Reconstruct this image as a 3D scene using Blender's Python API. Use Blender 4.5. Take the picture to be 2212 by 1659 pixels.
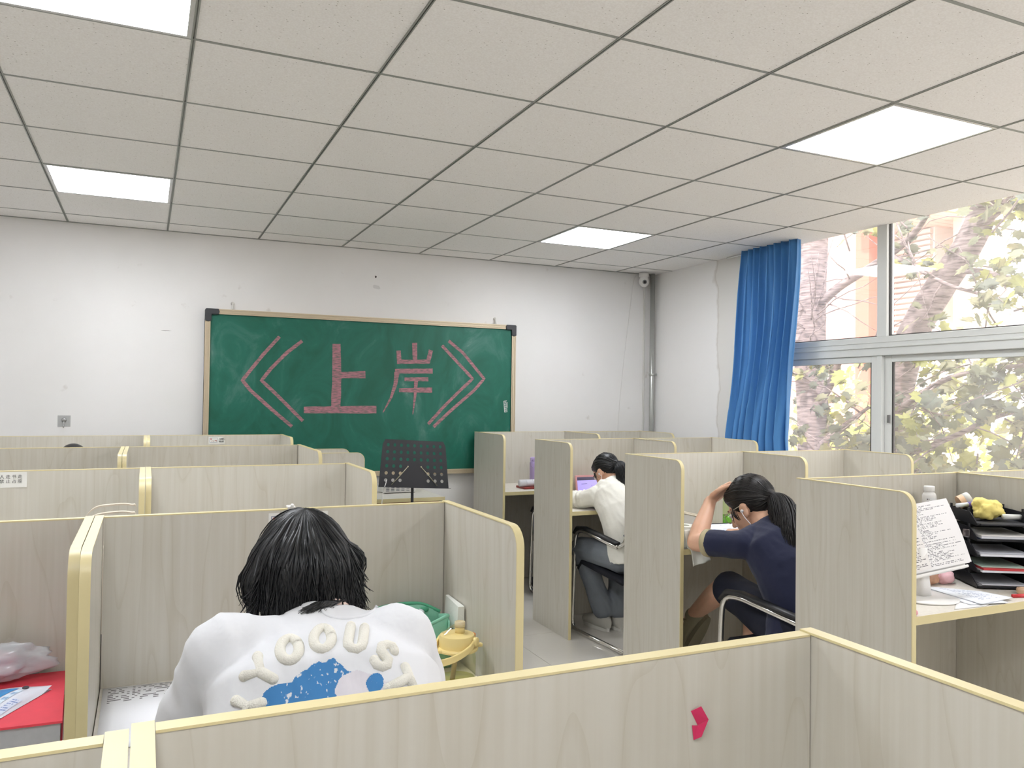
import bpy, bmesh, math, random
from mathutils import Vector, Matrix, Euler
from mathutils.bvhtree import BVHTree
random.seed(7)
PI = math.pi
scn = bpy.context.scene
COL = scn.collection
for o in list(bpy.data.objects):
    bpy.data.objects.remove(o)

# ------------------------------------------------------------------ camera
CAMZ = 1.45
def set_camera():
    yaw, pitch, roll = 0.4293, 0.0184, 0.0132
    fw = Vector((math.sin(yaw) * math.cos(pitch), math.cos(yaw) * math.cos(pitch), math.sin(pitch)))
    r = fw.cross(Vector((0, 0, 1))).normalized()
    u = r.cross(fw)
    R = r * math.cos(roll) + u * math.sin(roll)
    U = -r * math.sin(roll) + u * math.cos(roll)
    cd = bpy.data.cameras.new('camera')
    cd.sensor_fit = 'HORIZONTAL'
    cd.sensor_width = 36
    cd.lens = 1728.7 * 36 / 2212
    cd.clip_start = 0.02
    cd.clip_end = 200
    co = bpy.data.objects.new('camera', cd)
    m = Matrix((R, U, -fw)).transposed().to_4x4()
    m.translation = Vector((0, 0, CAMZ))
    co.matrix_world = m
    COL.objects.link(co)
    scn.camera = co
set_camera()

# ------------------------------------------------------------------ world, sun, exposure
def set_world():
    w = bpy.data.worlds.new('world')
    scn.world = w
    w.use_nodes = True
    nt = w.node_tree
    bg = nt.nodes['Background']
    sky = nt.nodes.new('ShaderNodeTexSky')
    sky.sky_type = 'HOSEK_WILKIE'
    sky.turbidity = 6
    sky.sun_direction = Vector((-0.55, -0.35, 0.75)).normalized()
    mix = nt.nodes.new('ShaderNodeMixRGB')
    mix.inputs[0].default_value = 0.75
    mix.inputs[2].default_value = (1.0, 0.98, 0.96, 1)
    nt.links.new(sky.outputs[0], mix.inputs[1])
    nt.links.new(mix.outputs[0], bg.inputs[0])
    bg.inputs[1].default_value = 1.9
    s = bpy.data.lights.new('sun', 'SUN')
    s.energy = 2.6
    s.angle = math.radians(3)
    s.color = (1, 0.95, 0.9)
    so = bpy.data.objects.new('sun', s)
    so.rotation_euler = Vector((0.55, 0.35, -0.75)).to_track_quat('-Z', 'Y').to_euler()
    COL.objects.link(so)
set_world()
LAMP = 10.5                     # emission of the ceiling panels
vs = scn.view_settings
vs.view_transform = 'Standard'
vs.look = 'None'
vs.gamma = 1
vs.use_curve_mapping = False
vs.exposure = 1.16

# ------------------------------------------------------------------ helpers: colour and materials
def lin(c):
    c = c / 255.0
    return c / 12.92 if c <= 0.04045 else ((c + 0.055) / 1.055) ** 2.4
def S(r, g, b):
    return (lin(r), lin(g), lin(b), 1.0)
MATS = {}
def node(nt, t, **kw):
    n = nt.nodes.new(t)
    for k, v in kw.items():
        setattr(n, k, v)
    return n
def mat(name, col, rough=0.5, metal=0.0, noise=0.0, nscale=20.0, bump=0.0, bscale=200.0, coat=0.0, sheen=0.0, bdist=0.002,
        emit=None, estr=0.0, trans=0.0, spec=0.5, sss=0.0):
    """plain principled material with optional colour mottling and fine bump"""
    if name in MATS:
        return MATS[name]
    m = bpy.data.materials.new(name)
    m.use_nodes = True
    nt = m.node_tree
    b = nt.nodes['Principled BSDF']
    b.inputs['Base Color'].default_value = col
    b.inputs['Roughness'].default_value = rough
    b.inputs['Metallic'].default_value = metal
    b.inputs['Specular IOR Level'].default_value = spec
    b.inputs['Coat Weight'].default_value = coat
    b.inputs['Sheen Weight'].default_value = sheen
    b.inputs['Transmission Weight'].default_value = trans
    if sss:
        b.inputs['Subsurface Weight'].default_value = sss
        b.inputs['Subsurface Radius'].default_value = (0.02, 0.008, 0.005)
        b.inputs['Subsurface Scale'].default_value = 0.5
    if emit:
        b.inputs['Emission Color'].default_value = emit
        b.inputs['Emission Strength'].default_value = estr
    tc = node(nt, 'ShaderNodeTexCoord')
    if noise:
        n = node(nt, 'ShaderNodeTexNoise')
        n.inputs['Scale'].default_value = nscale
        n.inputs['Detail'].default_value = 4
        mx = node(nt, 'ShaderNodeMixRGB')
        mx.inputs[1].default_value = tuple(max(0, c * (1 - noise)) for c in col[:3]) + (1,)
        mx.inputs[2].default_value = tuple(min(1, c * (1 + noise)) for c in col[:3]) + (1,)
        nt.links.new(tc.outputs['Object'], n.inputs['Vector'])
        nt.links.new(n.outputs['Fac'], mx.inputs[0])
        nt.links.new(mx.outputs[0], b.inputs['Base Color'])
    if bump:
        n2 = node(nt, 'ShaderNodeTexNoise')
        n2.inputs['Scale'].default_value = bscale
        n2.inputs['Detail'].default_value = 3
        bp = node(nt, 'ShaderNodeBump')
        bp.inputs['Strength'].default_value = bump
        bp.inputs['Distance'].default_value = bdist
        nt.links.new(tc.outputs['Object'], n2.inputs['Vector'])
        nt.links.new(n2.outputs['Fac'], bp.inputs['Height'])
        nt.links.new(bp.outputs[0], b.inputs['Normal'])
    MATS[name] = m
    return m
def ramp(nt, stops):
    r = node(nt, 'ShaderNodeValToRGB')
    e = r.color_ramp.elements
    while len(e) < len(stops):
        e.new(0.5)
    for i, (p, c) in enumerate(stops):
        e[i].position = p
        e[i].color = c
    return r
def wood_mat(name, base, dark, scale=1.0, rough=0.42):
    """pale laminate with a vertical grain and drawn-out cathedral figures"""
    m = mat(name, base, rough)
    nt = m.node_tree
    b = nt.nodes['Principled BSDF']
    tc = node(nt, 'ShaderNodeTexCoord')
    oi = node(nt, 'ShaderNodeObjectInfo')
    add = node(nt, 'ShaderNodeVectorMath', operation='MULTIPLY_ADD')
    add.inputs[1].default_value = (1, 1, 1)
    rv = node(nt, 'ShaderNodeVectorMath', operation='SCALE')
    rv.inputs[0].default_value = (7.3, 3.1, 5.7)
    nt.links.new(oi.outputs['Random'], rv.inputs['Scale'])
    nt.links.new(tc.outputs['Object'], add.inputs[0])
    nt.links.new(rv.outputs[0], add.inputs[2])
    mp = node(nt, 'ShaderNodeMapping')
    mp.inputs['Scale'].default_value = (90 * scale, 90 * scale, 2.2 * scale)
    n1 = node(nt, 'ShaderNodeTexNoise')
    n1.inputs['Scale'].default_value = 1
    n1.inputs['Detail'].default_value = 4
    nt.links.new(add.outputs[0], mp.inputs[0])
    nt.links.new(mp.outputs[0], n1.inputs['Vector'])
    mp2 = node(nt, 'ShaderNodeMapping')
    mp2.inputs['Scale'].default_value = (7 * scale, 7 * scale, 0.95 * scale)
    n2 = node(nt, 'ShaderNodeTexNoise')
    n2.inputs['Scale'].default_value = 1
    n2.inputs['Detail'].default_value = 1.5
    nt.links.new(add.outputs[0], mp2.inputs[0])
    nt.links.new(mp2.outputs[0], n2.inputs['Vector'])
    mul = node(nt, 'ShaderNodeMath', operation='MULTIPLY')
    mul.inputs[1].default_value = 9
    fr = node(nt, 'ShaderNodeMath', operation='FRACT')
    nt.links.new(n2.outputs['Fac'], mul.inputs[0])
    nt.links.new(mul.outputs[0], fr.inputs[0])
    r1 = ramp(nt, [(0.0, (1, 1, 1, 1)), (0.10, (0.1, 0.1, 0.1, 1)), (0.5, (0, 0, 0, 1)), (1.0, (0.35, 0.35, 0.35, 1))])
    nt.links.new(fr.outputs[0], r1.inputs[0])
    r2 = ramp(nt, [(0.35, (0, 0, 0, 1)), (0.75, (1, 1, 1, 1))])
    nt.links.new(n1.outputs['Fac'], r2.inputs[0])
    mm = node(nt, 'ShaderNodeMath', operation='MULTIPLY_ADD')
    mm.inputs[1].default_value = 0.45
    sc = node(nt, 'ShaderNodeMath', operation='MULTIPLY')
    sc.inputs[1].default_value = 0.42
    nt.links.new(r2.outputs[0], sc.inputs[0])
    nt.links.new(r1.outputs[0], mm.inputs[0])
    nt.links.new(sc.outputs[0], mm.inputs[2])
    mx = node(nt, 'ShaderNodeMixRGB')
    mx.inputs[1].default_value = base
    mx.inputs[2].default_value = dark
    nt.links.new(mm.outputs[0], mx.inputs[0])
    nt.links.new(mx.outputs[0], b.inputs['Base Color'])
    return m
def glass_mat(name, tint=(1, 1, 1, 1), gloss=0.06, haze=0.0):
    """thin clear sheet: mostly see-through with a faint mirror"""
    if name in MATS:
        return MATS[name]
    m = bpy.data.materials.new(name)
    m.use_nodes = True
    nt = m.node_tree
    out = nt.nodes['Material Output']
    nt.nodes.remove(nt.nodes['Principled BSDF'])
    t = node(nt, 'ShaderNodeBsdfTransparent')
    t.inputs[0].default_value = tint
    g = node(nt, 'ShaderNodeBsdfGlossy')
    g.inputs['Roughness'].default_value = 0.02
    mx = node(nt, 'ShaderNodeMixShader')
    fr = node(nt, 'ShaderNodeLayerWeight')
    fr.inputs[0].default_value = 0.5
    pw = node(nt, 'ShaderNodeMath', operation='POWER')
    pw.inputs[1].default_value = 4
    ad = node(nt, 'ShaderNodeMath', operation='MULTIPLY_ADD')
    ad.inputs[1].default_value = 0.4
    ad.inputs[2].default_value = gloss
    nt.links.new(fr.outputs['Facing'], pw.inputs[0])
    nt.links.new(pw.outputs[0], ad.inputs[0])
    nt.links.new(ad.outputs[0], mx.inputs[0])
    nt.links.new(t.outputs[0], mx.inputs[1])
    nt.links.new(g.outputs[0], mx.inputs[2])
    last = mx.outputs[0]
    if haze:                                   # milky layer put into the glass to imitate pale daylight haze
        tl = node(nt, 'ShaderNodeBsdfTranslucent')
        tl.inputs[0].default_value = (0.9, 0.88, 0.88, 1)
        m2 = node(nt, 'ShaderNodeMixShader')
        m2.inputs[0].default_value = haze
        nt.links.new(last, m2.inputs[1])
        nt.links.new(tl.outputs[0], m2.inputs[2])
        last = m2.outputs[0]
    nt.links.new(last, out.inputs[0])
    MATS[name] = m
    return m
def film_mat(name, col, alpha):
    """milky plastic film"""
    if name in MATS:
        return MATS[name]
    m = mat(name, col, 0.15)
    m.node_tree.nodes['Principled BSDF'].inputs['Alpha'].default_value = alpha
    return m
def print_mat(name, paper, ink, rows=30, fill=0.5, margin=0.08, words=24, top=1.0, bottom=0.0):
    """flat print: rows of illegible text laid out in the sheet's own UV"""
    m = mat(name, paper, 0.6)
    nt = m.node_tree
    b = nt.nodes['Principled BSDF']
    uv = node(nt, 'ShaderNodeTexCoord')
    sp = node(nt, 'ShaderNodeSeparateXYZ')
    nt.links.new(uv.outputs['UV'], sp.inputs[0])
    def M(op, a, bb=None):
        n = node(nt, 'ShaderNodeMath', operation=op)
        for i, v in enumerate((a, bb)):
            if v is None:
                continue
            if isinstance(v, (int, float)):
                n.inputs[i].default_value = v
            else:
                nt.links.new(v, n.inputs[i])
        return n.outputs[0]
    x, y = sp.outputs[0], sp.outputs[1]
    yr = M('MULTIPLY', y, rows)
    row = M('FLOOR', yr)
    inrow = M('LESS_THAN', M('FRACT', yr), 0.5)
    cv = node(nt, 'ShaderNodeCombineXYZ')
    nt.links.new(M('FLOOR', M('MULTIPLY', x, words * 3)), cv.inputs[0])
    nt.links.new(row, cv.inputs[1])
    wn = node(nt, 'ShaderNodeTexWhiteNoise', noise_dimensions='2D')
    nt.links.new(cv.outputs[0], wn.inputs['Vector'])
    on = M('LESS_THAN', wn.outputs['Value'], fill)
    wl = node(nt, 'ShaderNodeTexWhiteNoise', noise_dimensions='1D')
    nt.links.new(row, wl.inputs['W'])
    lim = M('ADD', M('MULTIPLY', wl.outputs['Value'], 0.55), 0.42)
    inx = M('MULTIPLY', M('GREATER_THAN', x, margin), M('LESS_THAN', x, M('MINIMUM', lim, 1 - margin)))
    iny = M('MULTIPLY', M('GREATER_THAN', y, bottom + margin * 0.6), M('LESS_THAN', y, top - margin * 0.6))
    f = M('MULTIPLY', M('MULTIPLY', inrow, on), M('MULTIPLY', inx, iny))
    mx = node(nt, 'ShaderNodeMixRGB')
    mx.inputs[1].default_value = paper
    mx.inputs[2].default_value = ink
    nt.links.new(f, mx.inputs[0])
    nt.links.new(mx.outputs[0], b.inputs['Base Color'])
    return m

# ------------------------------------------------------------------ helpers: meshes and objects
class MB:
    """collects shapes and links them as ONE mesh object"""
    def __init__(self):
        self.v, self.f, self.uv = [], [], None
    def add(self, vs, fs):
        n = len(self.v)
        self.v += [Vector(p) for p in vs]
        self.f += [tuple(i + n for i in f) for f in fs]
        return self
    def box(self, x0, x1, y0, y1, z0, z1):
        return self.add([(x, y, z) for z in (z0, z1) for y in (y0, y1) for x in (x0, x1)],
                        [(0, 2, 3, 1), (4, 5, 7, 6), (0, 1, 5, 4), (2, 6, 7, 3), (0, 4, 6, 2), (1, 3, 7, 5)])
    def obox(self, c, sx, sy, sz, rot=(0, 0, 0)):
        m = Euler(rot).to_matrix()
        c = Vector(c)
        return self.add([c + m @ Vector((x * sx / 2, y * sy / 2, z * sz / 2)) for z in (-1, 1) for y in (-1, 1) for x in (-1, 1)],
                        [(0, 2, 3, 1), (4, 5, 7, 6), (0, 1, 5, 4), (2, 6, 7, 3), (0, 4, 6, 2), (1, 3, 7, 5)])
    def hexa(self, p):       # eight corners, bottom four then top four, counter-clockwise from above
        return self.add(p, [(3, 2, 1, 0), (4, 5, 6, 7), (0, 1, 5, 4), (1, 2, 6, 5), (2, 3, 7, 6), (3, 0, 4, 7)])
    def tube(self, path, r, seg=8, cap=True):
        path = [Vector(p) for p in path]
        n = len(path)
        rs = r if isinstance(r, (list, tuple)) else [r] * n
        t0 = (path[1] - path[0]).normalized()
        ref = Vector((0, 0, 1)) if abs(t0.z) < 0.9 else Vector((1, 0, 0))
        a = t0.cross(ref).normalized()
        vs, fs = [], []
        for i, p in enumerate(path):
            t = (path[min(i + 1, n - 1)] - path[max(i - 1, 0)])
            if t.length < 1e-9:
                t = t0
            t.normalize()
            a = (a - t * a.dot(t))
            a = a.normalized() if a.length > 1e-6 else t.orthogonal().normalized()
            b = t.cross(a)
            for k in range(seg):
                an = 2 * PI * k / seg
                vs.append(p + (a * math.cos(an) + b * math.sin(an)) * rs[i])
        for i in range(n - 1):
            for k in range(seg):
                k2 = (k + 1) % seg
                fs.append((i * seg + k, i * seg + k2, (i + 1) * seg + k2, (i + 1) * seg + k))
        if cap:
            fs.append(tuple(range(seg - 1, -1, -1)))
            fs.append(tuple((n - 1) * seg + k for k in range(seg)))
        return self.add(vs, fs)
    def lathe(self, prof, c=(0, 0, 0), seg=20, axis=None):
        c = Vector(c)
        q = Vector(axis).to_track_quat('Z', 'Y').to_matrix() if axis else Matrix.Identity(3)
        vs, fs = [], []
        for (r, z) in prof:
            for k in range(seg):
                an = 2 * PI * k / seg
                vs.append(c + q @ Vector((max(r, 1e-5) * math.cos(an), max(r, 1e-5) * math.sin(an), z)))
        n = len(prof)
        for i in range(n - 1):
            for k in range(seg):
                k2 = (k + 1) % seg
                fs.append((i * seg + k, i * seg + k2, (i + 1) * seg + k2, (i + 1) * seg + k))
        if prof[0][0] > 1e-4:
            fs.append(tuple(range(seg - 1, -1, -1)))
        if prof[-1][0] > 1e-4:
            fs.append(tuple((n - 1) * seg + k for k in range(seg)))
        return self.add(vs, fs)
    def prism(self, poly, d0, d1, frame):
        """2-D polygon extruded from d0 to d1; frame = (origin, ax, ay, an)"""
        o, ax, ay, an = [Vector(q) for q in frame]
        n = len(poly)
        vs = [o + ax * x + ay * y + an * d0 for x, y in poly] + [o + ax * x + ay * y + an * d1 for x, y in poly]
        fs = [tuple(range(n - 1, -1, -1)), tuple(range(n, 2 * n))]
        fs += [(i, (i + 1) % n, n + (i + 1) % n, n + i) for i in range(n)]
        return self.add(vs, fs)
    def ell(self, c, ax, ay, az, seg=16, rings=10):
        c, ax, ay, az = [Vector(q) for q in (c, ax, ay, az)]
        vs, fs = [c + az], []
        for i in range(1, rings):
            th = PI * i / rings
            for k in range(seg):
                ph = 2 * PI * k / seg
                vs.append(c + az * math.cos(th) + (ax * math.cos(ph) + ay * math.sin(ph)) * math.sin(th))
        vs.append(c - az)
        for k in range(seg):
            fs.append((0, 1 + k, 1 + (k + 1) % seg))
        for i in range(rings - 2):
            for k in range(seg):
                k2 = (k + 1) % seg
                fs.append((1 + i * seg + k, 1 + (i + 1) * seg + k, 1 + (i + 1) * seg + k2, 1 + i * seg + k2))
        b = 1 + (rings - 2) * seg
        for k in range(seg):
            fs.append((len(vs) - 1, b + (k + 1) % seg, b + k))
        return self.add(vs, fs)
    def sph(self, c, r, seg=16, rings=10):
        return self.ell(c, (r, 0, 0), (0, r, 0), (0, 0, r), seg, rings)
    def cone(self, p, r0, q, r1, seg=14):
        """tapered limb with round ends"""
        p, q = Vector(p), Vector(q)
        d = (q - p)
        L = d.length
        d = d / max(L, 1e-9)
        prof = []
        for i in range(5):
            a = PI / 2 * (1 - i / 4)
            prof.append((r0 * math.cos(a), -r0 * math.sin(a)))
        for i in range(5):
            a = PI / 2 * i / 4
            prof.append((r1 * math.cos(a), L + r1 * math.sin(a)))
        return self.lathe(prof, p, seg, d)
    def chain(self, pts, rs, seg=14):
        for i in range(len(pts) - 1):
            self.cone(pts[i], rs[i], pts[i + 1], rs[i + 1], seg)
        return self
    def loft(self, rings, seg=24, p=2.3):
        """closed body through (centre, half-width vector, half-depth vector) rings"""
        vs, fs = [], []
        for c, a, b in rings:
            c, a, b = Vector(c), Vector(a), Vector(b)
            for k in range(seg):
                t = 2 * PI * k / seg
                cx, sy = math.cos(t), math.sin(t)
                vs.append(c + a * math.copysign(abs(cx) ** (2 / p), cx) + b * math.copysign(abs(sy) ** (2 / p), sy))
        n = len(rings)
        for i in range(n - 1):
            for k in range(seg):
                k2 = (k + 1) % seg
                fs.append((i * seg + k, i * seg + k2, (i + 1) * seg + k2, (i + 1) * seg + k))
        fs.append(tuple(range(seg - 1, -1, -1)))
        fs.append(tuple((n - 1) * seg + k for k in range(seg)))
        return self.add(vs, fs)
    def grid(self, fn, nu, nv, close=False):
        """surface fn(u, v) -> point with UVs"""
        n0 = len(self.v)
        vs = [fn(i / nu, j / nv) for j in range(nv + 1) for i in range(nu + 1)]
        fs = [(j * (nu + 1) + i, j * (nu + 1) + i + 1, (j + 1) * (nu + 1) + i + 1, (j + 1) * (nu + 1) + i)
              for j in range(nv) for i in range(nu)]
        self.add(vs, fs)
        if self.uv is None:
            self.uv = {}
        for j in range(nv + 1):
            for i in range(nu + 1):
                self.uv[n0 + j * (nu + 1) + i] = (i / nu, j / nv)
        return self
    def mesh(self, name, off=(0, 0, 0), smooth=False, recalc=True):
        me = bpy.data.meshes.new(name)
        off = Vector(off)
        me.from_pydata([p - off for p in self.v], [], self.f)
        if recalc:
            bm = bmesh.new()
            bm.from_mesh(me)
            bmesh.ops.recalc_face_normals(bm, faces=bm.faces)
            bm.to_mesh(me)
            bm.free()
        if self.uv is not None:
            l = me.uv_layers.new(name='UVMap')
            for lp in me.loops:
                l.data[lp.index].uv = self.uv.get(lp.vertex_index, (0, 0))
        if smooth:
            me.polygons.foreach_set('use_smooth', [True] * len(me.polygons))
        me.update()
        return me
    def build(self, name, m, parent=None, smooth=False, recalc=True, loc=None, auto=None):
        """link as one object; parts take the root's location as their origin"""
        if parent is not None:
            r = parent
            while r.parent:
                r = r.parent
            off = r.location if r.get('_abs', 1) else (0, 0, 0)
        elif loc is not None:
            off = loc
        else:
            if self.v:
                lo = [min(p[i] for p in self.v) for i in range(3)]
                hi = [max(p[i] for p in self.v) for i in range(3)]
                off = Vector(((lo[0] + hi[0]) / 2, (lo[1] + hi[1]) / 2, lo[2]))
            else:
                off = Vector((0, 0, 0))
        me = self.mesh(name, off, smooth, recalc)
        if auto is not None:
            me.polygons.foreach_set('use_smooth', [True] * len(me.polygons))
            me.set_sharp_from_angle(angle=math.radians(auto))
        return link(name, me, m, parent, None if parent is not None else off)
def link(name, me, m, parent=None, loc=None):
    o = bpy.data.objects.new(name, me)
    COL.objects.link(o)
    if m is not None:
        if isinstance(m, (list, tuple)):
            for q in m:
                me.materials.append(q)
        elif not me.materials:
            me.materials.append(m)
    if parent is not None:
        o.parent = parent
    elif loc is not None:
        o.location = loc
    return o
def bevel(o, w=0.003, seg=2):
    b = o.modifiers.new('bevel', 'BEVEL')
    b.width = w
    b.segments = seg
    b.limit_method = 'ANGLE'
    b.angle_limit = math.radians(40)
    return o
def thing(name, label, cat, loc=(0, 0, 0), rotz=0, group=None, absolute=True):
    o = bpy.data.objects.new(name, None)
    o.empty_display_size = 0.1
    COL.objects.link(o)
    o.location = loc
    o.rotation_euler = (0, 0, rotz)
    if not absolute:
        o['_abs'] = 0
    return tag(o, label, cat, group)
def tag(o, label, cat, group=None):
    o['label'] = label
    o['category'] = cat
    if group:
        o['group'] = group
    return o
def struct(o):
    o['kind'] = 'structure'
    return o
def dup(root, loc, rotz, label, group=None):
    r = root.copy()
    COL.objects.link(r)
    r.location = loc
    r.rotation_euler = (0, 0, rotz)
    r['label'] = label
    if group:
        r['group'] = group
    for ch in list(root.children):
        c = ch.copy()
        COL.objects.link(c)
        c.parent = r
        for g in ch.children:
            d = g.copy()
            COL.objects.link(d)
            d.parent = c
    return r
def bez(p0, p1, p2, p3, n=10):
    p0, p1, p2, p3 = [Vector(p) for p in (p0, p1, p2, p3)]
    out = []
    for i in range(n + 1):
        t = i / n
        s = 1 - t
        out.append(p0 * s ** 3 + p1 * 3 * s * s * t + p2 * 3 * s * t * t + p3 * t ** 3)
    return out
def spline(pts, n=6):
    """Catmull-Rom through the points"""
    pts = [Vector(p) for p in pts]
    P = [pts[0] * 2 - pts[1]] + pts + [pts[-1] * 2 - pts[-2]]
    out = []
    for i in range(1, len(P) - 2):
        a, b, c, d = P[i - 1], P[i], P[i + 1], P[i + 2]
        for k in range(n):
            t = k / n
            out.append(0.5 * ((2 * b) + (c - a) * t + (2 * a - 5 * b + 4 * c - d) * t * t + (3 * b - a - 3 * c + d) * t ** 3))
    out.append(pts[-1])
    return out
def fillet(pts, r, n=5):
    """polyline with rounded corners"""
    pts = [Vector(p) for p in pts]
    out = [pts[0]]
    for i in range(1, len(pts) - 1):
        p, a, b = pts[i], pts[i - 1], pts[i + 1]
        ra = min(r, (a - p).length * 0.49)
        rb = min(r, (b - p).length * 0.49)
        s = p + (a - p).normalized() * ra
        e = p + (b - p).normalized() * rb
        for k in range(n + 1):
            t = k / n
            out.append(s * (1 - t) ** 2 + p * 2 * t * (1 - t) + e * t * t)
    out.append(pts[-1])
    return out
def remesh(mb, name, voxel, smooth=6, fac=0.5):
    """one continuous skin grown over overlapping shapes"""
    me = mb.mesh(name, recalc=True)
    o = bpy.data.objects.new(name, me)
    COL.objects.link(o)
    rm = o.modifiers.new('r', 'REMESH')
    rm.mode = 'VOXEL'
    rm.voxel_size = voxel
    if smooth:
        sm = o.modifiers.new('s', 'SMOOTH')
        sm.factor = fac
        sm.iterations = smooth
    dg = bpy.context.evaluated_depsgraph_get()
    me2 = bpy.data.meshes.new_from_object(o.evaluated_get(dg))
    bpy.data.objects.remove(o)
    bpy.data.meshes.remove(me)
    me2.name = name
    me2.polygons.foreach_set('use_smooth', [True] * len(me2.polygons))
    return me2
def text_mesh(body, size, name, align='LEFT'):
    c = bpy.data.curves.new(name, 'FONT')
    c.body = body
    c.size = size
    c.align_x = align
    c.resolution_u = 2
    o = bpy.data.objects.new(name, c)
    COL.objects.link(o)
    dg = bpy.context.evaluated_depsgraph_get()
    me = bpy.data.meshes.new_from_object(o.evaluated_get(dg))
    bpy.data.objects.remove(o)
    bpy.data.curves.remove(c)
    me.name = name
    return me
def shift(me, root_loc):
    me.transform(Matrix.Translation(-Vector(root_loc)))
    return me
# ================================================================== the room
CEIL = 2.57
XR, XL, YB, YF = 4.12, -1.46, 5.975, -2.695
WIN_Y = 4.62                                   # where the window opening starts
def wall_mat():
    m = mat('wall_paint', S(232, 230, 227), 0.75)
    nt = m.node_tree
    b = nt.nodes['Principled BSDF']
    g = node(nt, 'ShaderNodeNewGeometry')
    n = node(nt, 'ShaderNodeTexNoise')
    n.inputs['Scale'].default_value = 1.3
    n.inputs['Detail'].default_value = 5
    nt.links.new(g.outputs['Position'], n.inputs['Vector'])
    r = ramp(nt, [(0.3, S(227, 225, 222)), (0.7, S(236, 234, 232))])
    nt.links.new(n.outputs['Fac'], r.inputs[0])
    # scattered scuffs
    n2 = node(nt, 'ShaderNodeTexNoise')
    n2.inputs['Scale'].default_value = 9
    n2.inputs['Detail'].default_value = 6
    nt.links.new(g.outputs['Position'], n2.inputs['Vector'])
    r2 = ramp(nt, [(0.70, (0, 0, 0, 1)), (0.78, (1, 1, 1, 1))])
    nt.links.new(n2.outputs['Fac'], r2.inputs[0])
    mx = node(nt, 'ShaderNodeMixRGB')
    mx.inputs[2].default_value = S(214, 210, 205)
    nt.links.new(r2.outputs[0], mx.inputs[0])
    nt.links.new(r.outputs[0], mx.inputs[1])
    nt.links.new(mx.outputs[0], b.inputs['Base Color'])
    return m
WALL = wall_mat()
def damp_mat():
    """right-hand wall: repainted patch with a wavering edge, old marks"""
    m = mat('patched_wall_paint', S(226, 224, 219), 0.8)
    nt = m.node_tree
    b = nt.nodes['Principled BSDF']
    g = node(nt, 'ShaderNodeNewGeometry')
    sp = node(nt, 'ShaderNodeSeparateXYZ')
    nt.links.new(g.outputs['Position'], sp.inputs[0])
    n = node(nt, 'ShaderNodeTexNoise')
    n.inputs['Scale'].default_value = 2.2
    n.inputs['Detail'].default_value = 4
    nt.links.new(g.outputs['Position'], n.inputs['Vector'])
    ma = node(nt, 'ShaderNodeMath', operation='MULTIPLY_ADD')
    ma.inputs[1].default_value = 0.35
    nt.links.new(n.outputs['Fac'], ma.inputs[0])
    nt.links.new(sp.outputs[1], ma.inputs[2])
    r = ramp(nt, [(0.0, S(228, 225, 220)), (0.495, S(228, 225, 220)), (0.5, S(212, 207, 200)), (0.512, S(240, 238, 236)), (1.0, S(240, 238, 236))])
    mr = node(nt, 'ShaderNodeMapRange')
    mr.inputs[1].default_value = 4.37
    mr.inputs[2].default_value = 6.17
    nt.links.new(ma.outputs[0], mr.inputs[0])
    nt.links.new(mr.outputs[0], r.inputs[0])
    nt.links.new(r.outputs[0], b.inputs['Base Color'])
    return m
# ---- floor of polished tiles
def tile_floor_mat():
    m = mat('polished_floor_tile', S(224, 220, 212), 0.09, noise=0.05, nscale=3, coat=0.3)
    return m
fl = struct(MB().box(XL, XR + 0.3, YF, YB, -0.12, -0.004).build('floor', mat('floor_joint', S(120, 116, 108), 0.8), loc=(0, 0, -0.004)))
tme = None
FT = tile_floor_mat()
tx0, ty0 = 2.04 - 0.8 * 8, 4.44 - 0.8 * 9
for i in range(11):
    for j in range(11):
        x0, y0 = tx0 + 0.8 * i, ty0 + 0.8 * j
        x1, y1 = min(x0 + 0.8, XR), min(y0 + 0.8, YB)
        x0 = max(x0, XL)
        if x1 - x0 < 0.05 or y1 - y0 < 0.05:
            continue
        if tme is None:
            tme = MB().box(-0.3985, 0.3985, -0.3985, 0.3985, -0.008, 0).mesh('floor_tile')
            tme.materials.append(FT)
        if x1 - x0 > 0.79 and y1 - y0 > 0.79:
            me = tme
        else:
            hx, hy = (x1 - x0) / 2 - 0.0015, (y1 - y0) / 2 - 0.0015
            me = MB().box(-hx, hx, -hy, hy, -0.008, 0).mesh('floor_tile')
            me.materials.append(FT)
        t = bpy.data.objects.new('floor_tile', me)
        COL.objects.link(t)
        t.parent = fl
        t.location = ((x0 + x1) / 2, (y0 + y1) / 2, 0.004)
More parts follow.
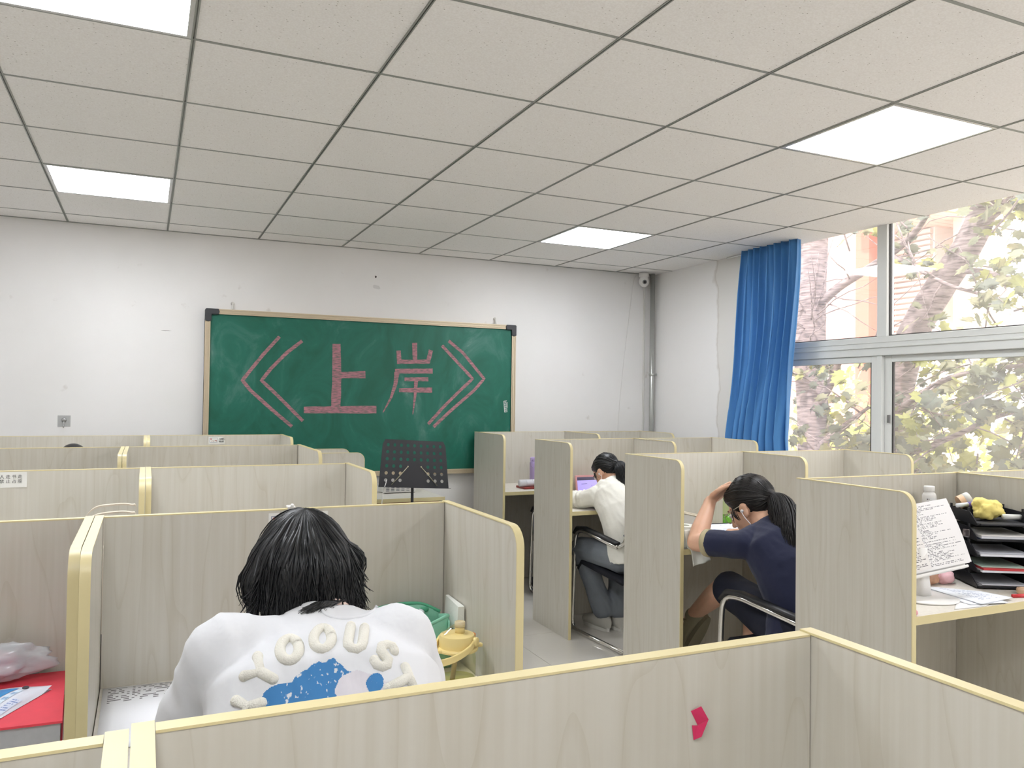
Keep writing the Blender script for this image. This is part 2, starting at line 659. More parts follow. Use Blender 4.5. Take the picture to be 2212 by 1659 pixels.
# ---- ceiling: slab, metal grid, mineral tiles, light panels
GX0, GY0 = -0.4841, 2.1049
def ceiling_mat():
    m = mat('mineral_ceiling_tile', S(242, 240, 237), 0.9)
    nt = m.node_tree
    b = nt.nodes['Principled BSDF']
    g = node(nt, 'ShaderNodeNewGeometry')
    mp = node(nt, 'ShaderNodeMapping')
    mp.inputs['Scale'].default_value = (42, 75, 1)
    nt.links.new(g.outputs['Position'], mp.inputs[0])
    v = node(nt, 'ShaderNodeTexVoronoi')
    v.inputs['Scale'].default_value = 1
    nt.links.new(mp.outputs[0], v.inputs['Vector'])
    lt = node(nt, 'ShaderNodeMath', operation='LESS_THAN')
    lt.inputs[1].default_value = 0.105
    nt.links.new(v.outputs['Distance'], lt.inputs[0])
    sep = node(nt, 'ShaderNodeSeparateColor')
    nt.links.new(v.outputs['Color'], sep.inputs[0])
    lt2 = node(nt, 'ShaderNodeMath', operation='LESS_THAN')
    lt2.inputs[1].default_value = 0.55
    nt.links.new(sep.outputs[0], lt2.inputs[0])
    mu = node(nt, 'ShaderNodeMath', operation='MULTIPLY')
    nt.links.new(lt.outputs[0], mu.inputs[0])
    nt.links.new(lt2.outputs[0], mu.inputs[1])
    n = node(nt, 'ShaderNodeTexNoise')
    n.inputs['Scale'].default_value = 160
    nt.links.new(g.outputs['Position'], n.inputs['Vector'])
    r = ramp(nt, [(0.35, S(239, 236, 232)), (0.65, S(247, 245, 242))])
    nt.links.new(n.outputs['Fac'], r.inputs[0])
    mx = node(nt, 'ShaderNodeMixRGB')
    mx.inputs[2].default_value = S(168, 162, 152)
    nt.links.new(mu.outputs[0], mx.inputs[0])
    nt.links.new(r.outputs[0], mx.inputs[1])
    nt.links.new(mx.outputs[0], b.inputs['Base Color'])
    return m
CT = ceiling_mat()
GRID = mat('ceiling_grid_metal', S(150, 152, 146), 0.45, 0.2)
ce = struct(MB().box(XL - 0.2, XR + 0.16, YF - 0.2, YB + 0.2, CEIL + 0.03, CEIL + 0.2).build('ceiling', mat('roof_slab', S(150, 150, 150), 0.9), loc=(0, 0, CEIL)))
LIGHTS = {(0, 0): 'square ceiling light panel cut off by the top left corner of the view', (5, 0): 'largest whole square light panel, near the window',
          (0, 4): 'square ceiling light panel at the left above the whitewashed wall', (5, 4): 'small far square light panel above the chalkboard end',
          (0, -4): 'square ceiling light panel behind the viewer on the left', (5, -4): 'square ceiling light panel behind the viewer near the window'}
tile_me = {}
for i in range(-2, 8):
    for j in range(-8, 7):
        x0, y0 = GX0 + 0.6 * i, GY0 + 0.6 * j
        x1, y1 = min(x0 + 0.6, XR + 0.09), min(y0 + 0.6, YB)
        x0 = max(x0, XL)
        if (i, j) in LIGHTS:
            continue
        k = (round(x1 - x0, 3), round(y1 - y0, 3))
        if k not in tile_me:
            hx, hy = k[0] / 2 - 0.004, k[1] / 2 - 0.004
            me = MB().box(-hx, hx, -hy, hy, 0, 0.014).mesh('ceiling_tile')
            me.materials.append(CT)
            tile_me[k] = me
        t = bpy.data.objects.new('ceiling_tile', tile_me[k])
        COL.objects.link(t)
        t.parent = ce
        t.location = ((x0 + x1) / 2, (y0 + y1) / 2, 0.003 + random.uniform(-0.0006, 0.0006))
for i in range(-1, 8):
    x = GX0 + 0.6 * i
    mb = MB()
    mb.box(x - 0.0065, x - 0.002, YF, YB, CEIL, CEIL + 0.03)
    mb.box(x + 0.002, x + 0.0065, YF, YB, CEIL, CEIL + 0.03)
    mb.box(x - 0.002, x + 0.002, YF, YB, CEIL + 0.006, CEIL + 0.03)
    mb.v = [p - Vector((0, 0, CEIL)) for p in mb.v]
    link('grid_bar', mb.mesh('grid_bar'), GRID, ce)
for j in range(-8, 7):
    y = GY0 + 0.6 * j
    mb = MB().box(XL, XR + 0.09, y - 0.0055, y + 0.0055, 0.001, 0.03)
    link('grid_bar', mb.mesh('grid_bar'), GRID, ce)
mb = MB().box(XL, XR, YB - 0.015, YB - 0.0005, -0.001, 0.03)
link('edge_trim', mb.mesh('edge_trim'), GRID, ce)
DIFF = mat('light_diffuser', (1, 1, 1, 1), 0.5, emit=(0.92, 0.95, 1.0, 1), estr=LAMP)
ALU = mat('brushed_aluminium', S(205, 205, 203), 0.35, 0.7)
for (i, j), lab in LIGHTS.items():
    cx, cy = GX0 + 0.6 * i + 0.3, GY0 + 0.6 * j + 0.3
    t = thing('ceiling_light', lab, 'ceiling light', (cx, cy, CEIL), group='square light panels in the ceiling')
    mb = MB()
    h, w = 0.293, 0.014
    for (a, b2, c, d) in ((-h, h, -h, -h + w), (-h, h, h - w, h), (-h, -h + w, -h + w, h - w), (h - w, h, -h + w, h - w)):
        mb.box(cx + a, cx + b2, cy + c, cy + d, CEIL - 0.001, CEIL + 0.028)
    mb.build('light_frame', ALU, t)
    q = h - w
    MB().box(cx - q, cx + q, cy - q, cy + q, CEIL + 0.003, CEIL + 0.012).build('diffuser', DIFF, t)
# ---- walls
struct(MB().box(XL - 0.2, XR + 0.3, YB, YB + 0.2, 0, CEIL + 0.03).build('wall_back', WALL))
struct(MB().box(XL - 0.2, XL, YF, YB, 0, CEIL + 0.03).build('wall_left', WALL))
struct(MB().box(XL - 0.2, XR + 0.3, YF - 0.2, YF, 0, CEIL + 0.03).build('wall_front', WALL))
mb = MB()
mb.box(XR, XR + 0.24, WIN_Y, YB, 0, CEIL + 0.03)
mb.box(XR, XR + 0.24, YF, WIN_Y, 0, 0.9)
struct(mb.build('wall_right', damp_mat()))
sill = struct(MB().box(XR - 0.04, XR + 0.08, YF, WIN_Y, 0.9, 0.92).build('trim_1', mat('sill_white', S(232, 231, 228), 0.35)))
# marks on the back wall
def wall_spot(x, z, w, h, col, name, lab, seed=1):
    rnd = random.Random(seed)
    n = 18
    pts = []
    for k in range(n):
        a = 2 * PI * k / n
        q = rnd.uniform(0.6, 1.0)
        pts.append((x + w * q * math.cos(a), z + h * q * math.sin(a)))
    o = MB().prism(pts, 0, 0.0008, ((0, YB, 0), (1, 0, 0), (0, 0, 1), (0, -1, 0))).build(name, mat('mark_' + name + str(seed), col, 0.9))
    return tag(o, lab, 'wall mark')
wall_spot(1.588, 2.288, 0.036, 0.02, S(214, 212, 209), 'plaster_smudge', 'grey plaster smudge on the wall above the chalkboard', 4)
wall_spot(1.58, 2.366, 0.008, 0.011, S(70, 64, 60), 'nail_hole', 'dark nail hole in the wall above the grey smudge', 6)
wall_spot(0.12, 1.885, 0.04, 0.0025, S(150, 146, 142), 'pencil_scratch', 'thin dark scratch on the wall left of the chalkboard', 8)
# ---- window of white aluminium
FR = mat('window_frame_white', S(226, 228, 226), 0.35)
GASK = mat('window_gasket', S(70, 68, 68), 0.6)
PANE = glass_mat('window_glass', haze=0.085)
win = struct(thing('window_1', 'wide white aluminium window with fixed upper lights and sliding lower sashes', 'window', (4.2, 0, 0.9)))
del win['category']
def bar(x0, x1, y0, y1, z0, z1, name='frame_bar'):
    return bevel(MB().box(x0, x1, y0, y1, z0, z1).build(name, FR, win), 0.003, 1)
bar(4.19, 4.27, YF, WIN_Y, 1.752, 1.872, 'transom')
bar(4.18, 4.192, YF, WIN_Y, 1.80, 1.812, 'transom_bead')
bar(4.185, 4.192, YF, WIN_Y, 1.832, 1.838, 'transom_bead')
bar(4.19, 4.27, YF, WIN_Y, 0.92, 0.98, 'sill_rail')
bar(4.19, 4.27, YF, WIN_Y, 2.59, 2.60, 'head_rail')
bar(4.19, 4.27, WIN_Y - 0.06, WIN_Y, 0.98, 1.752, 'jamb')
bar(4.19, 4.27, WIN_Y - 0.06, WIN_Y, 1.872, 2.59, 'jamb')
ups = [3.60, 2.02, 0.44, -1.14]
prev = WIN_Y - 0.06
for y in ups + [YF]:
    if y != YF:
        bar(4.195, 4.265, y - 0.037, y + 0.037, 1.872, 2.59, 'mullion')
    a, b2 = y + (0.037 if y != YF else 0), prev
    # upper fixed light with its dark gasket
    g = MB()
    g.box(4.218, 4.238, a, b2, 1.872, 1.880).box(4.218, 4.238, a, a + 0.007, 1.88, 2.59).box(4.218, 4.238, b2 - 0.007, b2, 1.88, 2.59)
    g.build('gasket', GASK, win)
    MB().box(4.226, 4.230, a + 0.007, b2 - 0.007, 1.88, 2.59).build('pane', PANE, win)
    prev = y - 0.037
def sash(y0, y1, x0, x1, z0, z1, st):
    f = MB()
    f.box(x0, x1, y0, y0 + st, z0, z1).box(x0, x1, y1 - st, y1, z0, z1)
    f.box(x0, x1, y0 + st, y1 - st, z1 - 0.042, z1).box(x0, x1, y0 + st, y1 - st, z0, z0 + 0.045)
    s = f.build('sash', FR, win)
    bevel(s, 0.003, 1)
    xm = (x0 + x1) / 2
    g = MB()
    g.box(xm - 0.009, xm + 0.009, y0 + st, y0 + st + 0.008, z0 + 0.045, z1 - 0.034)
    g.box(xm - 0.009, xm + 0.009, y1 - st - 0.008, y1 - st, z0 + 0.045, z1 - 0.034)
    g.box(xm - 0.009, xm + 0.009, y0 + st, y1 - st, z1 - 0.042, z1 - 0.034)
    g.build('gasket', GASK, s)
    MB().box(xm - 0.002, xm + 0.002, y0 + st, y1 - st, z0 + 0.045, z1 - 0.034).build('pane', PANE, s)
    return s
sash(3.64, WIN_Y - 0.06, 4.205, 4.23, 0.98, 1.752, 0.045)
bar(4.198, 4.262, 3.60, 3.642, 0.98, 1.752, 'mullion')
s2 = sash(2.6, 3.60, 4.225, 4.25, 0.98, 1.752, 0.052)
sash(1.55, 2.64, 4.205, 4.23, 0.98, 1.752, 0.052)
sash(0.5, 1.55, 4.225, 4.25, 0.98, 1.752, 0.052)
sash(-0.55, 0.54, 4.205, 4.23, 0.98, 1.752, 0.052)
sash(YF, -0.55, 4.225, 4.25, 0.98, 1.752, 0.052)
MB().box(4.212, 4.226, 3.556, 3.57, 1.33, 1.38).build('latch', mat('latch_metal', S(150, 150, 150), 0.4, 0.8), s2)
# ---- curtain
def curtain():
    cm = mat('blue_curtain_cloth', S(78, 140, 202), 0.7, noise=0.06, nscale=6, bump=0.15, bscale=500, sheen=0.2)
    t = thing('curtain', 'blue pleated curtain gathered at the end of the window', 'curtain', (4.03, 4.5, 0.35))
    def pt(u, v, dx=0.0):
        z = 2.575 - v * 2.2
        q = min(1.0, v / 0.63)
        yl = 4.735 + 0.15 * q ** 1.2 + (0.05 * (v - 0.63) if v > 0.63 else 0)
        yr = 4.165 + 0.11 * q ** 2.2
        f = u * 8.5 * 2 * PI
        amp = 0.030 + 0.012 * q
        bend = 0.012 * math.sin(3.1 * v * PI + u * 4)
        y = yl + (yr - yl) * (u + 0.012 * math.sin(f * 2 + v * 3)) + bend
        x = 4.045 + amp * math.sin(f + 0.8 * math.sin(v * 5)) + 0.008 * math.sin(f * 2.3 + 1.7) + dx
        return (x, y, z)
    mb = MB()
    mb.grid(lambda u, v: pt(u, v), 150, 40)
    o = mb.build('curtain_cloth', cm, t, smooth=True, recalc=False)
    sd = o.modifiers.new('thick', 'SOLIDIFY')
    sd.thickness = 0.003
    h = MB().box(4.0, 4.09, 4.155, 4.74, 2.535, 2.5745)
    MB().tube([(4.09, 4.2, 2.563), (4.09, 4.95, 2.563)], 0.006, 8).build('curtain_rail', ALU, t)
curtain()
# ---- chalkboard
def chalkboard():
    x0, x1, z0, z1 = 0.366, 2.742, 0.855, 2.05
    t = thing('chalkboard', 'large green chalkboard with two pink chalk characters between angle brackets', 'chalkboard', ((x0 + x1) / 2, YB, z0))
    bm_ = mat('chalkboard_green', S(24, 100, 80), 0.55)
    nt = bm_.node_tree
    b = nt.nodes['Principled BSDF']
    tc = node(nt, 'ShaderNodeTexCoord')
    mp = node(nt, 'ShaderNodeMapping')
    mp.inputs['Scale'].default_value = (2.2, 1, 1.6)
    mp.inputs['Rotation'].default_value = (0, 0.6, 0)
    n = node(nt, 'ShaderNodeTexNoise')
    n.inputs['Scale'].default_value = 1.4
    n.inputs['Detail'].default_value = 9
    n.inputs['Roughness'].default_value = 0.62
    n.inputs['Distortion'].default_value = 1.4
    nt.links.new(tc.outputs['Object'], mp.inputs[0])
    nt.links.new(mp.outputs[0], n.inputs['Vector'])
    r = ramp(nt, [(0.36, S(4, 90, 70)), (0.55, S(16, 102, 84)), (0.68, S(62, 118, 104)), (0.8, S(130, 158, 150))])
    nt.links.new(n.outputs['Fac'], r.inputs[0])
    nt.links.new(r.outputs[0], b.inputs['Base Color'])
    MB().box(x0 + 0.02, x1 - 0.02, 5.935, YB - 0.001, z0 + 0.02, z1 - 0.02).build('writing_surface', bm_, t)
    fm = mat('champagne_frame', S(206, 190, 162), 0.4, 0.2)
    def rail(horizontal, a0, a1, c):
        mb = MB()
        for k in range(4):
            o = -0.018 + 0.009 * k
            if horizontal:
                mb.box(a0, a1, 5.918 if k % 2 else 5.922, YB - 0.001, c + o, c + o + 0.0078)
            else:
                mb.box(c + o, c + o + 0.0078, 5.918 if k % 2 else 5.922, YB - 0.001, a0, a1)
        if horizontal:
            mb.box(a0, a1, 5.927, YB - 0.001, c - 0.018, c + 0.018)
        else:
            mb.box(c - 0.018, c + 0.018, 5.927, YB - 0.001, a0, a1)
        return mb.build('frame_rail', fm, t)
    rail(True, x0 + 0.05, x1 - 0.05, z1 - 0.018)
    rail(True, x0 + 0.05, x1 - 0.05, z0 + 0.018)
    rail(False, z0 + 0.05, z1 - 0.05, x0 + 0.018)
    rail(False, z0 + 0.05, z1 - 0.05, x1 - 0.018)
    cap = mat('dark_corner_plastic', S(52, 54, 58), 0.45)
    for sx, xc in ((1, x0), (-1, x1)):
        for sz, zc in ((1, z0), (-1, z1)):
            pl = [(0.006, 0), (0.088, 0), (0.094, 0.02), (0.088, 0.04), (0.042, 0.04), (0.04, 0.085), (0.02, 0.092), (0, 0.085), (0, 0.006)]
            c = MB().prism([(p * sx, q * sz) for p, q in pl], 0.0, 0.062, ((xc, YB - 0.001, zc), (1, 0, 0), (0, 0, 1), (0, -1, 0))).build('corner_cap', cap, t)
            bevel(c, 0.004, 2)
    chalk = mat('pink_chalk', S(176, 112, 122), 0.95)
    nt = chalk.node_tree
    b = nt.nodes['Principled BSDF']
    tc = node(nt, 'ShaderNodeTexCoord')
    mp = node(nt, 'ShaderNodeMapping')
    mp.inputs['Scale'].default_value = (26, 26, 140)
    mp.inputs['Rotation'].default_value = (0, 0.9, 0)
    n = node(nt, 'ShaderNodeTexNoise')
    n.inputs['Scale'].default_value = 1
    n.inputs['Detail'].default_value = 5
    nt.links.new(tc.outputs['Object'], mp.inputs[0])
    nt.links.new(mp.outputs[0], n.inputs['Vector'])
    r = ramp(nt, [(0.38, S(112, 108, 104)), (0.5, S(162, 116, 122)), (0.66, S(186, 130, 138))])
    nt.links.new(n.outputs['Fac'], r.inputs[0])
    nt.links.new(r.outputs[0], b.inputs['Base Color'])
    strokes = [
        ('chalk_bracket', [([(0.87, 1.875), (0.759, 1.742), (0.665, 1.616), (0.621, 1.555), (0.678, 1.484), (0.83, 1.346), (0.969, 1.228)], .0242, .0242),
                           ([(1.031, 1.851), (0.921, 1.759), (0.814, 1.643), (0.751, 1.557), (0.85, 1.464), (0.95, 1.364), (1.046, 1.268)], .0242, .0242)]),
        ('chalk_bracket', [([(2.108, 1.86), (2.234, 1.738), (2.371, 1.605), (2.251, 1.497), (2.122, 1.372), (2.004, 1.244)], .0242, .0242),
                           ([(2.163, 1.899), (2.286, 1.808), (2.47, 1.607), (2.384, 1.512), (2.187, 1.348), (2.049, 1.223)], .0242, .0242)]),
        ('chalk_character', [([(1.281, 1.839), (1.288, 1.586), (1.283, 1.366)], .06, .072), ([(1.308, 1.608), (1.502, 1.617)], .0484, .0533),
                             ([(1.051, 1.348), (1.591, 1.354)], .0484, .0581)]),
        ('chalk_character', [([(1.757, 1.807), (1.764, 1.707)], .034, .036), ([(1.884, 1.872), (1.889, 1.739)], .041, .036), ([(2.017, 1.82), (1.994, 1.722)], .036, .034),
                             ([(1.746, 1.721), (2.009, 1.731)], .0315, .0315), ([(1.732, 1.649), (2.034, 1.658)], .036, .039),
                             ([(1.747, 1.642), (1.736, 1.549), (1.701, 1.441), (1.642, 1.333)], .041, .007), ([(1.807, 1.589), (1.999, 1.593)], .029, .034),
                             ([(1.765, 1.504), (2.032, 1.509)], .029, .044), ([(1.901, 1.582), (1.893, 1.455), (1.878, 1.32)], .034, .006)])]
    layer = [0]
    def stroke(mb, pts, w0, w1):
        layer[0] += 1
        e = 0.0003 + 0.00012 * layer[0]
        P = [Vector((p[0], 0, p[1])) for p in pts]
        sub = []
        for i in range(len(P) - 1):
            for k in range(6):
                sub.append(P[i].lerp(P[i + 1], k / 6))
        sub.append(P[-1])
        n = len(sub)
        L, R = [], []
        for i, p in enumerate(sub):
            d = (sub[min(i + 1, n - 1)] - sub[max(i - 1, 0)]).normalized()
            nn = Vector((-d.z, 0, d.x))
            w = w0 + (w1 - w0) * i / (n - 1)
            w *= 1 + random.uniform(-0.05, 0.05)
            L.append(p + nn * w / 2)
            R.append(p - nn * w / 2)
        vs = [Vector((q.x, 5.935 - e, q.z)) for q in L + R]
        mb.add(vs, [(i, i + 1, n + i + 1, n + i) for i in range(n - 1)])
    for name, ss in strokes:
        mb = MB()
        for pts, w0, w1 in ss:
            stroke(mb, pts, w0, w1)
        mb.build(name, chalk, t)
    # small maker's plate, lettering turned upright along the edge
    wh = mat('sticker_white', S(216, 220, 216), 0.6)
    fr_ = ((2.662, 5.9345, 1.388), Vector((0.995, 0, 0.09)), Vector((-0.09, 0, 0.995)), (0, -1, 0))
    mk = MB()
    for a, b2, c, d in ((-0.015, -0.011, -0.044, 0.044), (0.009, 0.012, -0.044, 0.03), (-0.015, 0.012, -0.048, -0.044), (-0.012, 0.014, 0.041, 0.045)):
        mk.prism([(a, c), (b2, c), (b2, d), (a, d)], 0, 0.0006, fr_)
    for k in range(5):
        y = -0.036 + 0.0155 * k
        for a, b2, c, d in ((-0.009, 0.006, 0, 0.003), (-0.009, 0.006, 0.007, 0.010), (-0.009 if k % 2 else 0.003, -0.006 if k % 2 else 0.006, 0.003, 0.007)):
            mk.prism([(a, y + c), (b2, y + c), (b2, y + d), (a, y + d)], 0, 0.0006, fr_)
    for k in range(5):
        mk.prism([(0.0145, -0.01 + 0.009 * k), (0.019, -0.01 + 0.009 * k), (0.019, -0.005 + 0.009 * k), (0.0145, -0.005 + 0.009 * k)], 0, 0.0006, fr_)
    mk.build('maker_mark', wh, t)
    for x in (0.549, 2.572):
        h = thing('hanging_clip', 'small chrome hanging clip at the %s end of the chalkboard top' % ('left' if x < 1 else 'right'), 'clip', (x, YB, 2.05), group='chalkboard clips')
        MB().lathe([(0.012, 0), (0.012, 0.006), (0.005, 0.008)], (x, YB, 2.098), 12, (0, -1, 0)).build('clip_plate', mat('clip_steel', S(222, 220, 214), 0.3, 0.3), h, smooth=True)
        MB().tube(fillet([(x, YB - 0.004, 2.105), (x, YB - 0.012, 2.085), (x, YB - 0.03, 2.06), (x, YB - 0.035, 2.05)], 0.01), 0.006, 8).build('clip_hook', mat('clip_steel', S(222, 220, 214), 0.3, 0.3), h, smooth=True)
chalkboard()
# ---- corner pipe, conduit, camera, wall hook
def corner_fittings():
    pm = mat('galvanised_pipe', S(178, 180, 176), 0.32, 0.55, noise=0.06, nscale=8)
    p = thing('heating_pipe', 'grey metal pipe running up the corner beside the chalkboard wall', 'pipe', (4.065, 5.915, 0))
    MB().tube([(4.065, 5.915, 0.0), (4.065, 5.915, CEIL - 0.001)], 0.021, 16).build('pipe_run', pm, p, smooth=True)
    MB().lathe([(0.025, 0), (0.0265, 0.004), (0.0265, 0.016), (0.025, 0.02)], (4.065, 5.915, 1.67), 16).build('pipe_clamp', pm, p, smooth=True)
    MB().tube([(4.09, 5.915, 1.68), (4.118, 5.915, 1.68)], 0.005, 8).ell((4.10, 5.90, 1.68), (0.009, 0, 0), (0, 0.009, 0), (0, 0, 0.011), 10, 6).build('clamp_screw', pm, p, smooth=True)
    c = MB().box(4.006, 4.022, YB - 0.013, YB - 0.0005, 0, CEIL - 0.001).build('cable_conduit', mat('conduit_plastic', S(214, 212, 206), 0.5))
    tag(bevel(c, 0.003, 2), 'thin white plastic conduit beside the corner pipe', 'conduit')
    cam = thing('security_camera', 'small white dome security camera hanging from the ceiling in the corner', 'camera', (3.96, 5.86, CEIL - 0.125))
    wp = mat('white_plastic_gloss', S(232, 230, 227), 0.3)
    x, y = 3.955, 5.89
    MB().lathe([(0.02, 0.125), (0.042, 0.124), (0.044, 0.095), (0.034, 0.083), (0.02, 0.08)][::-1], (x, y, CEIL - 0.126), 24).build('camera_base', wp, cam, smooth=True)
    MB().ell((x, y - 0.002, CEIL - 0.078), (0.045, 0, 0), (0, 0.045, 0), (0, 0, 0.048), 24, 16).build('camera_head', wp, cam, smooth=True)
    ln = MB().lathe([(0.019, 0), (0.019, 0.007), (0.014, 0.008)], (x - 0.018, y - 0.040, CEIL - 0.087), 20, (-0.42, -0.88, -0.2)).build('lens_ring', mat('lens_grey', S(120, 120, 122), 0.3), cam, smooth=True)
    MB().lathe([(0.011, 0), (0.010, 0.003), (0.004, 0.004)], (x - 0.0215, y - 0.0475, CEIL - 0.0888), 16, (-0.42, -0.88, -0.2)).build('lens', mat('lens_black', S(20, 20, 24), 0.08), ln, smooth=True)
    w = MB().tube(spline([(3.91, 5.94, 2.55), (3.898, 5.965, 2.5), (3.86, 5.97, 2.2), (3.81, 5.97, 1.8), (3.76, 5.97, 1.3), (3.74, 5.97, 0.8)], 5), 0.0022, 6).build('camera_cable', mat('white_cable', S(226, 224, 220), 0.4), smooth=True)
    tag(w, 'thin white cable slanting down the wall from the security camera', 'cable')
    k = thing('adhesive_hook', 'clear adhesive hook stuck on the white wall at the left', 'hook', (-0.48, YB, 1.24))
    a = MB().box(-0.517, -0.443, YB - 0.002, YB - 0.0003, 1.228, 1.302).build('hook_pad', film_mat('clear_pad', S(196, 196, 194), 0.75), k)
    bevel(a, 0.006, 2)
    ch = mat('chrome', S(215, 213, 208), 0.15, 0.95)
    MB().lathe([(0.016, 0), (0.016, 0.004), (0.010, 0.007)], (-0.48, YB - 0.002, 1.272), 16, (0, -1, 0)).build('hook_boss', mat('hook_steel', S(170, 170, 170), 0.25, 0.8), k, smooth=True)
    MB().tube(fillet([(-0.48, YB - 0.008, 1.27), (-0.48, YB - 0.012, 1.228), (-0.48, YB - 0.03, 1.222), (-0.48, YB - 0.034, 1.24)], 0.012), 0.0028, 8).build('hook_arm', mat('hook_steel', S(170, 170, 170), 0.25, 0.8), k, smooth=True)
corner_fittings()
# ================================================================== study carrels
WOOD = wood_mat('maple_laminate', S(208, 204, 193), S(189, 182, 165))
DESKW = wood_mat('desk_laminate', S(226, 221, 211), S(206, 198, 184))
BAND = mat('cream_edge_band', S(221, 207, 158), 0.42, noise=0.05, nscale=14)
TOPZ = 1.185
def side_profile(y0, y1, h, r):
    """panel outline in (y, z): y0 is the open (sitting) side with the rounded top corner"""
    pts = [(y1, 0), (y1, h)]
    for k in range(7):
        a = PI / 2 + PI / 2 * k / 6
        pts.append((y0 + r + r * math.cos(a), h - r + r * math.sin(a)))
    pts.append((y0, 0))
    return pts
def carrel(label, x0, x1, yb, depth, deskz=0.765, h=TOPZ, thick=0.017, rotz=0, group='study carrels', r=0.045, pivot=None, left=True):
    """x0..x1 outer width, yb outer face of the back panel; open towards -y"""
    y0 = yb - depth
    if rotz:
        t = thing('study_carrel', label, 'carrel', pivot, rotz, group, absolute=False)
    else:
        t = thing('study_carrel', label, 'carrel', ((x0 + x1) / 2, yb - depth / 2, 0), 0, group)
    e = 0.0012
    xi = x0 + (thick if left else 0.0)                # a neighbour's panel closes the side otherwise
    for xa in ((x0, x1 - thick) if left else (x1 - thick,)):
        prof = side_profile(y0, yb, h, r)
        s = MB().prism(prof, e, thick - e, ((xa, 0, 0), (0, 1, 0), (0, 0, 1), (1, 0, 0))).build('side_panel', WOOD, t)
        # edge band over the top and the open edge
        outer = side_profile(y0, yb, h, r)[1:]
        m = MB()
        n = len(outer)
        ins = []
        for i, (y, z) in enumerate(outer):
            if i == 0:
                ins.append((y, z - 0.0015))
            elif i == n - 1:
                ins.append((y + 0.0015, z))
            else:
                cx, cz = y0 + r, h - r
                d = math.hypot(y - cx, z - cz)
                ins.append((cx + (y - cx) * (d - 0.0015) / d, cz + (z - cz) * (d - 0.0015) / d))
        oo = []
        for i, (y, z) in enumerate(outer):
            if i == 0:
                oo.append((y, z + 0.0012))
            elif i == n - 1:
                oo.append((y - 0.0012, z))
            else:
                cx, cz = y0 + r, h - r
                d = math.hypot(y - cx, z - cz)
                oo.append((cx + (y - cx) * (d + 0.0012) / d, cz + (z - cz) * (d + 0.0012) / d))
        vs, fs = [], []
        for i in range(n):
            for xx in (xa, xa + thick):
                vs.append((xx, oo[i][0], oo[i][1]))
                vs.append((xx, ins[i][0], ins[i][1]))
        for i in range(n - 1):
            a, b = i * 4, (i + 1) * 4
            fs += [(a, b, b + 2, a + 2), (a + 1, a + 3, b + 3, b + 1), (a, a + 1, b + 1, b), (a + 2, b + 2, b + 3, a + 3)]
        fs += [(0, 2, 3, 1), ((n - 1) * 4, (n - 1) * 4 + 1, (n - 1) * 4 + 3, (n - 1) * 4 + 2)]
        m.add(vs, fs).build('edge_band', BAND, s, auto=30)
    b = MB().box(xi + 0.0006, x1 - thick - 0.0006, yb - thick, yb - 0.0005, 0.005, h - 0.003).build('back_panel', WOOD, t)
    MB().box(xi + 0.0006, x1 - thick - 0.0006, yb - thick - 0.0005, yb, h - 0.003, h - 0.0006).build('edge_band', BAND, b)
    d = MB().box(xi + 0.0006, x1 - thick - 0.0006, y0 + 0.004, yb - thick - 0.001, deskz - 0.024, deskz).build('desktop', DESKW, t)
    MB().box(xi + 0.0006, x1 - thick - 0.0006, y0 + 0.002, y0 + 0.004, deskz - 0.0245, deskz + 0.0004).build('edge_band', BAND, d)
    return t
DL = 0.818      # desk height, left block
carrel('nearest carrel, with a small pink paper tab stuck on its panel', -0.005, 0.716, 0.712, 0.46, DL)
carrel('nearest carrel at the left, its corner filling the bottom left of the view', -0.80, -0.0065, 0.702, 0.46, DL)
carrel('carrel around the person in the white printed top', -0.093, 0.716, 1.948, 0.455, DL)
carrel('carrel at the left edge holding the red book', -0.905, -0.0945, 1.945, 0.43, DL)
carrel('right-hand carrel of the third row from the front, plain panels', 0.006, 0.745, 3.185, 0.43, 0.79)
carrel('left-hand carrel of the third row, with a peeling white notice', -0.80, 0.0045, 3.18, 0.44, 0.79)
carrel('right-hand carrel of the fourth row, in front of the chalkboard', -0.086, 0.775, 4.46, 0.6, 0.77)
carrel('left-hand carrel of the fourth row, below the clear wall hook', -0.905, -0.0875, 4.455, 0.6, 0.77)
carrel('rear right-hand carrel under the chalkboard, with a torn white notice', 0.014, 0.86, 5.66, 0.46, 0.77)
carrel('rear left-hand carrel with the top of a dark head in front of it', -0.83, 0.0125, 5.66, 0.46, 0.77)
# one turned a quarter, open towards the aisle, lower than the rest
carrel('low carrel turned sideways beside the music stand', -0.2, 0.2, 0.2, 0.42, 0.72, 1.113, rotz=PI / 2, pivot=(0.99, 4.965, 0))
# right block
carrel('carrel with the document trays, beside the window', 2.080, 2.905, 2.14, 0.468, 0.815)
carrel('window-side carrel beyond the document trays, with a notice at the right edge', 2.9055, 3.73, 2.1395, 0.468, 0.815, left=False)
carrel('carrel around the person in the navy T-shirt', 2.168, 2.913, 3.378, 0.458, 0.79)
carrel('window-side carrel next to the person in the navy T-shirt', 2.9135, 3.640, 3.3775, 0.458, 0.79, left=False)
carrel('carrel around the person in the white hoodie', 2.345, 3.125, 4.75, 0.49, 0.77)
carrel('window-side carrel in front of the blue curtain', 3.1255, 3.80, 4.7495, 0.49, 0.77, left=False)
carrel('rear carrel with a lilac flask, at the right end of the chalkboard', 2.372, 3.190, 5.885, 0.57, 0.77)
carrel('rear corner carrel below the security camera', 3.205, 3.930, 5.885, 0.50, 0.77)
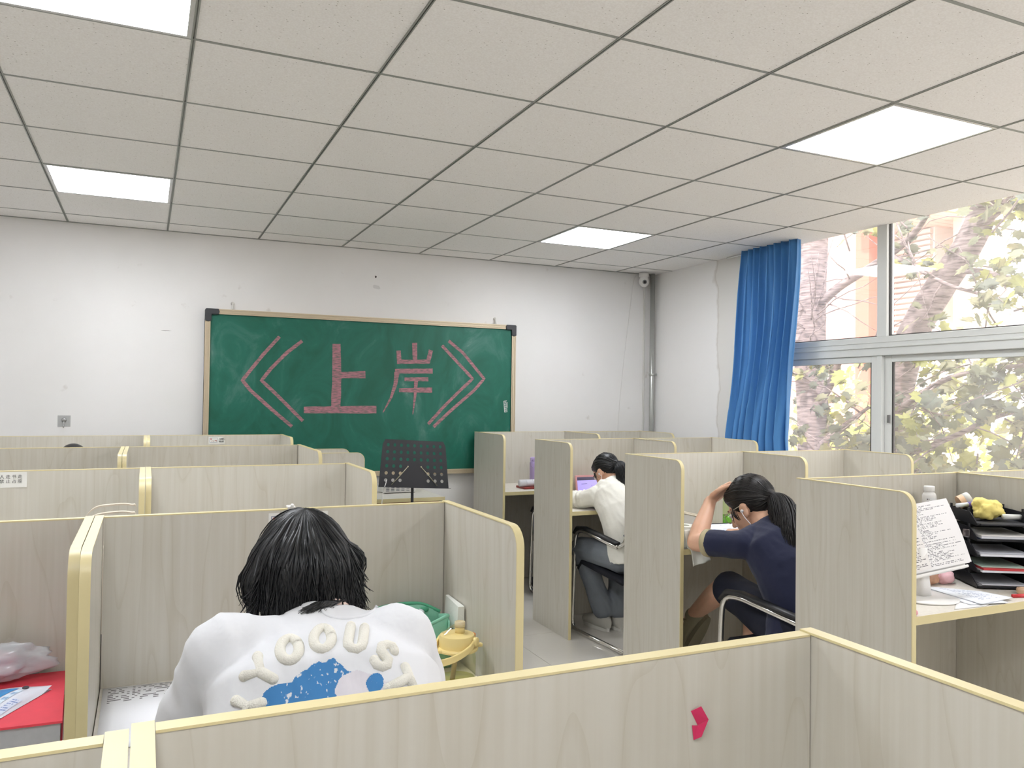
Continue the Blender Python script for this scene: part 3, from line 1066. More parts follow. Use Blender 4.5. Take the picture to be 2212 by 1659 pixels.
# ---- notices on the panels
NOTICE = mat('notice_paper', S(233, 232, 226), 0.5)
INK = mat('notice_ink', S(52, 54, 50), 0.7)
RED = mat('notice_red', S(196, 40, 62), 0.6)
BLUE = mat('notice_blue', S(70, 92, 130), 0.6)
BROWN = mat('notice_brown', S(168, 120, 104), 0.6)
def notice(label, x, y, z, w=0.137, h=0.05, lines=('人走书走', '禁止占座'), torn=False, curl=True):
    """x,z = upper left corner, facing -y"""
    t = thing('notice_sticker', label, 'notice', (x, y, z - h), 0, 'seat notices on the carrels')
    def sheet(u, v):
        dy = -0.0006
        if curl:
            dy -= 0.006 * max(0, u - 0.75) ** 2 * 8 * (abs(v - 0.5) * 2)
        zz = z - v * h
        if torn and u > 0.8 and v < 0.3:
            zz -= 0.012 * (u - 0.8) * 5
        return (x + u * w, y + dy, zz)
    MB().grid(sheet, 14, 6).build('paper', NOTICE, t, smooth=True)
    yy = y - 0.0012
    bx, bz, bw, bh = x + 0.006, z - 0.007, 0.05, h - 0.016
    m = MB()
    k = 0.0012
    for a in ((bx, bx + bw, bz - k, bz), (bx, bx + bw, bz - bh, bz - bh + k), (bx, bx + k, bz - bh, bz), (bx + bw - k, bx + bw, bz - bh, bz)):
        m.box(a[0], a[1], yy - 0.0002, yy, a[2], a[3])
    m.build('border', BLUE, t)
    m = MB()
    for s in (1, -1):
        m.obox((bx + 0.009, yy, bz - 0.008), 0.0125, 0.0004, 0.0027, (0, s * PI / 4, 0))
    m.build('cross', RED, t)
    m = MB()
    m.box(bx + 0.012, bx + 0.046, yy - 0.0002, yy, bz - 0.02, bz - 0.0185)
    for q in (0.014, 0.022, 0.042):
        m.box(bx + q, bx + q + 0.0016, yy - 0.0002, yy, bz - bh + 0.002, bz - 0.02)
    m.ell((bx + 0.04, yy, bz - 0.0175), (0.005, 0, 0), (0, 0.0003, 0), (0, 0, 0.003), 10, 6)
    m.build('desk_drawing', BROWN, t)
    for i, s in enumerate(lines):
        n = len(s)
        cw = (w - 0.066 - 0.006) / n
        for j, ch in enumerate(s):
            me = text_mesh(ch, 0.0142, 'character')
            me.transform(Matrix.Translation((x + 0.062 + cw * j, yy - (0.0015 if j == n - 1 and curl else 0.0002), z - 0.0205 - 0.0155 * i)) @ Matrix.Rotation(PI / 2, 4, 'X'))
            link('character', shift(me, t.location), INK, t)
    return t
notice('peeling white notice on the third-row carrel at the left edge', -0.502, 3.163, 1.180, 0.142, 0.052)
notice('white notice half hidden by the dark-haired head', 0.266, 1.931, 1.176, 0.137, 0.052, curl=False)
notice('torn white notice on the rear carrel below the chalkboard', 0.385, 5.643, 1.172, 0.10, 0.046, torn=True)
notice('white notice at the right edge by the window', 3.315, 2.128, 1.168, 0.137, 0.05, curl=False)
# pink folded tab
m = MB()
y = 0.6945
m.add([(0.531, y, 1.122), (0.5415, y - 0.004, 1.127), (0.5495, y - 0.006, 1.113), (0.540, y, 1.106)], [(0, 1, 2, 3)])
m.add([(0.540, y - 0.0003, 1.106), (0.5495, y - 0.006, 1.113), (0.5435, y - 0.002, 1.094), (0.5345, y - 0.0003, 1.0915), (0.5325, y, 1.107)], [(0, 1, 2, 3), (0, 3, 4)])
o = m.build('paper_tab', mat('magenta_paper', S(214, 44, 96), 0.6))
sd = o.modifiers.new('thick', 'SOLIDIFY')
sd.thickness = 0.0004
tag(o, 'small folded magenta paper tab stuck on the nearest panel', 'paper tab')
# ---- chair: chrome sled frame, black mesh
CHROME = mat('chrome', S(215, 213, 208), 0.15, 0.95)
BLACKP = mat('black_arm_pad', S(28, 28, 30), 0.45)
MESHB = mat('navy_black_mesh', S(22, 24, 34), 0.85, bump=0.4, bscale=900)
def make_chair(label, loc, rotz):
    t = thing('visitor_chair', label, 'chair', loc, rotz, 'chrome sled-base chairs', absolute=False)
    hw = 0.255
    for s in (-1, 1):
        p = fillet([(s * hw, -0.20, 0.60), (s * hw, 0.17, 0.645), (s * hw, 0.245, 0.62), (s * (hw + 0.005), 0.27, 0.02), (s * hw, -0.27, 0.014)], 0.07, 7)
        MB().tube(p, 0.0125, 12).build('frame_tube', CHROME, t, smooth=True)
        a = MB()
        a.loft([((s * hw, -0.20, 0.622), (0.022, 0, 0), (0, -0.002, 0.010)), ((s * hw, 0.0, 0.645), (0.024, 0, 0), (0, 0, 0.011)),
                ((s * hw, 0.14, 0.660), (0.024, 0, 0), (0, 0.002, 0.011)), ((s * hw, 0.215, 0.652), (0.022, 0, 0), (0, 0.006, 0.010)), ((s * hw, 0.25, 0.615), (0.019, 0, 0), (0, 0.010, 0.004))], 14)
        a.build('arm_pad', BLACKP, t, smooth=True)
        MB().tube(fillet([(s * hw, -0.19, 0.60), (s * 0.225, -0.235, 0.62), (s * 0.215, -0.29, 0.90)], 0.05, 5), 0.0115, 10).build('back_post', CHROME, t, smooth=True)
    MB().tube([(-hw, -0.27, 0.014), (hw, -0.27, 0.014)], 0.0125, 10).build('rear_runner', CHROME, t, smooth=True)
    MB().tube([(-hw, 0.262, 0.40), (hw, 0.262, 0.40)], 0.0105, 10).build('front_rail', CHROME, t, smooth=True)
    def seat(u, v):
        x = (u - 0.5) * 0.47
        y = 0.245 - v * 0.47
        return (x, y, 0.432 - 0.028 * math.sin(PI * u) * math.sin(PI * min(1, v * 1.1)) - 0.05 * v + (-0.05 * (0.06 - v) * 16 * (0.06 - v) * 16 if v < 0.06 else 0))
    o = MB().grid(seat, 12, 14).build('seat', MESHB, t, smooth=True, recalc=False)
    sd = o.modifiers.new('thick', 'SOLIDIFY')
    sd.thickness = 0.03
    sd.offset = -1
    def back(u, v):
        x = (u - 0.5) * 0.44
        return (x, -0.235 - 0.055 * v - 0.03 * math.sin(PI * u), 0.42 + v * 0.48)
    o = MB().grid(back, 12, 10).build('backrest', MESHB, t, smooth=True, recalc=False)
    sd = o.modifiers.new('thick', 'SOLIDIFY')
    sd.thickness = 0.012
    return t
chair0 = make_chair('chrome chair under the person in the white hoodie', (2.735, 4.17, 0), 0.06)
GC = 'chrome sled-base chairs'
dup(chair0, (2.515, 2.50, 0), 0.10, 'chrome chair under the person in the navy T-shirt', GC)
dup(chair0, (0.275, 1.13, 0), 0.0, 'chair under the person in the white printed top', GC)
dup(chair0, (2.90, 5.12, 0), 0.04, 'chrome chair at the rear carrel with the lilac flask', GC)
dup(chair0, (-0.36, 4.92, 0), 0.0, 'chair at the rear left-hand carrel', GC)
dup(chair0, (-0.10, 2.36, 0), 0.0, 'chair behind the carrel seam, carrying the beige bag', GC)
# ================================================================== things on and around the desks
PAPER = mat('white_paper', S(240, 239, 238), 0.6)
def sheet(corners, bulge=0.0, nu=10, nv=12, lift=0.0):
    """paper surface through four corners: bottom-left, bottom-right, top-right, top-left"""
    a, b, c, d = [Vector(p) for p in corners]
    n = (b - a).cross(d - a).normalized()
    def f(u, v):
        p = a * (1 - u) * (1 - v) + b * u * (1 - v) + c * u * v + d * (1 - u) * v
        return p + n * (bulge * math.sin(PI * u) * math.sin(PI * v) + lift * u * u * v)
    return MB().grid(f, nu, nv)
def slab(corners, t, name, m, parent=None, loc=None):
    a, b, c, d = [Vector(p) for p in corners]
    n = (b - a).cross(d - a).normalized() * t
    return MB().hexa([a - n, b - n, c - n, d - n, a, b, c, d]).build(name, m, parent, loc=loc)
# ---- music stand
def music_stand():
    bk = mat('black_powder_coat', S(44, 45, 50), 0.5, noise=0.08, nscale=9)
    bx, by = 1.60, 5.02
    t = thing('music_stand', 'black perforated music stand in front of the chalkboard', 'music stand', (bx, by, 0))
    # tray plate with round holes; tilted back a little
    W0, W1, H = 0.238, 0.225, 0.285
    o = Vector((bx + 0.005, by, 0.872))
    ay = Vector((0.028, 0.10, 0.98)).normalized()
    ax = Vector((0.995, 0.0, -0.055)).normalized()
    an = ax.cross(ay).normalized()
    bm = bmesh.new()
    rows, cols = 6, 9
    cw, chh = 0.0485, 0.0455
    holes = {(r, c) for r in range(6) for c in range(9)} - {(3, c) for c in (3, 4, 5)} - {(r, c) for r in (4, 5) for c in (3, 4, 5)}
    gx0 = -cw * cols / 2
    gz0 = 0.012
    def V(x, z, d):
        return bm.verts.new(o + ax * (x * (1 - 0.09 * z / H)) + ay * z + an * d)
    # one cell: square frame around an octagonal hole, front and back
    seg = 12
    for d in (0.0, 0.0035):
        for r in range(rows):
            for c in range(cols):
                cx, cz = gx0 + (c + 0.5) * cw, gz0 + (rows - r - 0.5) * chh
                sq, ho = [], []
                for k in range(seg):
                    a = 2 * PI * (k + 0.5) / seg
                    ca, sa = math.cos(a), math.sin(a)
                    q = 1 / max(abs(ca), abs(sa))
                    sq.append(V(cx + ca * q * cw / 2, cz + sa * q * chh / 2, d))
                    ho.append(V(cx + ca * 0.0115, cz + sa * 0.0115, d))
                for k in range(seg):
                    k2 = (k + 1) % seg
                    bm.faces.new((sq[k], sq[k2], ho[k2], ho[k]))
                if (r, c) not in holes:
                    bm.faces.new(ho)
        # border around the punched field
        x0, x1, z0, z1 = gx0, gx0 + cw * cols, gz0, gz0 + chh * rows
        X0, X1, Z0, Z1 = -W0, W0, -0.012, z1 + 0.012
        for q in (((X0, Z0), (X1, Z0), (x1, z0), (x0, z0)), ((x0, z1), (x1, z1), (X1 - 0.02, Z1), (X0 + 0.02, Z1)),
                  ((X0, Z0), (x0, z0), (x0, z1), (X0 + 0.004, z1 - 0.02)), ((X1, Z0), (X1 - 0.004, z1 - 0.02), (x1, z1), (x1, z0)),
                  ((X0 + 0.004, z1 - 0.02), (x0, z1), (X0 + 0.02, Z1)), ((X1 - 0.004, z1 - 0.02), (X1 - 0.02, Z1), (x1, z1))):
            bm.faces.new([V(x, z, d) for x, z in q])
    me = bpy.data.meshes.new('tray_plate')
    bmesh.ops.remove_doubles(bm, verts=bm.verts, dist=0.0002)
    bm.to_mesh(me)
    bm.free()
    link('tray_plate', shift(me, t.location), bk, t)
    # ledge
    e = MB()
    p0, p1 = o - ax * W0 - ay * 0.012, o + ax * W0 - ay * 0.012
    f = -an if an.y > 0 else an
    e.hexa([p0, p1, p1 + f * 0.05, p0 + f * 0.05, p0 + ay * 0.003, p1 + ay * 0.003, p1 + f * 0.05 + ay * 0.003, p0 + f * 0.05 + ay * 0.003])
    e.build('ledge', bk, t)
    MB().tube([(bx, by + 0.02, 0.02), (bx, by + 0.02, 0.62)], 0.013, 12).build('lower_pole', bk, t, smooth=True)
    MB().tube([(bx, by + 0.02, 0.60), (bx, by + 0.02, 0.90), (bx + 0.003, by + 0.015, 0.96)], 0.0095, 12).build('pole', bk, t, smooth=True)
    for k in range(3):
        a = 2 * PI * k / 3 + 0.4
        d = Vector((math.cos(a), math.sin(a), 0))
        c = Vector((bx, by + 0.02, 0))
        MB().tube([c + d * 0.012 + Vector((0, 0, 0.22)), c + d * 0.2 + Vector((0, 0, 0.07)), c + d * 0.26 + Vector((0, 0, 0.010))], 0.008, 8).build('leg', bk, t, smooth=True)
    wm = mat('brass_wire', S(196, 190, 160), 0.3, 0.7)
    for s in (-1, 1):
        a = o + ax * (0.045 * s) + ay * 0.125 + f * 0.006
        b = o + ax * (0.155 * s) + ay * 0.005 + f * 0.010
        MB().tube([a, a.lerp(b, 0.5) + f * 0.006, b], 0.0025, 6).sph(a, 0.005, 8, 6).build('page_holder', wm, t, smooth=True)
    w = MB().tube(spline([o - ax * 0.185 + ay * 0.035 - f * 0.004, o - ax * 0.195 + ay * 0.015 + f * 0.02, o - ax * 0.215 - ay * 0.05 + f * 0.03, o - ax * 0.225 - ay * 0.2 + f * 0.03, o - ax * 0.21 - ay * 0.5 + f * 0.03, (bx - 0.2, by - 0.03, 0.012)], 6), 0.003, 6)
    tag(w.build('charging_cable', mat('white_cable', S(226, 224, 220), 0.4), smooth=True), 'white cable hanging through a hole of the music stand', 'cable')
music_stand()
# ---- low table behind it with a white power box
def wall_table():
    t = thing('wall_table', 'wooden side table under the chalkboard with cream edges', 'table', (1.50, 5.58, 0))
    x0, x1, y0, y1, z = 1.10, 1.90, 5.24, 5.88, 0.765
    top = bevel(MB().box(x0, x1, y0 + 0.002, y1, z - 0.024, z).build('tabletop', DESKW, t), 0.001, 1)
    MB().box(x0, x1, y0, y0 + 0.002, z - 0.025, z + 0.0003).build('edge_band', BAND, top)
    for x in (x0 + 0.003, x1 - 0.021):
        MB().box(x, x + 0.018, y0 + 0.02, y1 - 0.02, 0, z - 0.025).build('leg_panel', WOOD, t)
    MB().box(x0 + 0.022, x1 - 0.022, y0 + 0.05, y0 + 0.066, z - 0.15, z - 0.025).build('apron', mat('brown_board', S(140, 84, 50), 0.6), t)
    r = thing('power_box', 'white ribbed power box on the side table', 'power box', (1.66, 5.57, z))
    bd = bevel(MB().hexa([(1.55, 5.54, z + 0.004), (1.77, 5.53, z + 0.004), (1.79, 5.64, z + 0.004), (1.54, 5.65, z + 0.004),
                          (1.53, 5.525, z + 0.055), (1.79, 5.515, z + 0.055), (1.80, 5.65, z + 0.06), (1.53, 5.66, z + 0.06)]).build('housing', mat('white_plastic_gloss', S(232, 230, 227), 0.3), r), 0.006, 2)
    for i in range(6):
        for j in range(3):
            x = 1.562 + i * 0.037
            MB().box(x, x + 0.022, 5.5235, 5.5285, z + 0.018 + j * 0.011, z + 0.022 + j * 0.011).build('vent_slot', mat('slot_grey', S(120, 124, 128), 0.6), bd)
    MB().box(1.56, 1.78, 5.55, 5.63, z, z + 0.005).build('foot_pad', mat('black_rubber', S(40, 40, 40), 0.7), r)
wall_table()
# ---- left carrel: red book, wipes, plastic bag
D = DL
def red_book():
    t = thing('red_book', 'thick red hardback book on the desk at the left edge', 'book', (-0.26, 1.77, D))
    a = [(-0.328, 1.632), (-0.122, 1.622), (-0.140, 1.912), (-0.345, 1.915)]
    rc = mat('red_cover', S(226, 66, 82), 0.55, noise=0.12, nscale=30)
    def P4(z, s=0):
        c = Vector((sum(p[0] for p in a) / 4, sum(p[1] for p in a) / 4, 0))
        out = []
        for p in a:
            q = Vector((p[0], p[1], 0))
            q = q + (c - q).normalized() * s
            out.append((q.x, q.y, z))
        return out
    MB().hexa(P4(D + 0.0005) + P4(D + 0.0035)).build('back_cover', rc, t)
    MB().hexa(P4(D + 0.0036, 0.006) + P4(D + 0.0488, 0.006)).build('page_block', mat('page_edges', S(176, 178, 180), 0.8, noise=0.12, nscale=60), t)
    MB().hexa(P4(D + 0.049) + P4(D + 0.053)).build('front_cover', rc, t)
red_book()
def wipes():
    z = D + 0.053
    t = thing('wipes_packet', 'blue and white flat plastic packet lying on the red book', 'packet', (-0.25, 1.74, z))
    a, b, c, d = Vector((-0.318, 1.655, z)), Vector((-0.222, 1.672, z)), Vector((-0.1545, 1.800, z)), Vector((-0.255, 1.835, z))
    def f(u, v):
        p = a * (1 - u) * (1 - v) + b * u * (1 - v) + c * u * v + d * (1 - u) * v
        return p + Vector((0, 0, 0.0012 + 0.016 * (math.sin(PI * min(max(u, 0), 1)) * math.sin(PI * v)) ** 0.6 + 0.007 * max(0, v - 0.8) * 5 * u))
    MB().grid(f, 14, 14).build('film', mat('packet_white', S(222, 226, 236), 0.25), t, smooth=True)
    MB().grid(lambda u, v: f(0.02 + u * 0.55, 0.05 + v * 0.78) + Vector((0, 0, 0.0008)), 10, 10).build('blue_panel', mat('packet_blue', S(40, 146, 214), 0.3), t, smooth=True)
    m = MB().grid(lambda u, v: f(0.62 + u * 0.1, 0.08 + v * 0.66) + Vector((0, 0, 0.0008)), 6, 10)
    m.build('print_line', print_mat('packet_print', S(206, 222, 236), S(110, 150, 190), 4, 0.7, 0.02, 14), t, smooth=True)
    m = MB().grid(lambda u, v: f(0.80 + u * 0.14, 0.06 + v * 0.42) + Vector((0, 0, 0.0008)), 6, 8)
    m.build('print_line', print_mat('packet_print_b', S(206, 214, 232), S(120, 140, 190), 8, 0.8, 0.02, 10), t, smooth=True)
    q = f(0.66, 0.86)
    m = MB().prism([(0.006 * math.cos(2 * PI * k / 10), 0.008 * math.sin(2 * PI * k / 10)) for k in range(10)], 0, 0.001, (q + Vector((0, 0, 0.001)), (1, 0, 0), (0, 1, 0), (0, 0, 1)))
    m.build('logo', mat('logo_dark', S(60, 56, 62), 0.5), t)
    MB().grid(lambda u, v: a.lerp(d, v) * (1 - u) + b.lerp(c, v) * u + Vector((0, 0, 0.0008)), 2, 2).build('underside', mat('packet_white', S(222, 226, 236), 0.25), t)
wipes()
def crumple(name, label, cat, c, s, m, seed, amp=0.35, sub=4, group=None, squash=0.0, parent=None):
    """creased soft lump"""
    bm = bmesh.new()
    bmesh.ops.create_icosphere(bm, subdivisions=sub, radius=1.0)
    from mathutils import noise as N
    off = Vector((seed * 3.1, seed * 1.7, seed * 2.3))
    for v in bm.verts:
        n = v.co.normalized()
        q = 1 + amp * (N.noise(n * 1.4 + off)) + amp * 0.55 * abs(N.noise(n * 3.3 + off)) + amp * 0.25 * abs(N.noise(n * 7 + off))
        p = Vector((n.x * s[0], n.y * s[1], n.z * s[2])) * q
        if p.z < -s[2] * (1 - squash):
            p.z = -s[2] * (1 - squash)
        v.co = p
    lo = min(v.co.z for v in bm.verts)
    for v in bm.verts:
        v.co.z -= lo
    me = bpy.data.meshes.new(name)
    bm.to_mesh(me)
    bm.free()
    me.polygons.foreach_set('use_smooth', [True] * len(me.polygons))
    if parent is not None:
        me.transform(Matrix.Translation(Vector(c) - parent.location))
        return link(name, me, m, parent)
    o = link(name, me, m, None, Vector(c))
    if label:
        tag(o, label, cat, group)
    return o
def plastic_bag():
    t = thing('plastic_bag', 'crumpled translucent plastic bag behind the red book', 'bag', (-0.255, 1.872, D))
    crumple('bag_film', None, None, (-0.262, 1.874, D + 0.06), (0.085, 0.028, 0.035), film_mat('bag_film', S(226, 232, 236), 0.55), 5, 0.5, 4, parent=t)
    crumple('pink_content', None, None, (-0.272, 1.876, D + 0.062), (0.05, 0.02, 0.028), mat('pink_tissue', S(236, 190, 196), 0.7), 8, 0.3, 3, parent=t)
    crumple('blue_content', None, None, (-0.30, 1.868, D + 0.06), (0.03, 0.016, 0.022), mat('pale_blue_print', S(150, 190, 216), 0.6), 9, 0.3, 3, parent=t)
    MB().box(-0.34, -0.19, 1.920, 1.926, D + 0.001, D + 0.07).build('bag_base', film_mat('bag_film', S(226, 232, 236), 0.55), t)
plastic_bag()
# ---- person's notebook sheet with handwriting
o = sheet([(-0.068, 1.60, D + 0.002), (0.16, 1.56, D + 0.003), (0.20, 1.905, D + 0.004), (-0.070, 1.922, D + 0.002)], 0.006).build('handwritten_sheet', print_mat('handwriting', S(238, 239, 243), S(126, 126, 132), 30, 0.5, 0.04, 17, 1.0, 0.66), smooth=True)
sd = o.modifiers.new('thick', 'SOLIDIFY'); sd.thickness = 0.001
tag(o, 'white sheet of handwriting on the desk left of the printed top', 'paper')
# ---- green pencil pouch
def green_pouch():
    gm = mat('mint_green_fabric', S(138, 200, 172), 0.6, bump=0.15, bscale=300)
    dk = mat('deep_green_fabric', S(84, 168, 132), 0.6)
    t = thing('pencil_pouch', 'open mint green pencil pouch on the desk beside the yellow bottle', 'pouch', (0.595, 1.80, D))
    x0, x1 = 0.505, 0.665
    mb = MB()
    # back wall, front wall, lying open
    mb.grid(lambda u, v: (x0 + u * (x1 - x0), 1.860 + 0.012 * math.sin(PI * u), D + 0.002 + v * (0.128 - 0.02 * max(0, u - 0.7) / 0.3)), 14, 6)
    mb.grid(lambda u, v: (x0 + 0.01 + u * (x1 - x0 - 0.01), 1.775 - 0.018 * math.sin(PI * u) + v * 0.02, D + 0.002 + v * (0.072 + 0.04 * u)), 14, 6)
    mb.grid(lambda u, v: (x1 - 0.002 + 0.006 * math.sin(PI * v), 1.780 + v * 0.082, D + 0.002 + u * (0.112 - 0.02 * abs(v - 0.5))), 6, 8)
    mb.grid(lambda u, v: (x0 + u * (x1 - x0), 1.775 + v * 0.085, D + 0.0025), 6, 4)
    o = mb.build('pouch_shell', gm, t, smooth=True)
    sd = o.modifiers.new('thick', 'SOLIDIFY'); sd.thickness = 0.004
    MB().tube(spline([(x0, 1.858, D + 0.132), (0.56, 1.872, D + 0.134), (0.62, 1.870, D + 0.130), (x1, 1.858, D + 0.110)], 6), 0.004, 8).build('rim_back', dk, t, smooth=True)
    MB().tube(spline([(x0 + 0.01, 1.795, D + 0.076), (0.58, 1.776, D + 0.094), (x1, 1.797, D + 0.116)], 6), 0.0045, 8).build('rim_front', gm, t, smooth=True)
    MB().ell((0.626, 1.862, D + 0.118), (0.012, 0, 0), (0, 0.008, 0), (0, 0, 0.007), 12, 8).build('snap', dk, t, smooth=True)
    m = MB().tube([(0.545, 1.80, D + 0.05), (0.612, 1.838, D + 0.122)], 0.0075, 12)
    tag(m.build('white_marker', mat('marker_white', S(228, 232, 236), 0.35), smooth=True), 'white marker sticking out of the mint green pouch', 'marker')
    m = MB().obox((0.545, 1.84, D + 0.06), 0.035, 0.006, 0.10, (0.1, 0, 0))
    tag(bevel(m.build('eraser_sleeve', mat('mauve_card', S(190, 150, 160), 0.6)), 0.001), 'mauve card standing in the mint green pouch', 'card')
green_pouch()
# ---- yellow drinking bottle
def yellow_bottle():
    c = Vector((0.637, 1.665, D))
    t = thing('water_bottle', 'clear drinking bottle with pale yellow lid and handle by the white top', 'bottle', c)
    ym = mat('pale_yellow_plastic', S(248, 226, 156), 0.35)
    yd = mat('amber_plastic', S(236, 190, 70), 0.35)
    cl = glass_mat('bottle_clear', (0.96, 0.95, 0.80, 1), 0.07)
    MB().lathe([(0.034, 0.001), (0.040, 0.004), (0.042, 0.02), (0.042, 0.062), (0.039, 0.074), (0.036, 0.080)], c, 28).build('bottle_body', cl, t, smooth=True)
    MB().lathe([(0.036, 0.0015), (0.0395, 0.005), (0.0395, 0.016), (0.001, 0.017)], c, 24).build('drink', glass_mat('pale_drink', (0.93, 0.93, 0.68, 1), 0.05), t, smooth=True)
    lid = MB().lathe([(0.040, 0.084), (0.040, 0.104), (0.038, 0.110), (0.030, 0.113), (0.001, 0.114)], c, 32).build('lid', ym, t, auto=32)
    MB().lathe([(0.036, 0.076), (0.046, 0.077), (0.047, 0.081), (0.045, 0.084), (0.036, 0.085)], c, 32).build('collar', ym, t, auto=32)
    k = MB()
    k.obox(c + Vector((0.05, 0.0, 0.081)), 0.02, 0.014, 0.008)
    k.obox(c + Vector((-0.05, -0.012, 0.081)), 0.022, 0.016, 0.007)
    bevel(k.build('collar_lug', ym, t), 0.003, 2)
    MB().lathe([(0.011, 0.113), (0.011, 0.124), (0.0095, 0.126)], c + Vector((0.006, 0, 0)), 16).build('spout_base', ym, lid, smooth=True)
    MB().lathe([(0.0115, 0.126), (0.012, 0.129), (0.012, 0.137), (0.010, 0.138), (0.009, 0.136)], c + Vector((0.006, 0, 0)), 16).build('spout', mat('milky_silicone', S(222, 206, 166), 0.3), lid, smooth=True)
    dome = MB()
    dome.grid(lambda u, v: c + Vector((-0.034 + 0.05 * u, (v - 0.5) * 0.05 * (0.5 + 0.5 * u), 0.112 + 0.024 * math.sin(PI * (0.05 + 0.5 * u)) * math.sin(PI * (0.1 + 0.8 * v)))), 10, 8)
    dome.build('flip_cap', glass_mat('cap_clear', (0.97, 0.96, 0.9, 1), 0.1), lid, smooth=True)
    bevel(MB().obox(c + Vector((0.041, 0.004, 0.100)), 0.006, 0.012, 0.016).build('release_button', mat('orange_button', S(236, 140, 66), 0.4), lid), 0.002)
    # swing handle, hanging forwards to the left
    a = c + Vector((0.030, -0.028, 0.098))
    b = c + Vector((-0.030, 0.028, 0.098))
    d = Vector((-0.045, -0.045, -0.026))
    hp = bez(a, a + d * 0.9 + Vector((0.005, -0.01, 0)), b + d * 1.5 + Vector((-0.02, -0.03, 0)), b + d * 0.8, 14) + [b]
    m = MB()
    n = len(hp)
    vs, fs = [], []
    for i, p in enumerate(hp):
        tn = (hp[min(i + 1, n - 1)] - hp[max(i - 1, 0)]).normalized()
        up = Vector((0.12, 0.1, 1)).normalized()
        si = tn.cross(up).normalized()
        for (q, w) in ((0.0075, 0.003), (0.0075, -0.003), (-0.0075, -0.003), (-0.0075, 0.003)):
            vs.append(p + up * q + si * w)
    for i in range(n - 1):
        for k2 in range(4):
            fs.append((i * 4 + k2, i * 4 + (k2 + 1) % 4, i * 4 + 4 + (k2 + 1) % 4, i * 4 + 4 + k2))
    fs += [(3, 2, 1, 0), tuple((n - 1) * 4 + q for q in range(4))]
    m.add(vs, fs)
    bevel(m.build('handle', ym, t, auto=40), 0.0015, 2)
    MB().lathe([(0.010, 0), (0.010, 0.006), (0.007, 0.008)], a, 16, (0.6, -0.75, 0)).build('handle_pivot', ym, t, smooth=True)
    MB().tube([c + Vector((0.004, 0, 0.1)), c + Vector((-0.012, -0.004, 0.012))], 0.0055, 10).build('straw', mat('tan_silicone', S(206, 186, 140), 0.4), t, smooth=True)
yellow_bottle()
# packet on the desk in front of the bottle
o = crumple('clear_sweet_packet', 'small clear green-striped packet at the foot of the yellow bottle', 'packet', (0.625, 1.612, D + 0.0005), (0.036, 0.014, 0.008), film_mat('striped_film', S(196, 206, 150), 0.7), 3, 0.3, 3)
# white tissue pad on the right-hand side panel
o = MB().hexa([(0.678, 1.775, 0.90), (0.6965, 1.775, 0.90), (0.6965, 1.885, 0.895), (0.686, 1.885, 0.895), (0.681, 1.775, 0.957), (0.6965, 1.775, 0.957), (0.6965, 1.885, 0.96), (0.689, 1.885, 0.96)]).build('tissue_pad', mat('tissue_white', S(236, 238, 230), 0.8, bump=0.3, bscale=120), auto=30)
o.location.z -= 0.0
tag(o, 'white ragged paper pad fixed to the panel above the yellow bottle', 'paper pad')
# white clip on the panel top
t = thing('panel_clip', 'small white clip on the panel top above the dark-haired head', 'clip', (0.316, 1.94, 1.15))
m = MB()
m.box(0.308, 0.326, 1.924, 1.953, 1.1856, 1.191).box(0.308, 0.326, 1.9245, 1.9305, 1.155, 1.1856).box(0.308, 0.326, 1.9485, 1.953, 1.16, 1.1856)
bevel(m.build('clip_body', mat('white_plastic_gloss', S(232, 230, 227), 0.3), t), 0.002)
MB().tube([(0.317, 1.922, 1.186), (0.317, 1.915, 1.196)], 0.004, 8).build('clip_tab', mat('white_plastic_gloss', S(232, 230, 227), 0.3), t, smooth=True)
# ---- beige bag on the chair behind the seam
def beige_bag():
    cv = mat('beige_canvas', S(214, 202, 184), 0.85, bump=0.3, bscale=260)
    t = thing('beige_bag', 'beige bag whose curved handles show above the carrel seam at the left', 'bag', (-0.10, 2.40, 0.44))
    m = MB()
    m.loft([((-0.10, 2.40, 0.445), (0.14, 0, 0), (0, 0.06, 0)), ((-0.10, 2.40, 0.75), (0.15, 0, 0), (0, 0.07, 0)), ((-0.10, 2.40, 1.0), (0.13, 0, 0), (0, 0.05, 0)), ((-0.10, 2.40, 1.04), (0.10, 0, 0), (0, 0.03, 0))], 24, 3)
    m.build('bag_body', cv, t, smooth=True)
    for dy, top, s in ((-0.03, 1.135, 0), (0.03, 1.148, 0.004)):
        P = spline([(-0.185 + s, 2.40 + dy, 0.98), (-0.165 + s, 2.40 + dy, 1.07), (-0.125, 2.40 + dy, top - 0.012), (-0.075, 2.40 + dy, top), (-0.03, 2.40 + dy, top - 0.002), (-0.016, 2.40 + dy, top - 0.02), (-0.015, 2.40 + dy, 0.98)], 6)
        m = MB()
        vs, fs = [], []
        for p in P:
            for q in ((-0.011, 0.002), (0.011, 0.002), (0.011, -0.002), (-0.011, -0.002)):
                vs.append(p + Vector((0, q[0], q[1])))
        for i in range(len(P) - 1):
            for k in range(4):
                fs.append((i * 4 + k, i * 4 + (k + 1) % 4, i * 4 + 4 + (k + 1) % 4, i * 4 + 4 + k))
        m.add(vs, fs)
        m.build('handle', cv, t, auto=40)
    MB().lathe([(0.010, 0), (0.010, 0.004)], (-0.150, 2.365, 1.085), 10, (0, -1, 0)).build('buckle', mat('hook_steel', S(170, 170, 170), 0.25, 0.8), t)
beige_bag()

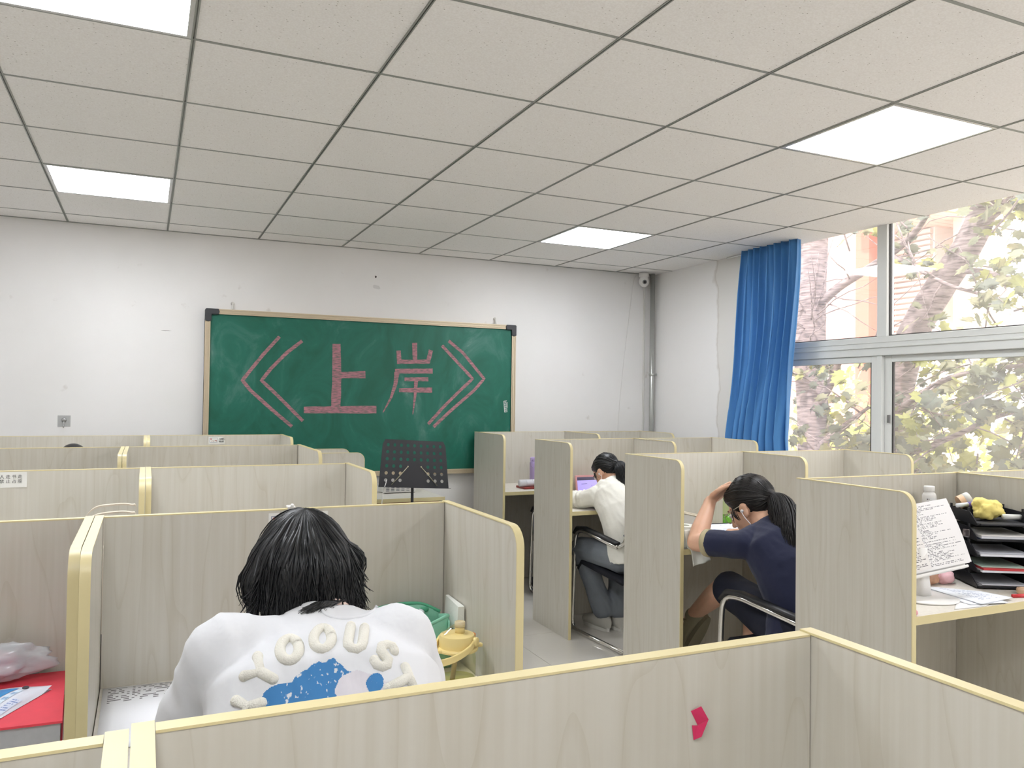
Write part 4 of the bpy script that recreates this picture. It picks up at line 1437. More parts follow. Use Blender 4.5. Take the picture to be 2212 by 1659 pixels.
# ================================================================== right block: document-tray desk
D2 = 0.815
def book_stand():
    wp = mat('white_plastic_gloss', S(232, 230, 227), 0.3)
    b = Vector((2.335, 1.835, D2))
    t = thing('reading_stand', 'white plastic reading stand with a round foot on the document-tray desk', 'stand', b)
    m = MB().lathe([(0.105, 0.0005), (0.108, 0.003), (0.106, 0.006), (0.03, 0.009), (0.001, 0.009)], b, 36)
    m.build('foot', wp, t, smooth=True)
    m = MB().loft([((b.x, b.y, D2 + 0.008), (0.026, 0, 0), (0, 0.02, 0)), ((b.x, b.y + 0.003, D2 + 0.06), (0.024, 0, 0), (0, 0.016, 0)), ((b.x + 0.005, b.y + 0.012, D2 + 0.16), (0.022, 0, 0), (0, 0.012, 0))], 20, 3)
    m.build('column', wp, t, smooth=True)
    TR, BR, BL = Vector((2.516, 1.893, 1.125)), Vector((2.519, 1.80, 0.923)), Vector((2.250, 1.83, 0.892))
    TL = TR + (BL - BR)
    n = (BR - BL).cross(TL - BL).normalized()
    if n.y > 0:
        n = -n
    def q(u, v, d):
        return BL * (1 - u) * (1 - v) + BR * u * (1 - v) + TR * u * v + TL * (1 - u) * v + n * d
    P = [q(0.01, -0.06, -0.012), q(0.93, -0.06, -0.012), q(0.93, 0.85, -0.012), q(0.01, 0.85, -0.012)]
    F = [p + n * 0.008 for p in P]
    bevel(MB().hexa(P + F).build('plate', wp, t), 0.004, 2)
    A = [q(0.05, -0.06, -0.006), q(0.9, -0.06, -0.006), q(0.9, -0.02, -0.006), q(0.05, -0.02, -0.006)]
    bevel(MB().hexa(A + [p + n * 0.022 for p in A]).build('lip', wp, t), 0.003, 2)
    pm = print_mat('reading_print', S(240, 238, 238), S(128, 128, 132), 48, 0.62, 0.06, 30)
    pp = thing('reading_sheets', 'printed white sheets leaning on the reading stand', 'paper', q(0.5, 0.0, 0.0))
    for k, (du, dv, e) in enumerate(((0, 0, 0.0015), (-0.015, -0.008, 0.003), (0.01, 0.0, 0.005))):
        f = lambda u, v: q(du + u * 0.99, dv + 0.01 + v * 0.99, e + 0.006 * math.sin(PI * v) * u)
        o = MB().grid(f, 8, 10).build('sheet', pm if k == 2 else PAPER, pp, smooth=True, recalc=False)
    m = MB().grid(lambda u, v: q(0.02 + u * 0.36, 0.03 + v * 0.95, 0.0075 + 0.004 * math.sin(PI * v)), 6, 8)
    m.build('slip', print_mat('slip_print', S(238, 234, 232), S(110, 108, 110), 40, 0.7, 0.04, 14), pp, smooth=True, recalc=False)
book_stand()
def trays():
    tm = mat('black_tray_plastic', S(30, 31, 36), 0.4)
    c0 = Vector((2.618, 1.848, 0))
    ax = Vector((0.872, -0.489, 0))       # along the front
    ay = Vector((0.489, 0.872, 0))        # along the left side, towards the back panel
    W, L = 0.188, 0.203
    t = thing('document_tray_stack', 'stack of five black document trays filled with papers', 'document tray', c0 + ax * W / 2 + ay * L / 2 + Vector((0, 0, D2)))
    def q(u, v, z):
        return c0 + ax * u + ay * v + Vector((0, 0, z))
    cols = [S(226, 230, 236), S(206, 206, 214), S(196, 60, 60), S(232, 230, 226)]
    for k in range(5):
        z = D2 + 0.004 + k * 0.0535
        m = MB()
        def bx(u0, u1, v0, v1, z0, z1):
            m.hexa([q(u0, v0, z0), q(u1, v0, z0), q(u1, v1, z0), q(u0, v1, z0), q(u0, v0, z1), q(u1, v0, z1), q(u1, v1, z1), q(u0, v1, z1)])
        s = -0.02 if k < 4 else 0
        bx(0, W, 0, L, z, z + 0.003)
        bx(0, 0.003, 0.055, L, z, z + 0.042)
        bx(W - 0.003, W, 0.055, L, z, z + 0.042)
        bx(0, W, L - 0.003, L, z, z + 0.042)
        # slanting side fronts
        for u in (0, W - 0.003):
            m.hexa([q(u, 0, z), q(u + 0.003, 0, z), q(u + 0.003, 0.055, z), q(u, 0.055, z), q(u, 0.0, z + 0.008), q(u + 0.003, 0, z + 0.008), q(u + 0.003, 0.055, z + 0.042), q(u, 0.055, z + 0.042)])
        bx(0, W, 0, 0.003, z, z + 0.008)
        for (u, v) in ((0.0, 0.06), (W - 0.006, 0.06), (0, L - 0.01), (W - 0.006, L - 0.01)):
            bx(u, u + 0.006, v, v + 0.008, z + 0.04, z + 0.0536)
        m.build('tray', tm, t)
    for k in range(5):
        z = D2 + 0.0075 + k * 0.0535
        n = (2, 3, 2, 3, 1)[k]
        for i in range(n):
            rz = random.uniform(-0.04, 0.04)
            h = 0.007 if i < n - 1 else 0.004
            col = (S(228, 230, 236), S(200, 202, 210), S(236, 234, 230))[i % 3]
            if k == 1 and i == 1:
                col = S(196, 62, 66)
            if k == 1 and i == 2:
                col = S(204, 226, 212)
                h = 0.002
            if k == 3 and i == 0:
                col = S(60, 90, 150)
            m = MB()
            u0, u1, v0, v1 = 0.008 + random.uniform(0, 0.01), W - 0.01 - random.uniform(0, 0.015), -0.012 + random.uniform(-0.006, 0.02), L - 0.02
            m.hexa([q(u0, v0, z), q(u1, v0 + rz * 0.2, z), q(u1, v1, z), q(u0, v1, z), q(u0, v0, z + h), q(u1, v0 + rz * 0.2, z + h), q(u1, v1, z + h), q(u0, v1, z + h)])
            lab = ['lowest', 'second', 'third', 'fourth', 'top'][k]
            cn = {(1, 1): 'red folder', (1, 2): 'green sheet', (3, 0): 'blue folder'}.get((k, i), 'white papers')
            if k == 4:
                cn = 'black folder'
                col = S(40, 40, 46)
            o = m.build('paper_stack', mat('tray_paper_%d_%d' % (k, i), col, 0.6))
            tag(o, '%s in the %s black document tray, layer %s from below' % (cn, lab, ['one', 'two', 'three'][i]), 'papers', 'papers in the document trays')
            z += h + 0.0006
    zt = D2 + 0.004 + 4 * 0.0535
    # things lying on the top tray
    p = q(0.085, 0.10, zt + 0.012)
    crumple('yellow_cloth', 'crumpled pale yellow cloth on top of the document trays', 'cloth', p + Vector((0, 0, 0.0)), (0.052, 0.036, 0.034), mat('yellow_cloth', S(236, 218, 130), 0.85, bump=0.2, bscale=220), 11, 0.5, 4)
    a, b = q(0.182, 0.075, zt + 0.023), q(0.115, 0.055, zt + 0.026)
    tag(MB().tube([a, b], 0.0095, 14).build('white_tube', mat('milky_tube', S(232, 232, 226), 0.35), smooth=True), 'milky white plastic tube lying beside the yellow cloth', 'tube')
    m = thing('marker_pen', 'white and purple marker lying behind the yellow cloth', 'marker', q(0.035, 0.175, zt + 0.045))
    a, b = q(-0.005, 0.135, zt + 0.052), q(0.075, 0.165, zt + 0.056)
    MB().tube([a, a.lerp(b, 0.55)], 0.008, 12).build('barrel', mat('marker_white', S(228, 232, 236), 0.35), m, smooth=True)
    MB().tube([a.lerp(b, 0.55), b], 0.0087, 12).build('cap', mat('purple_plastic', S(112, 92, 168), 0.35), m, smooth=True)
    r = thing('tape_roll', 'tan adhesive tape roll standing behind the purple marker', 'tape', q(0.06, 0.19, zt + 0.042))
    cc, axd = q(0.045, 0.192, zt + 0.064), (ax * 0.8 + Vector((0, 0, 0.35))).normalized()
    MB().lathe([(0.012, -0.02), (0.024, -0.02), (0.024, 0.02), (0.012, 0.02), (0.012, -0.02)], cc, 24, axd).build('roll', mat('tan_tape', S(222, 186, 150), 0.5), r, auto=40)
    MB().lathe([(0.0245, 0.0), (0.0247, 0.018), (0.0243, 0.0205)], cc, 24, axd).build('label_band', print_mat('tape_label', S(226, 226, 220), S(90, 100, 90), 4, 0.6, 0.0, 10), r, smooth=True)
    # clear pink block clip on the side
    o = MB().obox(q(-0.012, 0.05, D2 + 0.185), 0.018, 0.024, 0.028, (0.1, 0.1, 0.5)).build('acrylic_clip', glass_mat('pink_acrylic', (0.93, 0.84, 0.88, 1), 0.22))
    tag(bevel(o, 0.003, 2), 'clear pinkish acrylic clip on the side of the document trays', 'clip')
trays()
# dark box carrying a white pill bottle, behind the sheets
o = MB().box(2.60, 2.69, 2.02, 2.115, D2 + 0.0005, D2 + 0.238).build('file_box', mat('black_tray_plastic', S(30, 31, 36), 0.4))
tag(bevel(o, 0.003, 2), 'black file box hidden behind the printed sheets, carrying the white bottle', 'box')
def pill_bottle():
    c = Vector((2.652, 2.06, D2 + 0.2385))
    t = thing('pill_bottle', 'white plastic pill bottle standing above the printed sheets', 'bottle', c)
    MB().lathe([(0.022, 0.0005), (0.024, 0.003), (0.024, 0.058), (0.021, 0.066), (0.017, 0.070), (0.017, 0.074)], c, 24).build('bottle_body', mat('white_plastic_gloss', S(232, 230, 227), 0.3), t, smooth=True)
    MB().lathe([(0.0185, 0.073), (0.019, 0.075), (0.019, 0.090), (0.0175, 0.093), (0.001, 0.0935)], c, 24).build('cap', mat('white_plastic_gloss', S(232, 230, 227), 0.3), t, smooth=True)
    MB().grid(lambda u, v: c + Vector((0.0244 * math.cos(-2.9 + 2.1 * u), 0.0244 * math.sin(-2.9 + 2.1 * u), 0.012 + 0.04 * v)), 12, 6).build('label_print', print_mat('pill_label', S(228, 228, 228), S(90, 70, 62), 5, 0.6, 0.05, 8), t, smooth=True)
pill_bottle()
# loose papers on the desk
for k, (cs, lab, z) in enumerate((([(2.29, 1.690), (2.42, 1.679), (2.60, 1.74), (2.46, 1.80)], 'loose white sheet partly under the other papers at the desk front', 0.0012),
                                  ([(2.375, 1.700), (2.52, 1.672), (2.565, 1.79), (2.43, 1.93)], 'slightly raised white sheet under the top paper', 0.0045),
                                  ([(2.405, 1.683), (2.585, 1.70), (2.57, 1.80), (2.445, 1.94)], 'topmost white printed paper spread on the document-tray desk', 0.0075))):
    o = sheet([(x, y, D2 + z) for x, y in cs], 0.003, 8, 8).build('loose_paper', print_mat('worksheet_%d' % k, S(234, 237, 243), S(150, 160, 186), 20, 0.45, 0.22, 14) if k else PAPER, smooth=True)
    sd = o.modifiers.new('thick', 'SOLIDIFY'); sd.thickness = 0.0006
    tag(o, lab, 'paper')
def small_r2():
    t = thing('tape_dispenser', 'small peach tape dispenser at the right edge of the document-tray desk', 'tape', (2.70, 1.745, D2))
    c = Vector((2.705, 1.735, D2 + 0.010))
    MB().lathe([(0.010, -0.009), (0.026, -0.009), (0.028, -0.004), (0.028, 0.006), (0.026, 0.010), (0.010, 0.010), (0.010, -0.009)], c, 24).build('shell', mat('peach_plastic', S(226, 190, 158), 0.4), t, smooth=True)
    MB().lathe([(0.0095, -0.006), (0.0095, 0.0075), (0.001, 0.0075)], c, 16).build('core', mat('dark_core', S(110, 92, 80), 0.5), t, smooth=True)
    p = thing('red_pen', 'red capped pen beside the peach tape dispenser', 'pen', (2.66, 1.71, D2))
    a, b = Vector((2.615, 1.722, D2 + 0.006)), Vector((2.72, 1.690, D2 + 0.006))
    MB().tube([a, a.lerp(b, 0.45)], 0.006, 10).build('cap', mat('red_plastic', S(206, 44, 52), 0.35), p, smooth=True)
    MB().tube([a.lerp(b, 0.45), b], 0.005, 10).build('barrel', mat('marker_white', S(228, 232, 236), 0.35), p, smooth=True)
    o = crumple('biscuit_packet', 'clear packet of round brown biscuits behind the reading stand', 'packet', (2.52, 1.955, D2 + 0.0005), (0.04, 0.022, 0.03), mat('biscuit_print', S(196, 150, 122), 0.4, noise=0.45, nscale=40), 21, 0.25, 3)
    crumple('pink_tissue', 'crumpled pink tissue beside the biscuit packet', 'tissue', (2.59, 1.945, D2 + 0.0005), (0.035, 0.02, 0.022), mat('pink_tissue', S(236, 190, 196), 0.7), 23, 0.4, 3)
    crumple('pink_eraser', 'small pink eraser at the near left corner of the document-tray desk', 'eraser', (2.116, 1.69, D2 + 0.0005), (0.009, 0.008, 0.009), mat('pink_rubber', S(240, 176, 186), 0.6), 25, 0.2, 2)
small_r2()
# ================================================================== desk of the person in navy
D3 = 0.79
def roll():
    c = Vector((2.245, 2.992, D3))
    pm = mat('tissue_white', S(236, 238, 230), 0.8, bump=0.3, bscale=120)
    t = thing('paper_roll', 'white toilet paper roll at the left of the navy person\'s desk', 'paper roll', c)
    MB().lathe([(0.020, 0.001), (0.053, 0.001), (0.054, 0.004), (0.054, 0.092), (0.053, 0.095), (0.020, 0.095), (0.020, 0.001)], c, 32).build('roll', pm, t, auto=40)
    P = spline([(c.x - 0.01, c.y - 0.053, D3 + 0.085), (c.x - 0.004, c.y - 0.056, D3 + 0.045), (c.x, c.y - 0.064, D3 + 0.012), (c.x + 0.004, 2.910, D3 + 0.004), (c.x + 0.008, 2.902, D3 - 0.03), (c.x + 0.012, 2.897, D3 - 0.062)], 5)
    n = len(P) - 1
    def f(u, v):
        p = P[min(int(v * n), n)]
        return p + Vector(((u - 0.5) * (0.07 + 0.03 * v) + 0.012 * v, -0.006 * math.sin(u * 9 + v * 3) * v - 0.002, 0.02 * (u - 0.5) * v))
    o = MB().grid(f, 10, n).build('hanging_sheet', pm, t, smooth=True)
    sd = o.modifiers.new('thick', 'SOLIDIFY'); sd.thickness = 0.001
roll()
def tablet(label, corners, frame, screen, strokes=(), th=0.009, group=None, stand=None):
    a, b, c, d = [Vector(p) for p in corners]
    n = (b - a).cross(d - a).normalized()
    t = thing('tablet', label, 'tablet', (a + b) / 2)
    P = [p - n * th for p in (a, b, c, d)]
    bevel(MB().hexa(P + [a, b, c, d]).build('case', frame, t), 0.006, 3)
    def q(u, v, e):
        return a * (1 - u) * (1 - v) + b * u * (1 - v) + c * u * v + d * (1 - u) * v + n * e
    MB().grid(lambda u, v: q(0.06 + 0.88 * u, 0.08 + 0.84 * v, 0.0006), 4, 4).build('screen', screen, t)
    for uvs, col, r in strokes:
        MB().tube([q(u, v, 0.001) for u, v in uvs], r, 4).build('screen_mark', col, t)
    if stand:
        stand(t, q)
    return t
scr3 = mat('white_screen', S(205, 216, 235), 0.2, emit=S(206, 218, 240), estr=0.55)
dk = mat('screen_ink', S(70, 70, 86), 0.5)
bz_ = mat('tablet_black', S(34, 34, 38), 0.3)
marks = [([(0.55, 0.85), (0.72, 0.86)], dk, 0.0008), ([(0.5, 0.66), (0.62, 0.63), (0.8, 0.66)], dk, 0.0007), ([(0.52, 0.58), (0.75, 0.59)], dk, 0.0007), ([(0.55, 0.5), (0.66, 0.5)], dk, 0.001), ([(0.62, 0.4), (0.74, 0.39)], dk, 0.0012)]
def st3(t, q):
    MB().hexa([q(0.3, 0.5, -0.0095), q(0.7, 0.5, -0.0095), q(0.7, 0.5, -0.0125), q(0.3, 0.5, -0.0125), q(0.3, 0.95, -0.0095), q(0.7, 0.95, -0.0095), q(0.7, 0.95, -0.05), q(0.3, 0.95, -0.05)]).build('kickstand', bz_, t)
tablet('black-framed tablet with notes on a white screen before the navy person', [(2.385, 2.985, D3 + 0.010), (2.62, 2.965, D3 + 0.010), (2.655, 3.13, D3 + 0.068), (2.42, 3.155, D3 + 0.068)], bz_, scr3, marks, stand=st3)
def clear_case():
    c = Vector((2.43, 3.25, D3))
    t = thing('pencil_bag', 'transparent pencil bag with cream seams beside the toilet roll', 'pencil bag', c)
    film = film_mat('clear_vinyl', S(226, 226, 224), 0.28)
    cr = mat('cream_zip', S(226, 216, 196), 0.6)
    P = [Vector(p) for p in ((2.33, 3.21, D3 + 0.001), (2.50, 3.19, D3 + 0.001), (2.52, 3.28, D3 + 0.001), (2.34, 3.30, D3 + 0.001), (2.33, 3.245, D3 + 0.12), (2.52, 3.22, D3 + 0.085), (2.525, 3.245, D3 + 0.09), (2.335, 3.265, D3 + 0.125))]
    MB().hexa(P).build('vinyl_shell', film, t)
    for a, b in ((4, 5), (7, 6), (4, 0), (5, 1)):
        MB().tube([P[a], P[a].lerp(P[b], 0.5) + Vector((0, 0, 0.004)), P[b]], 0.0042, 8).build('seam', cr, t, smooth=True)
    MB().obox(P[4].lerp(P[5], 0.4) + Vector((0, 0, 0.006)), 0.02, 0.008, 0.006).build('zip_pull', mat('hook_steel', S(170, 170, 170), 0.25, 0.8), t)
    pc = [S(60, 54, 70), S(206, 92, 92), S(214, 214, 220), S(50, 50, 54), S(120, 110, 150), S(230, 220, 200), S(60, 60, 66)]
    for k, col in enumerate(pc):
        rnd = random.Random(k + 3)
        a = c + Vector((rnd.uniform(-0.085, -0.03), rnd.uniform(-0.02, 0.02), 0.012 + 0.008 * k))
        b = c + Vector((rnd.uniform(0.0, 0.06), rnd.uniform(-0.02, 0.02), 0.014 + 0.008 * k + rnd.uniform(-0.004, 0.012)))
        o = MB().tube([a, b], 0.0052, 10).build('pen', mat('pen_colour_%d' % k, col, 0.4), smooth=True)
        tag(o, '%s pen inside the transparent pencil bag' % ['dark violet', 'red', 'silver', 'black', 'lilac', 'cream', 'grey'][k], 'pen', 'pens in the transparent bag')
clear_case()
def green_drink():
    c = Vector((2.705, 3.255, D3))
    t = thing('drink_bottle', 'slim clear bottle half filled with bright green drink', 'bottle', c)
    MB().lathe([(0.020, 0.001), (0.023, 0.004), (0.023, 0.15), (0.020, 0.158), (0.020, 0.165)], c, 24).build('bottle_body', glass_mat('green_glass', (0.86, 0.95, 0.72, 1), 0.06), t, smooth=True)
    MB().lathe([(0.020, 0.004), (0.0215, 0.006), (0.0215, 0.085), (0.001, 0.0855)], c, 24).build('drink', mat('green_drink', S(122, 206, 60), 0.15), t, smooth=True)
    MB().lathe([(0.0215, 0.16), (0.0215, 0.182), (0.019, 0.185), (0.001, 0.185)], c, 20).build('cap', mat('green_cap', S(190, 220, 150), 0.4), t, smooth=True)
green_drink()
o = MB().box(2.33, 2.50, 3.0, 3.13, D3 + 0.0005, D3 + 0.010).build('notebook', mat('cream_notebook', S(226, 214, 200), 0.6))
tag(bevel(o, 0.002), 'thin cream notebook under the black tablet', 'notebook')
# ================================================================== desk of the person in the hoodie
D4 = 0.77
lil = mat('lilac_screen', S(150, 140, 206), 0.2, emit=S(150, 138, 214), estr=0.5)
rose = mat('rose_case', S(220, 160, 160), 0.45)
dk2 = mat('screen_dark', S(84, 78, 110), 0.3)
def st4(t, q):
    MB().grid(lambda u, v: q(0.06 + 0.88 * u, 0.80 + 0.12 * v, 0.0009), 2, 2).build('title_bar', dk2, t)
    MB().hexa([q(0.2, 0.4, -0.0095), q(0.8, 0.4, -0.0095), q(0.8, 0.4, -0.0125), q(0.2, 0.4, -0.0125), q(0.2, 0.9, -0.0095), q(0.8, 0.9, -0.0095), q(0.8, 0.9, -0.04), q(0.2, 0.9, -0.04)]).build('stand_flap', rose, t)
tablet('tablet with a lilac screen in a rose case before the hoodie person', [(2.585, 4.60, D4 + 0.010), (2.80, 4.60, D4 + 0.010), (2.815, 4.655, D4 + 0.178), (2.60, 4.655, D4 + 0.178)], rose, lil,
       [([(0.2, 0.66), (0.4, 0.67)], dk2, 0.0012), ([(0.55, 0.6), (0.62, 0.5), (0.6, 0.4)], dk2, 0.0007)], stand=st4)
def open_book():
    t = thing('open_book', 'open book with curled page on the hoodie person\'s desk', 'book', (2.66, 4.40, D4))
    MB().box(2.56, 2.76, 4.30, 4.52, D4 + 0.0005, D4 + 0.010).build('page_block', mat('page_edges', S(176, 178, 180), 0.8, noise=0.12, nscale=60), t)
    MB().grid(lambda u, v: (2.555 + 0.21 * u, 4.295 + 0.23 * v, D4 + 0.0115 + 0.012 * math.sin(PI * u) * (1 - v)), 10, 6).build('page', print_mat('book_print', S(234, 228, 232), S(150, 130, 160), 18, 0.5, 0.1, 14), t, smooth=True)
    tag(MB().tube([(2.60, 4.345, D4 + 0.032), (2.65, 4.43, D4 + 0.055)], 0.006, 10).build('red_pen', mat('red_plastic', S(206, 44, 52), 0.35), smooth=True), 'red pen held above the open book', 'pen')
open_book()
# ================================================================== rear desk with lilac flask
def rear_desk():
    z = 0.77
    rb = thing('red_notebook', 'dark red notebook under the rolled paper on the rear desk', 'notebook', (2.72, 5.50, z))
    bevel(MB().box(2.60, 2.86, 5.43, 5.58, z + 0.0005, z + 0.016).build('cover', mat('dark_red_cover', S(150, 64, 60), 0.5), rb), 0.002)
    MB().box(2.605, 2.861, 5.434, 5.576, z + 0.004, z + 0.0125).build('pages', PAPER, rb)
    t = thing('rolled_paper', 'roll of printed white paper on the rear desk', 'paper roll', (2.72, 5.49, z + 0.016))
    MB().tube([(2.58, 5.475, z + 0.044), (2.88, 5.495, z + 0.040)], 0.026, 20).build('roll', print_mat('roll_print', S(222, 222, 228), S(150, 150, 160), 6, 0.5, 0.0, 20), t, smooth=True)
    for k in range(4):
        a = Vector((2.63 + 0.055 * k, 5.478 + 0.004 * k, z + 0.0435))
        MB().lathe([(0.0264, -0.002), (0.0268, 0.0), (0.0264, 0.002)], a, 20, (1, 0.07, 0)).build('rib', mat('roll_band', S(200, 200, 208), 0.6), t, smooth=True)
    f = thing('lilac_flask', 'tall lilac flask standing at the back of the rear desk', 'flask', (2.82, 5.70, z))
    lm = mat('lilac_enamel', S(178, 160, 204), 0.35)
    MB().lathe([(0.036, 0.001), (0.038, 0.004), (0.038, 0.175), (0.034, 0.188)], (2.815, 5.70, z), 24).build('flask_body', lm, f, smooth=True)
    MB().lathe([(0.034, 0.188), (0.035, 0.190), (0.035, 0.214), (0.031, 0.219), (0.001, 0.22)], (2.815, 5.70, z), 24).build('cap', lm, f, smooth=True)
    MB().tube(fillet([(2.785, 5.675, z + 0.20), (2.768, 5.66, z + 0.205), (2.768, 5.66, z + 0.15), (2.782, 5.67, z + 0.145)], 0.01), 0.003, 8).build('carry_loop', lm, f, smooth=True)
rear_desk()
# ================================================================== people
SKIN = mat('skin_warm', S(222, 176, 148), 0.5, noise=0.05, nscale=30, sss=0.08)
SKINP = mat('skin_pale', S(232, 204, 192), 0.5, noise=0.04, nscale=30, sss=0.08)
HAIR = mat('black_hair', S(15, 16, 18), 0.42, spec=0.45)
HAIRB = mat('brown_black_hair', S(22, 18, 17), 0.48, spec=0.4)
EYEW = mat('eye_white', S(235, 232, 228), 0.2)
EYED = mat('eye_dark', S(30, 22, 18), 0.1)
LIP = mat('lips', S(190, 116, 108), 0.45)
def frame_of(F, U=(0, 0, 1)):
    F = Vector(F).normalized()
    U = Vector(U)
    U = (U - F * U.dot(F)).normalized()
    return F, F.cross(U).normalized(), U          # face direction, right-hand side, up
def head_shapes(mb, c, F, R, U, k=1.0):
    c = Vector(c)
    L = lambda f, r, u: c + (F * f + R * r + U * u) * k
    mb.ell(L(-0.008, 0, 0.022), R * 0.073 * k, F * 0.092 * k, U * 0.090 * k, 24, 16)       # skull
    mb.ell(L(0.030, 0, -0.035), R * 0.058 * k, F * 0.060 * k, U * 0.078 * k, 20, 14)       # face
    mb.ell(L(0.052, 0, -0.088), R * 0.030 * k, F * 0.030 * k, U * 0.024 * k, 16, 10)       # chin
    for s in (-1, 1):
        mb.ell(L(0.050, 0.036 * s, -0.035), R * 0.024 * k, F * 0.026 * k, U * 0.028 * k, 14, 8)    # cheek
        mb.ell(L(0.0, 0.074 * s, -0.018), R * 0.009 * k, F * 0.019 * k, U * 0.031 * k, 14, 10)     # ear
        mb.ell(L(-0.006, 0.079 * s, -0.004), R * 0.009 * k, F * 0.015 * k, U * 0.013 * k, 12, 8)   # ear rim
    mb.cone(L(0.085, 0, 0.000), 0.008 * k, L(0.103, 0, -0.030), 0.011 * k, 12)             # nose
    for s in (-1, 1):
        mb.sph(L(0.092, 0.010 * s, -0.034), 0.008 * k, 10, 8)
    mb.ell(L(0.083, 0, 0.020), R * 0.045 * k, F * 0.010 * k, U * 0.010 * k, 14, 8)         # brow
    mb.ell(L(0.080, 0, -0.062), R * 0.022 * k, F * 0.011 * k, U * 0.010 * k, 14, 8)        # mouth
def face_parts(root, c, F, R, U, k=1.0):
    c = Vector(c)
    L = lambda f, r, u: c + (F * f + R * r + U * u) * k
    for s in (-1, 1):
        e = MB().ell(L(0.078, 0.031 * s, 0.000), R * 0.014 * k, F * 0.010 * k, U * 0.008 * k, 14, 8).build('eye', EYEW, root, smooth=True)
        MB().ell(L(0.0835, 0.031 * s, 0.000), R * 0.006 * k, F * 0.005 * k, U * 0.006 * k, 12, 8).build('iris', EYED, e, smooth=True)
        MB().tube([L(0.083, 0.014 * s, 0.017), L(0.087, 0.03 * s, 0.022), L(0.076, 0.048 * s, 0.017)], [0.002, 0.003, 0.0015], 6).build('eyebrow', HAIR, root, smooth=True)
    MB().ell(L(0.090, 0, -0.063), R * 0.019 * k, F * 0.004 * k, U * 0.0055 * k, 14, 8).build('lips', LIP, root, smooth=True)
def hand_shapes(mb, wrist, along, palm, side, curl=0.5, k=1.0, spread=0.10):
    """wrist joint, direction of the fingers, palm normal, thumb side (+1: thumb towards along x palm)"""
    a = Vector(along).normalized()
    n = Vector(palm)
    n = (n - a * n.dot(a)).normalized()
    w = a.cross(n).normalized() * side
    p = Vector(wrist)
    c = p + a * 0.045 * k
    mb.ell(c, w * 0.040 * k, a * 0.050 * k, n * 0.015 * k, 18, 12)
    mb.cone(p - a * 0.01 * k, 0.023 * k, p + a * 0.03 * k, 0.019 * k)
    lens = (0.070, 0.080, 0.074, 0.058)
    for i, ln in enumerate(lens):
        off = (0.030 - 0.0205 * i) * k
        d = (a + w * (spread * (1.2 - 0.8 * i))).normalized()
        q = p + a * 0.080 * k + w * off
        pts, rs = [q - a * 0.015 * k], [0.0092 * k]
        ang = 0.0
        for j, fr in enumerate((0.42, 0.32, 0.26)):
            ang += curl * (0.5, 0.9, 0.7)[j]
            dd = d * math.cos(ang) + n * math.sin(ang)
            q = q + dd * ln * fr * k
            pts.append(q)
            rs.append((0.0084, 0.0078, 0.0066)[j] * k)
        mb.chain(pts, rs, 10)
    t0 = p + a * 0.018 * k + w * 0.026 * k
    t1 = t0 + (a * 0.55 + w * 0.62 + n * 0.35).normalized() * 0.042 * k
    t2 = t1 + (a * 0.85 + w * 0.25 + n * 0.35).normalized() * 0.034 * k
    t3 = t2 + (a * 0.9 - w * 0.05 + n * 0.35).normalized() * 0.026 * k
    mb.chain([t0, t1, t2, t3], [0.013 * k, 0.011 * k, 0.0098 * k, 0.0078 * k], 10)
def lerp(a, b, t):
    return Vector(a).lerp(Vector(b), t)
def strands(mb, paths, r=0.0016, seg=4):
    for p in paths:
        n = len(p)
        mb.tube(p, [r * (0.9 if i < n * 0.6 else max(0.15, 1.0 - (i / n - 0.6) * 2.3)) for i in range(n)], seg, cap=False)
    return mb
def torso_rings(J, grow=0.0, w=1.0):
    """rings from hip to neck along the spine points"""
    out = []
    sp = J['spine']
    side = (Vector(J['shR']) - Vector(J['shL'])).normalized()
    hs = Vector(J.get('hipside', side)).normalized()
    hw = J.get('widths', [(0.165, 0.125), (0.150, 0.115), (0.150, 0.110), (0.155, 0.105), (0.10, 0.07), (0.058, 0.058)])
    n = len(sp)
    for i, c in enumerate(sp):
        c = Vector(c)
        tn = (Vector(sp[min(i + 1, n - 1)]) - Vector(sp[max(i - 1, 0)])).normalized()
        s = hs.lerp(side, i / (n - 1)).normalized()
        f = tn.cross(s).normalized()
        s = f.cross(tn).normalized()
        a, b = hw[i]
        out.append((c, s * (a * w + grow), f * (b * w + grow)))
    return out
